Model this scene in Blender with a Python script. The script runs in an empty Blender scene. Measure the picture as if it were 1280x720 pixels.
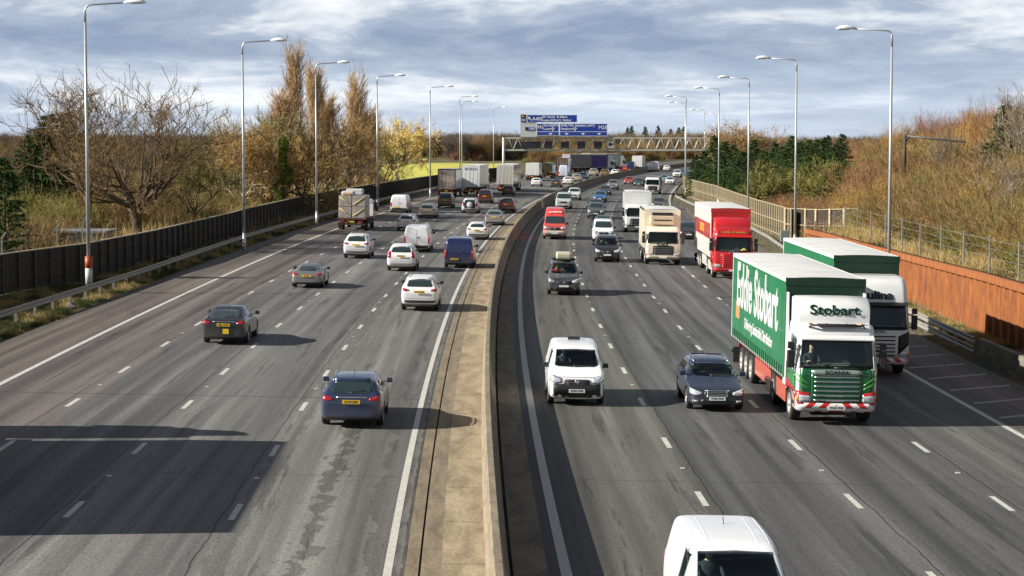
import bpy, bmesh, math, random
import numpy as np
from mathutils import Vector, Matrix
from mathutils.bvhtree import BVHTree

random.seed(7); rng = np.random.default_rng(7)
sc = bpy.context.scene
COL = sc.collection
PI = math.pi
# ------------------------------------------------------------------ camera
F_PX = 2552.0; CAM_H = 8.6; PITCH = math.atan(188.0/F_PX)
cam_d = bpy.data.cameras.new('camera'); cam = bpy.data.objects.new('camera', cam_d); COL.objects.link(cam)
cam.location = (0, 0, CAM_H); cam.rotation_euler = (PI/2-PITCH, 0, 0)
cam_d.sensor_width = 36; cam_d.lens = 36*F_PX/1280; cam_d.clip_start = 0.5; cam_d.clip_end = 9000
sc.camera = cam
# ------------------------------------------------------------------ light
SUN_EL = math.radians(26.5); SUN_AZ = math.radians(-100)   # azimuth from +Y, clockwise positive: the sun stands left, a touch behind
sc.view_settings.view_transform = 'Standard'; sc.view_settings.look = 'None'
sc.view_settings.gamma = 1; sc.view_settings.use_curve_mapping = False
sc.view_settings.exposure = 0.93
sd = Vector((math.sin(SUN_AZ)*math.cos(SUN_EL), math.cos(SUN_AZ)*math.cos(SUN_EL), math.sin(SUN_EL)))
sun_d = bpy.data.lights.new('sun', 'SUN'); sun_d.energy = 5.0; sun_d.angle = math.radians(0.5); sun_d.color = (1.0, .945, .85)
sun = bpy.data.objects.new('sun', sun_d); COL.objects.link(sun); sun.location = (-60, 0, 60)
sun.rotation_euler = (-sd).to_track_quat('-Z', 'Y').to_euler()
world = bpy.data.worlds.new('World'); sc.world = world; world.use_nodes = True
def build_world():
    nt = world.node_tree; N = nt.nodes; L = nt.links; N.clear()
    out = N.new('ShaderNodeOutputWorld'); bg = N.new('ShaderNodeBackground'); bg.inputs[1].default_value = .1
    sky = N.new('ShaderNodeTexSky'); sky.sky_type = 'NISHITA'; sky.sun_disc = False
    sky.sun_elevation = SUN_EL; sky.sun_rotation = SUN_AZ; sky.air_density = 1.2; sky.dust_density = .6
    tc = N.new('ShaderNodeTexCoord'); sep = N.new('ShaderNodeSeparateXYZ'); L.new(tc.outputs['Generated'], sep.inputs[0])
    at = N.new('ShaderNodeMath'); at.operation = 'ARCTAN2'; L.new(sep.outputs[0], at.inputs[0]); L.new(sep.outputs[1], at.inputs[1])
    def comb(a, b, off):
        m1 = N.new('ShaderNodeMath'); m1.operation = 'MULTIPLY'; m1.inputs[1].default_value = a; L.new(at.outputs[0], m1.inputs[0])
        # perspective of a flat cloud deck: bands crowd together towards the horizon
        m2 = N.new('ShaderNodeMath'); m2.operation = 'ADD'; m2.inputs[1].default_value = .06; L.new(sep.outputs[2], m2.inputs[0])
        mx = N.new('ShaderNodeMath'); mx.operation = 'MAXIMUM'; mx.inputs[1].default_value = .02; L.new(m2.outputs[0], mx.inputs[0])
        lg = N.new('ShaderNodeMath'); lg.operation = 'LOGARITHM'; lg.inputs[1].default_value = 2.718; L.new(mx.outputs[0], lg.inputs[0])
        m3 = N.new('ShaderNodeMath'); m3.operation = 'MULTIPLY'; m3.inputs[1].default_value = b; L.new(lg.outputs[0], m3.inputs[0])
        c = N.new('ShaderNodeCombineXYZ'); L.new(m1.outputs[0], c.inputs[0]); L.new(m3.outputs[0], c.inputs[1]); c.inputs[2].default_value = off
        return c
    def noise(c, det, rough, dist):
        n = N.new('ShaderNodeTexNoise'); n.inputs['Scale'].default_value = 1; n.inputs['Detail'].default_value = det
        n.inputs['Roughness'].default_value = rough; n.inputs['Distortion'].default_value = dist; L.new(c.outputs[0], n.inputs['Vector']); return n
    def ramp(src, stops):
        r = N.new('ShaderNodeValToRGB'); L.new(src, r.inputs[0]); e = r.color_ramp.elements
        e[0].position, e[0].color = stops[0][0], (*stops[0][1], 1); e[1].position, e[1].color = stops[-1][0], (*stops[-1][1], 1)
        for p, c in stops[1:-1]:
            x = e.new(p); x.color = (*c, 1)
        return r
    n1 = noise(comb(6.5, 3.3, 7.7), 8, .58, .4)       # broad bands
    n2 = noise(comb(30, 12, 9.4), 6, .6, .5)         # streaks
    mixn = N.new('ShaderNodeMix'); mixn.data_type = 'FLOAT'; mixn.inputs[0].default_value = .24
    L.new(n1.outputs[0], mixn.inputs[2]); L.new(n2.outputs[0], mixn.inputs[3])
    cl = ramp(mixn.outputs[0], [(.38, (1.55, 2.0, 2.8)), (.48, (2.3, 2.75, 3.45)), (.54, (3.8, 4.1, 4.5)), (.63, (5.6, 5.65, 5.7))])
    hz = ramp(sep.outputs[2], [(0.0, (1, 1, 1)), (.045, (.0, .0, .0))])
    # gaps of blue sky, more of them low down
    n3 = noise(comb(7, 7, 21.0), 5, .55, .4)
    gp = ramp(n3.outputs[0], [(.50, (0, 0, 0)), (.62, (1, 1, 1))])
    gm = N.new('ShaderNodeMath'); gm.operation = 'MULTIPLY'; L.new(gp.outputs[0], gm.inputs[0]); L.new(hz.outputs[0], gm.inputs[1])
    gm2 = N.new('ShaderNodeMath'); gm2.operation = 'MULTIPLY'; gm2.inputs[1].default_value = .55; L.new(gm.outputs[0], gm2.inputs[0])
    blue = N.new('ShaderNodeMix'); blue.data_type = 'RGBA'; blue.inputs[0].default_value = .75
    L.new(sky.outputs[0], blue.inputs[6]); blue.inputs[7].default_value = (2.6, 3.9, 5.7, 1)
    mx = N.new('ShaderNodeMix'); mx.data_type = 'RGBA'; L.new(gm2.outputs[0], mx.inputs[0]); L.new(cl.outputs[0], mx.inputs[6]); L.new(blue.outputs[2], mx.inputs[7])
    # brighter veil low over the horizon
    hv = N.new('ShaderNodeMath'); hv.operation = 'MULTIPLY'; hv.inputs[1].default_value = .42; L.new(hz.outputs[0], hv.inputs[0])
    m4 = N.new('ShaderNodeMix'); m4.data_type = 'RGBA'; L.new(hv.outputs[0], m4.inputs[0]); L.new(mx.outputs[2], m4.inputs[6]); m4.inputs[7].default_value = (4.9, 5.4, 6.1, 1)
    up = ramp(sep.outputs[2], [(.10, (1, 1, 1)), (.42, (.28, .285, .31))])   # unseen sky overhead dimmed so the shadows get less fill light
    mu = N.new('ShaderNodeMix'); mu.data_type = 'RGBA'; mu.blend_type = 'MULTIPLY'; mu.inputs[0].default_value = 1; L.new(m4.outputs[2], mu.inputs[6]); L.new(up.outputs[0], mu.inputs[7])
    L.new(mu.outputs[2], bg.inputs[0]); L.new(bg.outputs[0], out.inputs[0])
build_world()

# ------------------------------------------------------------------ road geometry (plan): X = C(Y) + lat
KS = .02
def Cc(Y): return .4 + 2.0e-4*(Y-98)**2 if Y < 1000 else .4+2.0e-4*902**2 + 2*2.0e-4*902*(Y-1000)
def Cs(Y): return 4.0e-4*(min(Y, 1000)-98)
def road(lat, Y, z=0.0): 
    s = Cs(Y); k = 1/math.sqrt(1+s*s)
    return Vector((Cc(Y)+lat*k, Y-lat*s*k, -KS*max(-26, min(22, lat))+z))
def pix_dir(px, py):
    v = Vector((px-640, -(py-360), -F_PX)); v.rotate(cam.rotation_euler); return v
def lat_of(p):
    Y = p.y
    for _ in range(6):
        s = Cs(Y); c = road(0, Y); d = Vector((p.x-c.x, p.y-c.y)); t = Vector((s, 1)).normalized(); Y += d.dot(t)
    s = Cs(Y); c = road(0, Y); return (Vector((p.x-c.x, p.y-c.y))).dot(Vector((1, -s)).normalized()), Y
def pix(px, py, z=0.0):
    """pixel of the photograph -> point z above the road surface"""
    d = pix_dir(px, py); h = 0
    for _ in range(8):
        t = (CAM_H-h-z)/-d.z; p = Vector((d.x*t, d.y*t, 0)); la, _y = lat_of(p); h = -KS*max(-26, min(22, la))
    return Vector((p.x, p.y, h)), la, _y

# ------------------------------------------------------------------ material helpers
MATS = {}
def new_mat(name):
    m = bpy.data.materials.new(name); m.use_nodes = True; nt = m.node_tree; nt.nodes.clear()
    o = nt.nodes.new('ShaderNodeOutputMaterial'); b = nt.nodes.new('ShaderNodeBsdfPrincipled'); nt.links.new(b.outputs[0], o.inputs[0])
    MATS[name] = m; return m, nt, b
def nd(nt, t, **kw):
    n = nt.nodes.new(t)
    for k, v in kw.items(): setattr(n, k, v)
    return n
def mat(name, col, rough=.6, metal=0, noise=0, nscale=6, coat=0, bump=0, spec=.5, col2=None, emit=0):
    if name in MATS: return MATS[name]
    m, nt, b = new_mat(name); L = nt.links
    b.inputs['Roughness'].default_value = rough; b.inputs['Metallic'].default_value = metal
    b.inputs['Coat Weight'].default_value = coat; b.inputs['Coat Roughness'].default_value = .05
    b.inputs['Specular IOR Level'].default_value = spec
    b.inputs['Base Color'].default_value = (*col, 1)
    if emit: b.inputs['Emission Color'].default_value = (*col, 1); b.inputs['Emission Strength'].default_value = emit
    if noise or bump:
        tc = nd(nt, 'ShaderNodeTexCoord'); n = nd(nt, 'ShaderNodeTexNoise'); n.inputs['Scale'].default_value = nscale
        n.inputs['Detail'].default_value = 5; n.inputs['Roughness'].default_value = .6; L.new(tc.outputs['Object'], n.inputs['Vector'])
        if noise:
            mr = nd(nt, 'ShaderNodeMapRange'); mr.inputs[1].default_value = .3; mr.inputs[2].default_value = .7; L.new(n.outputs[0], mr.inputs[0])
            mx = nd(nt, 'ShaderNodeMix', data_type='RGBA'); L.new(mr.outputs[0], mx.inputs[0])
            c2 = col2 or tuple(c*(1-noise) for c in col); mx.inputs[6].default_value = (*c2, 1); mx.inputs[7].default_value = (*col, 1)
            L.new(mx.outputs[2], b.inputs['Base Color'])
        if bump:
            bp = nd(nt, 'ShaderNodeBump'); bp.inputs['Strength'].default_value = bump; L.new(n.outputs[0], bp.inputs['Height']); L.new(bp.outputs[0], b.inputs['Normal'])
    return m
def paint(name, col, metal=0, rough=.28, dirt=.35, top=1.0):
    """vehicle paint, with road grime thrown up round the sills"""
    if name in MATS: return MATS[name]
    m, nt, b = new_mat(name); L = nt.links
    b.inputs['Metallic'].default_value = metal; b.inputs['Coat Weight'].default_value = .6; b.inputs['Coat Roughness'].default_value = .06
    tc = nd(nt, 'ShaderNodeTexCoord'); sp = nd(nt, 'ShaderNodeSeparateXYZ'); L.new(tc.outputs['Object'], sp.inputs[0])
    n = nd(nt, 'ShaderNodeTexNoise'); n.inputs['Scale'].default_value = 3.5; n.inputs['Detail'].default_value = 6; L.new(tc.outputs['Object'], n.inputs['Vector'])
    mr = nd(nt, 'ShaderNodeMapRange'); mr.inputs[1].default_value = top; mr.inputs[2].default_value = .2; mr.inputs[3].default_value = 0; mr.inputs[4].default_value = 1; L.new(sp.outputs[2], mr.inputs[0])
    a = nd(nt, 'ShaderNodeMath', operation='MULTIPLY'); L.new(mr.outputs[0], a.inputs[0]); L.new(n.outputs[0], a.inputs[1])
    a2 = nd(nt, 'ShaderNodeMath', operation='MULTIPLY_ADD'); L.new(a.outputs[0], a2.inputs[0]); a2.inputs[1].default_value = dirt*2.0; a2.inputs[2].default_value = .005; a2.use_clamp = True
    mx = nd(nt, 'ShaderNodeMix', data_type='RGBA'); L.new(a2.outputs[0], mx.inputs[0]); mx.inputs[6].default_value = (*col, 1); mx.inputs[7].default_value = (.17, .145, .11, 1)
    L.new(mx.outputs[2], b.inputs['Base Color'])
    r = nd(nt, 'ShaderNodeMath', operation='MULTIPLY_ADD'); L.new(a2.outputs[0], r.inputs[0]); r.inputs[1].default_value = .5; r.inputs[2].default_value = rough; L.new(r.outputs[0], b.inputs['Roughness'])
    return m
def glass_mat(name, tint=(.70, .82, .76), alpha=.45):
    m = bpy.data.materials.new(name); m.use_nodes = True; nt = m.node_tree; nt.nodes.clear(); MATS[name] = m
    o = nd(nt, 'ShaderNodeOutputMaterial'); t = nd(nt, 'ShaderNodeBsdfTransparent'); t.inputs[0].default_value = (*tint, 1)
    g = nd(nt, 'ShaderNodeBsdfGlossy'); g.inputs['Roughness'].default_value = .04; g.inputs[0].default_value = (.8, .85, .9, 1)
    fr = nd(nt, 'ShaderNodeFresnel'); fr.inputs[0].default_value = 1.6
    mx = nd(nt, 'ShaderNodeMixShader'); nt.links.new(fr.outputs[0], mx.inputs[0]); nt.links.new(t.outputs[0], mx.inputs[1]); nt.links.new(g.outputs[0], mx.inputs[2]); nt.links.new(mx.outputs[0], o.inputs[0])
    return m
CABIN = mat('cabin_lining', (.10, .115, .11), .8)
SEATM = mat('seat_fabric', (.05, .055, .06), .9)
BLACK = mat('black_plastic', (.018, .018, .02), .5)
DARK = mat('dark_void', (.010, .013, .013), .9)
RUBBER = mat('tyre_rubber', (.025, .024, .023), .85, noise=.4, nscale=20)
GLASS = mat('dark_window_glass', (.022, .038, .038), .04, spec=1.0)
GLASSB = mat('blue_window_glass', (.03, .05, .06), .05, spec=.9)
SEEGLASS = glass_mat('clear_window_glass')
ALLOY = mat('wheel_alloy', (.34, .34, .35), .35, .8)
STEELW = mat('lorry_wheel_steel', (.42, .40, .37), .5, .3, noise=.5, nscale=8)
CHROME = mat('chrome_trim', (.75, .76, .78), .12, 1)
REDL = mat('tail_light_red', (.36, .012, .02), .12, coat=1)
ORANGEL = mat('indicator_orange', (.75, .20, .02), .15, coat=1)
CLEARL = mat('headlight_lens', (.62, .66, .70), .08, .35, coat=1)
PLATE_Y = mat('yellow_number_plate', (.78, .52, .03), .4)
PLATE_W = mat('white_number_plate', (.72, .74, .72), .4)
INK = mat('plate_black_ink', (.015, .015, .018), .5)
CHASSIS = mat('chassis_grime', (.045, .04, .035), .8, noise=.4)
WHITE = paint('white_paint', (.80, .81, .82)); 
SKIN = mat('skin', (.62, .40, .30), .5); CLOTH_R = mat('red_jacket_cloth', (.45, .03, .03), .8); CLOTH_D = mat('dark_jacket_cloth', (.03, .035, .05), .85)

# ------------------------------------------------------------------ object helpers
def tag(o, label=None, cat=None, group=None, kind=None):
    if label: o['label'] = label
    if cat: o['category'] = cat
    if group: o['group'] = group
    if kind: o['kind'] = kind
    return o
def empty(name, label=None, cat=None, group=None):
    o = bpy.data.objects.new(name, None); COL.objects.link(o); o.empty_display_size = .3; return tag(o, label, cat, group)
def link(name, me, parent=None):
    o = bpy.data.objects.new(name, me); COL.objects.link(o)
    if parent: o.parent = parent
    return o
def np_mesh(name, V, faces, m, smooth=False):
    """V (n,3), faces (k,4) or (k,3) arrays"""
    me = bpy.data.meshes.new(name); V = np.asarray(V, dtype=np.float32); F_ = np.asarray(faces, dtype=np.int32); k, w = F_.shape
    me.vertices.add(len(V)); me.vertices.foreach_set('co', V.ravel()); me.loops.add(k*w); me.loops.foreach_set('vertex_index', F_.ravel())
    me.polygons.add(k); me.polygons.foreach_set('loop_start', np.arange(0, k*w, w, dtype=np.int32)); me.polygons.foreach_set('loop_total', np.full(k, w, dtype=np.int32))
    if smooth: me.polygons.foreach_set('use_smooth', np.ones(k, dtype=bool))
    me.update(calc_edges=True)
    for x in (m if isinstance(m, (list, tuple)) else [m]): me.materials.append(x)
    return me
class MB:
    def __init__(s): s.v = []; s.f = []; s.mi = []; s.sm = []
    def add(s, vs, fs, mi=0, sm=False):
        b = len(s.v); s.v += [tuple(v) for v in vs]; s.f += [tuple(b+i for i in f) for f in fs]; s.mi += [mi]*len(fs); s.sm += [sm]*len(fs); return s
    def box(s, x0, x1, y0, y1, z0, z1, mi=0, M=None):
        vs = [Vector((x, y, z)) for z in (z0, z1) for y in (y0, y1) for x in (x0, x1)]
        if M: vs = [M @ v for v in vs]
        return s.add(vs, [(0, 2, 3, 1), (4, 5, 7, 6), (0, 1, 5, 4), (2, 6, 7, 3), (0, 4, 6, 2), (1, 3, 7, 5)], mi)
    def hexa(s, p, mi=0):  # 8 points: bottom 4 ccw, top 4 ccw
        return s.add(p, [(3, 2, 1, 0), (4, 5, 6, 7), (0, 1, 5, 4), (1, 2, 6, 5), (2, 3, 7, 6), (3, 0, 4, 7)], mi)
    def tube(s, pts, r, n=8, mi=0, cap=True):
        pts = [Vector(p) for p in pts]; rs = r if isinstance(r, (list, tuple)) else [r]*len(pts); rings = []
        for i, p in enumerate(pts):
            t = (pts[min(i+1, len(pts)-1)]-pts[max(i-1, 0)]).normalized(); a = t.cross(Vector((0, 0, 1)))
            if a.length < .1: a = t.cross(Vector((0, 1, 0)))
            a.normalize(); b = t.cross(a); rings.append([p+a*math.cos(2*PI*k/n)*rs[i]+b*math.sin(2*PI*k/n)*rs[i] for k in range(n)])
        vs = [v for r_ in rings for v in r_]; fs = []
        for i in range(len(pts)-1):
            for k in range(n): fs.append((i*n+k, i*n+(k+1) % n, (i+1)*n+(k+1) % n, (i+1)*n+k))
        if cap: fs.append(tuple(range(n-1, -1, -1))); fs.append(tuple((len(pts)-1)*n+k for k in range(n)))
        return s.add(vs, fs, mi, True)
    def lathe(s, prof, n=28, axis='x', c=(0, 0, 0), mi=0):
        """prof: (a, r) along the axis"""
        vs = []; fs = []; m = len(prof)
        for a, r in prof:
            for k in range(n):
                q = 2*PI*k/n; u, w = r*math.cos(q), r*math.sin(q)
                vs.append((c[0]+a, c[1]+u, c[2]+w) if axis == 'x' else (c[0]+u, c[1]+w, c[2]+a))
        for i in range(m-1):
            for k in range(n): fs.append((i*n+k, i*n+(k+1) % n, (i+1)*n+(k+1) % n, (i+1)*n+k))
        return s.add(vs, fs, mi, True)
    def mesh(s, name, mats, smooth=None):
        me = bpy.data.meshes.new(name); me.from_pydata(s.v, [], s.f)
        for x in (mats if isinstance(mats, (list, tuple)) else [mats]): me.materials.append(x)
        me.polygons.foreach_set('material_index', s.mi); me.polygons.foreach_set('use_smooth', s.sm if smooth is None else [smooth]*len(s.f)); me.update(); return me
    def build(s, name, mats, parent=None, smooth=None, bevel=0, fix=False):
        me = s.mesh(name, mats, smooth)
        if bevel or fix:
            bm = bmesh.new(); bm.from_mesh(me)
            if bevel:
                bmesh.ops.remove_doubles(bm, verts=bm.verts, dist=1e-5)
                bmesh.ops.bevel(bm, geom=bm.edges[:], offset=bevel, segments=2, affect='EDGES', profile=.6, clamp_overlap=True)
            bmesh.ops.recalc_face_normals(bm, faces=bm.faces); bm.to_mesh(me); bm.free()
        return link(name, me, parent)
def copy_tree(o, parent=None):
    c = o.copy(); COL.objects.link(c); c.parent = parent
    for ch in list(o.children): copy_tree(ch, c)
    return c
def text_obj(name, body, size, m, parent, M, xscale=1.0, bold=0, depth=.004, align='CENTER', shear=0):
    cu = bpy.data.curves.new('t', 'FONT'); cu.body = body; cu.size = size; cu.align_x = align; cu.align_y = 'CENTER'; cu.offset = bold; cu.resolution_u = 3; cu.extrude = depth; cu.shear = shear
    to = bpy.data.objects.new('t', cu); COL.objects.link(to); dg = bpy.context.evaluated_depsgraph_get()
    me = bpy.data.meshes.new_from_object(to.evaluated_get(dg)); bpy.data.objects.remove(to); bpy.data.curves.remove(cu)
    me.transform(M @ Matrix.Diagonal((xscale, 1, 1, 1))); me.materials.clear(); me.materials.append(m); return link(name, me, parent)
def press_text(o, target, lift=.03):
    """lay lettering on a curved front panel: every vertex goes to the panel's own surface"""
    me = target.data; bv = BVHTree.FromPolygons([v.co.copy() for v in me.vertices], [tuple(p.vertices) for p in me.polygons]); ys = [v.co.y for v in o.data.vertices]
    for v in o.data.vertices:
        h = bv.ray_cast(Vector((v.co.x, 20, v.co.z)), Vector((0, -1, 0)))[0]
        if h is not None: v.co.y = h.y+lift
def face_M(origin, right, up):
    r = Vector(right).normalized(); u = Vector(up).normalized(); n = r.cross(u)
    return Matrix(((r.x, u.x, n.x, origin[0]), (r.y, u.y, n.y, origin[1]), (r.z, u.z, n.z, origin[2]), (0, 0, 0, 1)))
# ------------------------------------------------------------------ vehicles: local frame, front at +Y, right +X, ground z = 0, centre at the origin
def loft_body(st, W, L, cuts=(), levels=2, wheel_cuts=(), arch_r=.37):
    """st rows: (d from the front, width factor, z sill, z belt, z top, top half-width factor)"""
    hw = W/2; vs = []; n = len(st)
    for d, wf, zl, zb, zt, wr in st:
        y = L/2-d; w = hw*wf; r = hw*wr; h = zt-zb
        half = [(w*.80, zl), (w*.975, zl+.07), (w*1.0, zl+.45*(zb-zl)), (w*.985, zb-.03), (w*.955+.0*(r-w), zb+.015),
                (r+(w*.955-r)*.12, zb+h*.86), (r*.93, zt-.008), (r*.5, zt+.004)]
        ring = [(x, y, z) for x, z in half]+[(-x, y, z) for x, z in reversed(half)]
        vs += ring
    m = 16; fs = []
    for i in range(n-1):
        for k in range(m): fs.append((i*m+k, i*m+(k+1) % m, (i+1)*m+(k+1) % m, (i+1)*m+k))
    for i, fl in ((0, False), (n-1, True)):
        b = i*m
        for k in range(7):
            q = (b+k, b+15-k, b+14-k, b+k+1); fs.append(q if not fl else q[::-1])
    me = bpy.data.meshes.new('cage'); me.from_pydata(vs, [], fs); me.update()
    o = bpy.data.objects.new('cage', me); COL.objects.link(o); md = o.modifiers.new('s', 'SUBSURF'); md.levels = levels
    dg = bpy.context.evaluated_depsgraph_get(); full = bpy.data.meshes.new_from_object(o.evaluated_get(dg))
    bm = bmesh.new(); bm.from_mesh(full); bmesh.ops.recalc_face_normals(bm, faces=bm.faces); bm.to_mesh(full); bm.free()
    o.modifiers.clear(); bpy.data.objects.remove(o); bpy.data.meshes.remove(me)
    bvh = BVHTree.FromPolygons([v.co.copy() for v in full.vertices], [tuple(p.vertices) for p in full.polygons])
    cu = MB()
    for wy, wz in wheel_cuts:
        for s in (-1, 1):
            x0, x1 = (hw*.62, hw+.2) if s > 0 else (-hw-.2, -hw*.62)
            k = 28; ring = [(wy+arch_r*math.cos(2*PI*i/k), wz+arch_r*math.sin(2*PI*i/k)) for i in range(k)]
            v = [(x0, a, b) for a, b in ring]+[(x1, a, b) for a, b in ring]
            f = [(i, (i+1) % k, k+(i+1) % k, k+i) for i in range(k)]+[tuple(range(k-1, -1, -1)), tuple(range(k, 2*k))]
            cu.add(v, f)
    for (z0, z1, w0, w1, y0, y1) in cuts:
        v = [(-w0, y0, z0), (w0, y0, z0), (w0, y1, z0), (-w0, y1, z0), (-w1, y0, z1), (w1, y0, z1), (w1, y1, z1), (-w1, y1, z1)]
        cu.hexa([Vector(p) for p in v])
    if cu.v:
        cm = cu.mesh('cut', [BLACK]); bm = bmesh.new(); bm.from_mesh(cm); bmesh.ops.recalc_face_normals(bm, faces=bm.faces); bm.to_mesh(cm); bm.free()
        co = link('cut', cm); bo = link('bod', full); md = bo.modifiers.new('b', 'BOOLEAN'); md.object = co; md.operation = 'DIFFERENCE'; md.solver = 'EXACT'; md.use_self = len(cuts) > 0
        dg = bpy.context.evaluated_depsgraph_get(); res = bpy.data.meshes.new_from_object(bo.evaluated_get(dg))
        bpy.data.objects.remove(bo); bpy.data.objects.remove(co); bpy.data.meshes.remove(cm)
    else: res = full.copy()
    return res, bvh
def finish_body(name, me, bvh, pm, root):
    me.materials.clear(); me.materials.append(pm); me.materials.append(DARK); me.materials.append(CABIN)
    for p in me.polygons:
        loc, nor, idx, dist = bvh.find_nearest(p.center)
        inner = dist > .02 or (abs(p.normal.dot(nor)) < .5 and dist > .004)
        p.material_index = (2 if p.center.z > 1.0 and abs(p.normal.y)+abs(p.normal.z)+abs(p.normal.x) and p.area > .05 else 1) if inner else 0; p.use_smooth = not inner
    return link(name, me, root)
def decal(name, bvh, side, cols, m, parent, off=.006, nu=10, nv=4, thick=0, smooth=True):
    """project a panel on to the body. side F/B: (x, z0, z1) columns; L/R (by x sign): (y, z0, z1); T: (x, y0, y1)"""
    us = np.linspace(cols[0][0], cols[-1][0], nu+1); U = [c[0] for c in cols]
    if any(U[i] > U[i+1] for i in range(len(U)-1)): cols = cols[::-1]; U = U[::-1]; us = us[::-1]
    us = sorted(set([round(float(x), 5) for x in us]+[round(c[0], 5) for c in cols]))
    lo = np.interp(us, U, [c[1] for c in cols]); hi = np.interp(us, U, [c[2] for c in cols])
    P = {}; pts = []
    for i, u in enumerate(us):
        for j in range(nv+1):
            v = lo[i]+(hi[i]-lo[i])*j/nv
            o, d = {'F': (Vector((u, 9, v)), Vector((0, -1, 0))), 'B': (Vector((u, -9, v)), Vector((0, 1, 0))), 'R': (Vector((9, u, v)), Vector((-1, 0, 0))),
                    'L': (Vector((-9, u, v)), Vector((1, 0, 0))), 'T': (Vector((u, v, 9)), Vector((0, 0, -1)))}[side]
            h, nrm, ix, ds = bvh.ray_cast(o, d)
            if h is not None: P[(i, j)] = len(pts); pts.append(h+nrm*off*(1 if nrm.dot(d) < 0 else -1))
    fs = []
    fl = side in ('F', 'L', 'T')
    for i in range(len(us)-1):
        for j in range(nv):
            q = [P.get(k) for k in ((i, j), (i+1, j), (i+1, j+1), (i, j+1))]
            if None not in q:
                q = q[::-1] if side in ('F', 'L') else q
                fs.append(tuple(q))
    if not fs: return None
    me = bpy.data.meshes.new(name); me.from_pydata(pts, [], fs); me.materials.append(m); me.update()
    bm = bmesh.new(); bm.from_mesh(me)
    if off > 0:   # a rim turned back to the body, so the panel has thickness
        ed = [e for e in bm.edges if e.is_boundary]; r = bmesh.ops.extrude_edge_only(bm, edges=ed)
        for v in [g for g in r['geom'] if isinstance(g, bmesh.types.BMVert)]:
            loc, nn, ii, dd = bvh.find_nearest(v.co)
            if loc is not None: v.co = loc-(v.co-loc)*.3
    for f in bm.faces: f.smooth = smooth
    bm.to_mesh(me); bm.free()
    return link(name, me, parent)
def rect(x0, x1, z0, z1): return [(x0, z0, z1), (x1, z0, z1)]
WHEELS = {}
def wheel_mesh(r, w, kind):
    k = (round(r, 2), round(w, 2), kind)
    if k not in WHEELS:
        t = MB().lathe([(0, r*.62), (0, r*.9), (.02, r*.97), (.05, r), (w-.05, r), (w-.02, r*.97), (w, r*.9), (w-.01, r*.66), (w-.06, r*.6)], 30)
        rm = MB(); b = w-.05
        if kind == 'alloy':
            rm.lathe([(w-.012, r*.66), (w-.004, r*.62), (w-.03, r*.58), (w-.11, r*.55)], 30); rm.lathe([(w-.12, r*.56), (w-.12, .001)], 20, mi=1)
            for i in range(10):
                a = 2*PI*i/10
                M = Matrix.Rotation(a, 4, 'X'); rm.box(w-.06, w-.02, -.022, .022, .03, r*.60, 0, M)
            rm.lathe([(w-.07, .07), (w-.01, .065), (w-.005, .001)], 16)
        elif kind == 'cover':
            rm.lathe([(w-.012, r*.66), (w-.004, r*.62), (w-.02, r*.5), (w-.04, r*.3), (w-.02, r*.12), (w-.015, .001)], 30)
        else:
            rm.lathe([(w-.02, r*.64), (w-.0, r*.60), (w-.03, r*.55), (w-.16, r*.36), (w-.16, r*.25), (w+.02, r*.22), (w+.03, .001)], 30)
            for i in range(10):
                a = 2*PI*i/10; rm.lathe([(w-.16, .02), (w-.10, .02), (w-.10, .001)], 8, c=(0, math.cos(a)*r*.3, math.sin(a)*r*.3), mi=1)
        for mb in (t, rm): mb.fs = None
        def mk(mb, nm, ms):
            me = mb.mesh(nm, ms); bm = bmesh.new(); bm.from_mesh(me); bmesh.ops.recalc_face_normals(bm, faces=bm.faces); bm.to_mesh(me); bm.free(); return me
        WHEELS[k] = (mk(t, 'tyre', [RUBBER]), mk(rm, 'rim', [ALLOY if kind != 'steel' else STEELW, DARK]))
    return WHEELS[k]
def add_wheels(root, xs, ys, r, w, kind='alloy'):
    for y in ys:
        for s in (-1, 1):
            t, rm = wheel_mesh(r, w, kind); o = link('wheel', t, root); o.location = (s*(xs-w), y, r); 
            if s < 0: o.rotation_euler = (0, 0, PI)
            q = link('rim', rm, o)
def plate(root, y, z, front=True, txt=None, x=0, w=.52, h=.115, tilt=0):
    n = 1 if front else -1
    p = MB().box(x-w/2, x+w/2, y-.008, y+.008, z-h/2, z+h/2).build('number_plate', PLATE_W if front else PLATE_Y, root)
    if txt:
        M = face_M((x, y+n*.010, z), (-n, 0, 0), (0, 0, 1)); text_obj('plate_number', txt, .095, INK, p, M, xscale=.95, bold=.001, depth=.002)
def mirrors(root, x, y, z, m, s=(.11, .09, .15)):
    for q in (-1, 1):
        mb = MB(); mb.box(q*x if q > 0 else -x-s[0]*1.6, x+s[0]*1.6 if q > 0 else -x, y-s[1]/2, y+s[1]/2, z, z+s[2])
        o = mb.build('wing_mirror', m, root, bevel=.025)
        a = MB().box(min(q*(x-.10), q*(x+.03)), max(q*(x-.10), q*(x+.03)), y-.02, y+.02, z+.02, z+.05).build('mirror_arm', BLACK, o)

def ramp_st(L, rows): return [tuple(r) for r in rows]
STYLES = {}
def style(name, L, W, H, rows, wheel, ws, rw, side, **kw): STYLES[name] = dict(L=L, W=W, H=H, rows=rows, wheel=wheel, ws=ws, rw=rw, side=side, **kw)
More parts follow.
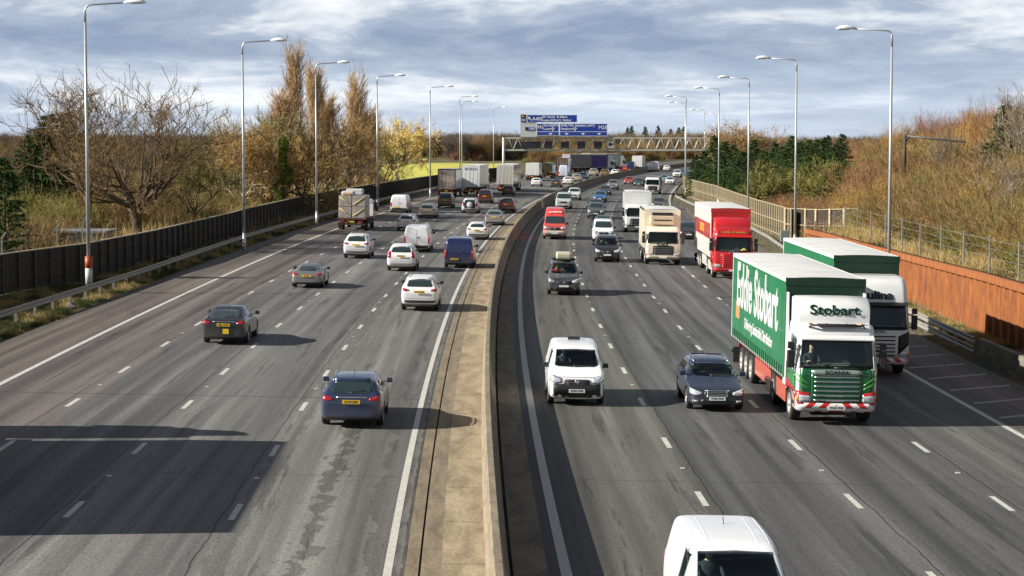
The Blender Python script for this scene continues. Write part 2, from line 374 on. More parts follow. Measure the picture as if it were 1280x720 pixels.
# (d, wf, zlo, zbelt, ztop, wr); negative d counts from the rear
style('saloon', 4.85, 1.85, 1.48, [(0,.66,.30,.54,.58,.58),(.05,.86,.22,.62,.66,.78),(.35,.96,.19,.71,.76,.86),(.95,1,.19,.82,.87,.86),(1.4,1,.2,.88,.95,.84),(1.62,1,.2,.90,1.06,.80),(2.05,1,.2,.92,1.33,.68),(2.4,1,.2,.93,1.45,.64),(3.0,1,.2,.94,1.48,.64),(3.55,1,.2,.96,1.42,.64),(4.1,.99,.2,.98,1.22,.68),(4.45,.97,.22,.99,1.06,.78),(4.70,.94,.24,.98,1.03,.80),(4.81,.90,.28,.90,.96,.80),(4.85,.74,.34,.78,.82,.66)],
      (.34,.22,.93,3.78), (.97,1.38,.74,.55), (1.06,1.35,.66,.54), [(-1.35,1.14,1.17),(-.95,1.02,1.36),(.35,.99,1.37),(.9,.97,1.12)])
style('coupe', 4.35, 1.80, 1.29, [(0,.62,.26,.46,.50,.5),(.06,.84,.20,.54,.60,.74),(.4,.97,.17,.66,.70,.84),(.95,1,.17,.76,.78,.84),(1.3,1,.18,.80,.86,.82),(1.55,1,.18,.82,.97,.76),(1.95,1,.18,.83,1.2,.62),(2.25,1,.18,.84,1.29,.58),(2.7,1,.18,.85,1.27,.56),(3.2,1,.18,.88,1.16,.56),(3.7,1,.18,.88,.99,.62),(4.05,.97,.2,.84,.89,.74),(4.25,.90,.24,.76,.82,.74),(4.32,.82,.28,.68,.74,.70),(4.35,.66,.32,.6,.64,.58)],
      (.33,.25,.90,3.35), (.88,1.22,.66,.48), (.94,1.18,.55,.44), [(-.75,.95,1.02),(-.3,.92,1.17),(.2,.9,1.18),(.62,.88,.99)])
style('hatch', 4.3, 1.80, 1.47, [(0,.68,.30,.56,.60,.6),(.05,.88,.22,.66,.70,.80),(.3,.97,.19,.76,.80,.87),(.8,1,.19,.87,.91,.87),(1.15,1,.2,.92,.99,.85),(1.35,1,.2,.93,1.10,.80),(1.75,1,.2,.94,1.36,.69),(2.1,1,.2,.95,1.45,.67),(2.7,1,.2,.96,1.47,.67),(3.4,1,.2,.98,1.43,.67),(3.75,.99,.2,1.0,1.38,.67),(3.98,.97,.22,1.0,1.22,.69),(4.15,.95,.24,.98,1.04,.78),(4.25,.91,.28,.86,.92,.80),(4.3,.76,.34,.7,.76,.68)],
      (.33,.21,.80,3.42), (1.0,1.38,.74,.57), (1.05,1.33,.64,.55), [(-1.45,1.08,1.3),(-1.1,1.02,1.35),(.2,.99,1.38),(.78,.98,1.12)])
style('estate', 4.8, 1.85, 1.48, [(0,.68,.30,.56,.60,.6),(.05,.88,.22,.66,.70,.80),(.33,.97,.19,.75,.80,.87),(.95,1,.19,.86,.91,.87),(1.4,1,.2,.91,.98,.85),(1.6,1,.2,.92,1.08,.80),(2.02,1,.2,.94,1.34,.69),(2.35,1,.2,.95,1.45,.67),(3.0,1,.2,.96,1.48,.67),(3.9,1,.2,.98,1.45,.66),(4.3,.99,.2,1.0,1.40,.66),(4.52,.97,.22,1.0,1.24,.68),(4.66,.95,.24,.97,1.04,.80),(4.75,.91,.28,.84,.92,.82),(4.8,.78,.34,.68,.76,.70)],
      (.34,.23,.93,3.75), (1.0,1.38,.76,.57), (1.04,1.36,.66,.55), [(-1.95,1.12,1.3),(-1.6,1.03,1.36),(.3,1.0,1.38),(.92,.98,1.12)])
style('suv', 4.65, 1.86, 1.70, [(0,.70,.36,.68,.74,.64),(.05,.89,.28,.82,.88,.84),(.28,.97,.25,.94,1.0,.88),(.85,1,.25,1.03,1.09,.88),(1.2,1,.25,1.07,1.16,.86),(1.42,1,.25,1.08,1.28,.81),(1.8,1,.25,1.09,1.56,.72),(2.15,1,.25,1.1,1.67,.70),(2.8,1,.25,1.11,1.70,.70),(3.7,1,.25,1.14,1.67,.70),(4.15,.99,.26,1.15,1.60,.69),(4.37,.97,.28,1.15,1.42,.71),(4.52,.95,.3,1.10,1.18,.82),(4.61,.91,.34,.92,1.02,.83),(4.65,.78,.40,.76,.86,.72)],
      (.37,.23,.90,3.62), (1.17,1.60,.77,.61), (1.20,1.55,.68,.60), [(-1.75,1.24,1.48),(-1.4,1.18,1.55),(.35,1.13,1.58),(.92,1.12,1.3)])
style('mpv', 4.5, 1.82, 1.80, [(0,.70,.32,.66,.72,.64),(.05,.89,.24,.80,.86,.84),(.28,.97,.22,.94,1.0,.88),(.7,1,.22,1.03,1.11,.87),(.98,1,.22,1.07,1.22,.85),(1.2,1,.22,1.08,1.38,.81),(1.6,1,.22,1.09,1.66,.76),(1.95,1,.22,1.1,1.77,.75),(2.6,1,.22,1.11,1.80,.75),(3.7,1,.22,1.13,1.78,.74),(4.15,.99,.24,1.13,1.72,.74),(4.33,.97,.28,1.12,1.50,.75),(4.42,.95,.3,1.05,1.2,.82),(4.47,.91,.34,.9,1.02,.82),(4.5,.80,.40,.76,.86,.72)],
      (.33,.21,.84,3.5), (1.16,1.68,.76,.64), (1.18,1.64,.68,.62), [(-1.9,1.2,1.6),(-1.6,1.15,1.66),(.5,1.12,1.68),(1.05,1.1,1.35)])
style('small_van', 4.4, 1.85, 1.86, [(0,.74,.32,.68,.76,.68),(.05,.90,.22,.84,.92,.86),(.25,.97,.2,.99,1.06,.88),(.62,1,.2,1.08,1.17,.88),(.88,1,.2,1.12,1.28,.86),(1.1,1,.2,1.13,1.46,.83),(1.45,1,.2,1.14,1.73,.80),(1.75,1,.2,1.14,1.83,.80),(2.4,1,.2,1.15,1.87,.80),(3.7,1,.2,1.15,1.86,.80),(4.15,.99,.22,1.15,1.83,.80),(4.3,.98,.24,1.12,1.72,.79),(4.36,.97,.26,1.05,1.5,.80),(4.39,.95,.3,.92,1.2,.82),(4.4,.86,.36,.8,.95,.76)],
      (.33,.21,.85,3.55), (1.20,1.71,.78,.68), None, [(.25,1.13,1.66),(.55,1.13,1.70),(1.12,1.12,1.38)])
style('van', 5.1, 1.98, 1.98, [(0,.74,.34,.74,.82,.68),(.05,.90,.24,.92,.99,.86),(.25,.97,.22,1.05,1.12,.88),(.62,1,.22,1.14,1.22,.88),(.9,1,.22,1.18,1.34,.86),(1.12,1,.22,1.2,1.54,.84),(1.5,1,.22,1.21,1.84,.82),(1.8,1,.22,1.21,1.94,.82),(2.6,1,.22,1.22,1.98,.82),(4.4,1,.22,1.22,1.97,.82),(4.85,.99,.24,1.22,1.94,.82),(5.0,.98,.26,1.18,1.83,.81),(5.06,.97,.28,1.1,1.6,.82),(5.09,.95,.32,.95,1.25,.84),(5.1,.88,.38,.85,1.0,.78)],
      (.34,.22,.95,4.05), (1.27,1.82,.84,.73), None, [(.75,1.2,1.76),(1.0,1.2,1.79),(1.5,1.18,1.46)])
style('high_van', 5.9, 2.0, 2.62, [(0,.76,.36,.84,.92,.7),(.05,.91,.26,1.02,1.08,.86),(.25,.97,.24,1.14,1.2,.88),(.6,1,.24,1.22,1.3,.88),(.85,1,.24,1.26,1.42,.86),(1.1,1,.24,1.28,1.70,.84),(1.45,1,.24,1.3,2.12,.82),(1.8,1,.24,1.3,2.46,.80),(2.3,1,.24,1.3,2.6,.80),(5.2,1,.24,1.3,2.62,.80),(5.65,.99,.26,1.3,2.58,.80),(5.8,.98,.28,1.28,2.4,.80),(5.86,.97,.3,1.2,2.0,.81),(5.89,.95,.34,1.0,1.5,.83),(5.9,.88,.4,.9,1.1,.78)],
      (.35,.22,1.0,4.6), (1.34,1.94,.85,.75), None, [(1.05,1.28,1.86),(1.35,1.28,1.9),(1.9,1.26,1.6)])

def car(sty, pm, name, label, cat, detail=2, front='plain', tail='plain', plates=(None, None), roofrack=False, lower=None, pocket=False, rimk='alloy', tailglass=None, group=None, trim=None, grille=None, wm=None):
    S = STYLES[sty]; L, W, H = S['L'], S['W'], S['H']; hl = L/2; hw = W/2
    root = empty(name, label, cat, group)
    r, ww, fa, ra = S['wheel']; ys = (hl-fa, hl-ra)
    z0, z1, w0, w1 = S['ws']
    cuts = []
    if pocket:
        cuts.append((z0+.03, z1-.03, hw*(w0-.04), hw*(w1-.01), hl-S['pk'][1] if 'pk' in S else hl-2.9, hl-.3))
        sw_0 = S['side']; ya = sw_0[1][0]+.02 if sty not in ('small_van',) else sw_0[0][0]+.04; cuts.append((max(c[1] for c in sw_0[:-1])+.04, min(c[2] for c in sw_0[1:-1])-.06, hw+.2, hw+.2, ya, sw_0[-1][0]-.34))
    me, bvh = loft_body(S['rows'], W, L, cuts, 2, [(y, r) for y in ys], r*1.16)
    b = finish_body('body', me, bvh, pm, root)
    add_wheels(root, hw*1.0-.015, ys, r, ww, rimk)
    MB().box(-hw*.8, hw*.8, -hl+.35, hl-.35, .2, .34).build('underbody', CHASSIS, root)
    gl = SEEGLASS if pocket else GLASS
    if pocket:
        for s in (-1, 1):
            y = hl-2.35 if sty != 'estate' else hl-2.55
            st_ = MB().box(s*.38-.24, s*.38+.24, y-.12, y+.02, z0-.1, z1-.26).build('seat', SEATM, root, bevel=.05); MB().box(s*.38-.13, s*.38+.13, y-.10, y, z1-.24, z1-.08).build('headrest', SEATM, st_, bevel=.04)
        dd = {'small_van': 1.05, 'mpv': 1.15, 'estate': 1.62}[sty]; MB().box(-hw*.76, hw*.76, hl-dd-.42, hl-dd-.08, z0+.035, z0+.075).build('dashboard', SEATM, root, bevel=.015)
        MB().box(-.09, .09, hl-1.95, hl-1.93, z1-.16, z1-.10).build('interior_mirror', BLACK, root)
    wi = decal('windscreen', bvh, 'F', [(-hw*w0, z0+.07, z0+.08), (-hw*w1, z0+.01, z1-.02), (0, z0-.01, z1), (hw*w1, z0+.01, z1-.02), (hw*w0, z0+.07, z0+.08)], gl, root, nu=16, nv=8)
    if detail > 1:
        decal('wiper', bvh, 'F', [(-hw*.6, z0+.0, z0+.03), (hw*.1, z0+.01, z0+.035)], BLACK, wi, off=.02, nu=8, nv=1)
    if S['rw']:
        q0, q1, v0, v1 = S['rw']
        rg = decal('rear_window', bvh, 'B', [(-hw*v0, q0+.06, q0+.08), (-hw*v1, q0+.0, q1-.02), (0, q0, q1), (hw*v1, q0, q1-.02), (hw*v0, q0+.06, q0+.08)], tailglass or GLASS, root, nu=14, nv=6)
        if detail > 1: decal('wiper', bvh, 'B', [(-.05, q0-.0, q0+.03), (hw*.42, q0+.06, q0+.085)], BLACK, rg, off=.014, nu=6, nv=1)
    sw = S['side']
    for sd_ in 'LR':
        o = decal('side_window', bvh, sd_, sw, gl, root, nu=18, nv=4)
        if detail > 1 and o:
            mid = .15 if sty not in ('small_van', 'van', 'high_van') else None
            if mid is not None: decal('door_pillar', bvh, sd_, [(-.12, sw[1][1]-.0, sw[1][2]+.02), (-.03, sw[1][1], sw[1][2]+.02)], BLACK, o, off=.010, nu=1, nv=3)
            for y in ([-.9, .1, 1.0] if mid is not None else [sw[0][0]-.15, sw[-1][0]+.02]):
                decal('door_seam', bvh, sd_, [(y-.006, S['rows'][5][2]+.15, sw[0][1]-.02), (y+.006, S['rows'][5][2]+.15, sw[0][1]-.02)], DARK, root, off=.003, nu=1, nv=6)
            for y in ([-.15, -1.1] if mid is not None else [sw[0][0]]):
                decal('door_handle', bvh, sd_, rect(y-.12, y+.04, sw[0][1]-.14, sw[0][1]-.11), trim or BLACK, root, off=.025, nu=3, nv=1)
            decal('sill_trim', bvh, sd_, rect(ys[1]+r*1.2, ys[0]-r*1.2, S['rows'][5][2]+.0, S['rows'][5][2]+.12), BLACK, root, off=.006, nu=10, nv=1)
    zb = S['rows'][3][3]; zl = S['rows'][3][2]; nose = S['rows'][1][4]
    mirrors(root, hw*.96, sw[-1][0]+hl*0-.02, sw[-1][1]+.02, wm or (pm if front == 'chrome' or roofrack and trim else BLACK))
    # front end
    gz = nose-.10
    van_ = sty in ('small_van', 'van', 'high_van', 'mpv', 'suv')
    lw = lower or None
    if detail > 0:
        if front == 'chrome': gz += .03
        gr = decal('grille', bvh, 'F', [(-hw*.45, gz-.10, gz+.02), (-hw*.35, gz-.17, gz+.04), (hw*.35, gz-.17, gz+.04), (hw*.45, gz-.10, gz+.02)], BLACK, root, off=.012, nu=10, nv=4)
        if front == 'chrome':
            for k in range(5):
                zz = gz-.135+.042*k; decal('grille_bar', bvh, 'F', rect(-hw*.36, hw*.36, zz, zz+.013), CHROME, gr, off=.022, nu=8, nv=1)
            decal('grille_surround', bvh, 'F', rect(-hw*.42, hw*.42, gz+.035, gz+.06), CHROME, gr, off=.022, nu=8, nv=1)
        elif front in ('plain', 'work'):
            for k in range(3):
                zz = gz-.11+.05*k; decal('grille_bar', bvh, 'F', rect(-hw*.36, hw*.36, zz, zz+.012), mat('grille_grey', (.12, .12, .13), .4), gr, off=.022, nu=6, nv=1)
            MB().lathe([(0, .07), (.012, .06), (.015, .001)], 16, axis='x').build('front_badge', CHROME, gr).matrix_local = Matrix.Translation((0, hl+.004, gz-.04)) @ Matrix.Rotation(PI/2, 4, 'Z')
        hz0, hz1 = (gz-.10, gz+.06) if not van_ else (gz-.08, gz+.12)
        for s in (-1, 1):
            hl_ = decal('headlight', bvh, 'F', [(s*hw*.54, hz0+.03, hz1-.06), (s*hw*.72, hz0, hz1), (s*hw*.93, hz0+.05, hz1+.06)], CLEARL, root, off=.010, nu=6, nv=4)
            decal('headlight_bezel', bvh, 'F', [(s*hw*.51, hz0+.02, hz1-.05), (s*hw*.72, hz0-.02, hz1+.02), (s*hw*.95, hz0+.03, hz1+.08)], BLACK, root, off=.004, nu=6, nv=4)
            decal('fog_light', bvh, 'F', rect(s*hw*.66, s*hw*.84, zl+.12, zl+.19), CLEARL if front == 'chrome' else BLACK, root, off=.008, nu=3, nv=1)
        decal('bumper_intake', bvh, 'F', [(-hw*.55, zl+.10, zl+.20), (-hw*.45, zl+.08, zl+.23), (hw*.45, zl+.08, zl+.23), (hw*.55, zl+.10, zl+.20)], BLACK, root, off=.006, nu=8, nv=2)
        if lw: decal('front_bumper', bvh, 'F', rect(-hw*.93, hw*.93, zl+.0, zl+(.52 if sty in ('small_van', 'van', 'high_van') else .34)), lw, root, off=.014, nu=14, nv=3)
        decal('bonnet_seam', bvh, 'F', rect(-hw*.8, hw*.8, nose+.005, nose+.016), DARK, root, off=.003, nu=10, nv=1)
    plate(root, hl+.035, zl+.25 if not van_ else zl+.30, True, plates[0])
    # rear end
    rz = S['rows'][-2][4]; rb = S['rows'][-3][4]; q0 = S['rw'][0] if S['rw'] else 1.15
    if tail == 'plain':      # lights flank the plate panel below the window
        for s in (-1, 1): decal('tail_light', bvh, 'B', [(s*hw*.56, q0-.19, q0-.14), (s*hw*.75, q0-.22, q0-.09), (s*hw*.95, q0-.19, q0-.05)], REDL, root, off=.012, nu=6, nv=3)
        pz = q0-.24
    elif tail == 'tall':
        for s in (-1, 1): decal('tail_light', bvh, 'B', [(s*hw*.70, q0-.30, q0+.0), (s*hw*.80, q0-.36, q0+.26), (s*hw*.93, q0-.32, q0+.36)], REDL, root, off=.012, nu=6, nv=5)
        pz = q0-.22
    elif tail == 'van':
        for s in (-1, 1):
            t_ = decal('tail_light', bvh, 'B', rect(s*hw*.84, s*hw*.95, zl+.45, zl+.95), REDL, root, off=.014, nu=3, nv=4)
            decal('indicator', bvh, 'B', rect(s*hw*.86, s*hw*.93, zl+.80, zl+.90), ORANGEL, t_, off=.02, nu=2, nv=1)
        for x in (0,): decal('rear_door_seam', bvh, 'B', rect(-.008, .008, zl+.2, H-.2), DARK, root, off=.004, nu=1, nv=10)
        decal('door_handle', bvh, 'B', rect(.04, .2, 1.05, 1.12), BLACK, root, off=.02, nu=2, nv=1)
        pz = zl+.62
    plate(root, -hl-.03-(.012 if lw else 0), pz if tail != 'van' else .60, False, plates[1], x=0 if tail != 'van' else -.30)
    if detail > 0:
        decal('rear_bumper', bvh, 'B', rect(-hw*.88, hw*.88, zl+.0, zl+(.30 if lw else .16)), lw or BLACK, root, off=.012, nu=12, nv=3)
        if sty in ('hatch', 'estate', 'suv'):
            decal('tailgate_seam', bvh, 'B', rect(-hw*.74, hw*.74, zl+.38, zl+.39), DARK, root, off=.003, nu=8, nv=1)
            decal('roof_spoiler', bvh, 'B', [(-hw*.56, S['rw'][1]+.0, S['rw'][1]+.04), (hw*.56, S['rw'][1], S['rw'][1]+.04)], pm, root, off=.05, nu=8, nv=1)
        if sty in ('saloon', 'estate', 'hatch', 'suv') and trim: decal('chrome_strip', bvh, 'B', rect(-hw*.5, hw*.5, q0-.13, q0-.10), trim, root, off=.014, nu=6, nv=1)
    if roofrack:
        for s in (-1, 1):
            rp = []
            for y in np.linspace(hl-S['L']*.47, -hl+.55, 8):
                h, n_, i_, d_ = bvh.ray_cast(Vector((s*hw*.60, y, 5)), Vector((0, 0, -1))); rp.append((s*hw*.60, y, h.z+(.05 if 0 < len(rp) < 7 else -.005)))
            MB().tube(rp, .018, 6).build('roof_rail', trim or CHROME, root)
    if detail > 1: MB().tube([(0, -hl*.35, H-.01), (0, -hl*.35-.12, H+.12)], .008, 5).build('aerial', BLACK, root)
    root['_L'] = L; return root
PLACED = []
def place(root, px, py, d, name=None):
    """d=+1: drives away, near end is the rear; d=-1: comes towards us, near end is the front"""
    p, la, Y = pix(px, py); L = root['_L']; Y += L/2*.985; s = Cs(Y)
    t = Vector((s, 1, 0)).normalized()*d; up0 = Vector((KS, 0, 1)).normalized(); r = t.cross(up0).normalized(); u = r.cross(t).normalized()
    c = road(la, Y, .006)
    M = Matrix(((r.x, t.x, u.x, c.x), (r.y, t.y, u.y, c.y), (r.z, t.z, u.z, c.z), (0, 0, 0, 1)))
    root.matrix_world = M; del root['_L']; PLACED.append(root); return root
def person(root_vehicle_M, loc, shirt, label, name='person'):
    """seated driver, hands on the wheel: one skinned surface"""
    bm = bmesh.new(); lay = bm.verts.layers.skin.verify()
    def V(p, r, parent=None, rootv=False):
        v = bm.verts.new(p); v[lay].radius = (r, r*.85) if isinstance(r, float) else r
        if parent is not None: bm.edges.new((parent, v))
        v[lay].use_root = rootv; return v
    hip = V((0, 0, .0), (.17, .13), None, True); ch = V((0, -.03, .35), (.19, .12), hip); sh = V((0, -.03, .50), (.15, .09), ch); nk = V((0, -.01, .60), .055, sh)
    h1 = V((0, .01, .69), (.075, .09), nk); h2 = V((0, .01, .78), (.08, .10), h1); V((0, 0, .84), (.055, .07), h2)
    for s in (-1, 1):
        a = V((s*.2, -.02, .50), .062, sh); e = V((s*.27, .16, .28), .046, a); w_ = V((s*.17, .40, .34), .032, e); pm_ = V((s*.15, .47, .36), (.040, .02), w_)
        for k in range(4): f1 = V((s*(.17-.018*k), .52, .375), .010, pm_); V((s*(.165-.018*k), .54, .35), .009, f1)
        V((s*.12, .49, .385), .011, pm_)
        kn = V((s*.13, .42, .03), .085, hip); V((s*.13, .62, -.32), .06, kn)
    me = bpy.data.meshes.new(name); bm.to_mesh(me); bm.free(); o = bpy.data.objects.new('tmp', me); COL.objects.link(o)
    m1 = o.modifiers.new('k', 'SKIN'); m1.use_smooth_shade = True; o.modifiers.new('s', 'SUBSURF').levels = 1
    dg = bpy.context.evaluated_depsgraph_get(); res = bpy.data.meshes.new_from_object(o.evaluated_get(dg)); bpy.data.objects.remove(o)
    res.materials.clear(); res.materials.append(shirt); res.materials.append(SKIN); res.materials.append(mat('dark_hair', (.03, .02, .015), .8))
    for p in res.polygons:
        c = p.center; p.material_index = 1 if (c.z > .57 or (c.y > .38 and abs(c.z-.36) < .06)) else 0
        if c.z > .80 or (c.z > .70 and c.y < -.02): p.material_index = 2
        p.use_smooth = True
    o = link(name, res); tag(o, label, 'person'); o.matrix_world = root_vehicle_M @ Matrix.Translation(loc)
    # face: nose, eyes and ears, one mesh child each kind
    f = MB(); f.add([(-.013, .098, .72), (.013, .098, .72), (0, .125, .725), (0, .095, .775)], [(0, 1, 2), (1, 3, 2), (3, 0, 2)]); f.build('nose', SKIN, o)
    e = MB()
    for s in (-1, 1): e.lathe([(0, .011), (.006, .001)], 8, axis='x', c=(0, 0, 0))
    for s in (-1, 1): q = MB().lathe([(0, .012), (.006, .001)], 8).build('eye', INK, o); q.matrix_local = Matrix.Translation((s*.032, .092, .775)) @ Matrix.Rotation(PI/2, 4, 'Z')
    return o
# ------------------------------------------------------------------ lorries
GALV_L = mat('pale_lock_bar', (.6, .6, .58), .5)
def hazard_mat(n1, c1, c2, scale=3.4, ang=.8):
    if n1 in MATS: return MATS[n1]
    m, nt, b = new_mat(n1); L = nt.links; tc = nd(nt, 'ShaderNodeTexCoord'); s = nd(nt, 'ShaderNodeSeparateXYZ'); L.new(tc.outputs['Object'], s.inputs[0])
    ab = nd(nt, 'ShaderNodeMath', operation='ABSOLUTE'); L.new(s.outputs[0], ab.inputs[0])
    a = nd(nt, 'ShaderNodeMath', operation='MULTIPLY_ADD'); L.new(s.outputs[2], a.inputs[0]); a.inputs[1].default_value = ang; L.new(ab.outputs[0], a.inputs[2])
    q = nd(nt, 'ShaderNodeMath', operation='MULTIPLY'); L.new(a.outputs[0], q.inputs[0]); q.inputs[1].default_value = scale
    f = nd(nt, 'ShaderNodeMath', operation='FRACT'); L.new(q.outputs[0], f.inputs[0]); g = nd(nt, 'ShaderNodeMath', operation='GREATER_THAN'); L.new(f.outputs[0], g.inputs[0]); g.inputs[1].default_value = .5
    mx = nd(nt, 'ShaderNodeMix', data_type='RGBA'); L.new(g.outputs[0], mx.inputs[0]); mx.inputs[6].default_value = (*c1, 1); mx.inputs[7].default_value = (*c2, 1); L.new(mx.outputs[2], b.inputs['Base Color'])
    b.inputs['Roughness'].default_value = .4; return m
HAZ_RW = hazard_mat('red_white_chevrons', (.5, .02, .02), (.75, .75, .72), 2.3, 1.0); HAZ_RY = hazard_mat('red_yellow_marking', (.55, .03, .02), (.75, .45, .02), 1.2, 0)
def rr_ring(df, db, hw, z, hl, rf=.22, rb=.08, n=5):
    pts = []
    for (cx, cd, r, a0) in ((hw-rf, df+rf, rf, 0), (-(hw-rf), df+rf, rf, 1), (-(hw-rb), db-rb, rb, 2), (hw-rb, db-rb, rb, 3)):
        for i in range(n+1):
            a = (a0+i/n)*PI/2; pts.append((cx+r*math.cos(a), hl-cd+r*math.sin(a), z))
    return pts
def cab_unit(root, hl, pm, rows, back, arch, wz, front_axle_r=.52, prefix=''):
    rings = [rr_ring(df, back, w, z, hl) for z, df, w in rows]; m = len(rings[0]); vs = [p for r in rings for p in r]; fs = []
    for i in range(len(rings)-1):
        for k in range(m): fs.append((i*m+k, i*m+(k+1) % m, (i+1)*m+(k+1) % m, (i+1)*m+k))
    fs.append(tuple(range(m-1, -1, -1))); fs.append(tuple((len(rings)-1)*m+k for k in range(m)))
    me = bpy.data.meshes.new('cab'); me.from_pydata(vs, [], fs); bm = bmesh.new(); bm.from_mesh(me); bmesh.ops.recalc_face_normals(bm, faces=bm.faces); bm.to_mesh(me)
    bvh = BVHTree.FromBMesh(bm); bm.free(); cu = MB(); hw = max(r[2] for r in rows)
    for s in (-1, 1):
        x0, x1 = (hw*.5, hw+.2) if s > 0 else (-hw-.2, -hw*.5); k = 24; ry = hl-arch
        ring = [(ry+.62*math.cos(2*PI*i/k), front_axle_r+.62*math.sin(2*PI*i/k)) for i in range(k)]
        cu.add([(x0, a, b) for a, b in ring]+[(x1, a, b) for a, b in ring], [(i, (i+1) % k, k+(i+1) % k, k+i) for i in range(k)]+[tuple(range(k-1, -1, -1)), tuple(range(k, 2*k))])
    cu.hexa([Vector(p) for p in [(-hw-.2, hl-back-.3, .2), (hw+.2, hl-back-.3, .2), (hw+.2, hl-arch-.3, .2), (-hw-.2, hl-arch-.3, .2), (-hw-.2, hl-back-.3, .92), (hw+.2, hl-back-.3, .92), (hw+.2, hl-arch-.3, .92), (-hw-.2, hl-arch-.3, .92)]])
    w0, w1 = wz[2], wz[3]
    cu.hexa([Vector(p) for p in [(-w0+.04, hl-1.7, wz[0]+.03), (w0-.04, hl-1.7, wz[0]+.03), (w0-.04, hl+.3, wz[0]+.03), (-w0+.04, hl+.3, wz[0]+.03), (-w1+.04, hl-1.7, wz[1]-.03), (w1-.04, hl-1.7, wz[1]-.03), (w1-.04, hl+.3, wz[1]-.03), (-w1+.04, hl+.3, wz[1]-.03)]])
    cu.hexa([Vector(p) for p in [(-hw-.2, hl-1.45, wz[0]+.14), (hw+.2, hl-1.45, wz[0]+.14), (hw+.2, hl-.52, wz[0]+.02), (-hw-.2, hl-.52, wz[0]+.02), (-hw-.2, hl-1.45, wz[1]-.04), (hw+.2, hl-1.45, wz[1]-.04), (hw+.2, hl-.52, wz[1]-.14), (-hw-.2, hl-.52, wz[1]-.14)]])
    cm = cu.mesh('cut', [BLACK]); bm = bmesh.new(); bm.from_mesh(cm); bmesh.ops.recalc_face_normals(bm, faces=bm.faces); bm.to_mesh(cm); bm.free()
    co = link('cut', cm); bo = link('bod', me); md = bo.modifiers.new('b', 'BOOLEAN'); md.object = co; md.solver = 'EXACT'; md.use_self = True
    dg = bpy.context.evaluated_depsgraph_get(); res = bpy.data.meshes.new_from_object(bo.evaluated_get(dg)); bpy.data.objects.remove(bo); bpy.data.objects.remove(co)
    b = finish_body('cab', res, bvh, pm, root)
    for p in res.polygons:
        if abs(p.normal.z) > .95: p.use_smooth = False
    wi = decal('windscreen', bvh, 'F', [(-w0, wz[0]+.03, wz[0]+.05), (-w0+.02, wz[0], wz[1]), (w0-.02, wz[0], wz[1]), (w0, wz[0]+.03, wz[0]+.05)], SEEGLASS, root, nu=16, nv=6)
    return bvh, wi
def common_cab(root, hl, pm, bvh, wi, wz, hw, back, arch, grille, low, lights_z=(.72, .95), mirror_m=None, gw=.78, gz=(.72, 1.62), slat=CHROME, slats=6):
    decal('wiper', bvh, 'F', [(-.8, wz[0]+.02, wz[0]+.06), (.1, wz[0]+.03, wz[0]+.07)], BLACK, wi, off=.03, nu=4, nv=1)
    for sd_ in 'LR':
        sg = -1 if sd_ == 'L' else 1
        w = decal('side_window', bvh, sd_, [(hl-1.55, wz[0]+.12, wz[1]), (hl-.85, wz[0]+.0, wz[1]), (hl-.42, wz[0]-.12, wz[1]-.12)], SEEGLASS, root, nu=6, nv=3)
        for y in (hl-.36, hl-1.62): decal('door_seam', bvh, sd_, rect(y-.008, y+.008, 1.05, wz[1]+.05), DARK, root, off=.004, nu=1, nv=5)
        decal('door_handle', bvh, sd_, rect(hl-1.5, hl-1.3, wz[0]-.25, wz[0]-.2), BLACK, root, off=.03, nu=1, nv=1)
        decal('cab_step', bvh, sd_, rect(hl-.78, hl-.36, .60, .72), DARK, root, off=.006, nu=2, nv=1)
        q = MB().box(sg*(hw+.16)-.11, sg*(hw+.16)+.11, hl-.18-.10, hl-.18+.06, wz[0]+.02, wz[0]+.56).build('wing_mirror', mirror_m or BLACK, root, bevel=.04)
        MB().box(sg*(hw+.16)-.10, sg*(hw+.16)+.10, hl-.18-.09, hl-.18+.05, wz[0]+.60, wz[0]+.82).build('wide_angle_mirror', mirror_m or BLACK, root, bevel=.04)
        for z in (wz[0]+.1, wz[0]+.58): MB().tube([(sg*(hw-.06), hl-.36, z), (sg*(hw+.12), hl-.22, z)], .018, 6).build('mirror_arm', BLACK, q)
    g = decal('grille', bvh, 'F', [(-gw, gz[0]+.08, gz[1]-.02), (-gw*.93, gz[0], gz[1]), (gw*.93, gz[0], gz[1]), (gw, gz[0]+.08, gz[1]-.02)], grille, root, off=.012, nu=12, nv=6)
    for k in range(slats):
        z = gz[0]+.05+(gz[1]-gz[0]-.2)*k/max(1, slats-1)
        decal('grille_slat', bvh, 'F', rect(-gw*.88, gw*.88, z, z+.045), slat, g, off=.035, nu=8, nv=1)
    for s in (-1, 1):
        h = decal('headlight', bvh, 'F', [(s*(hw-.46), lights_z[0]+.02, lights_z[1]-.03), (s*(hw-.05), lights_z[0], lights_z[1])], CLEARL, root, off=.016, nu=6, nv=3)
        decal('indicator', bvh, 'F', rect(s*(hw-.10), s*(hw-.045), lights_z[0]+.02, lights_z[1]-.02), ORANGEL, h, off=.024, nu=2, nv=2)
    decal('bumper', bvh, 'F', rect(-hw+.02, hw-.02, .43, .70), low, root, off=.014, nu=20, nv=2)
def lorry_wheels(root, hl, ds, r=.51, hw=1.24, w=.32): add_wheels(root, hw, [hl-d for d in ds], r, w, 'steel')
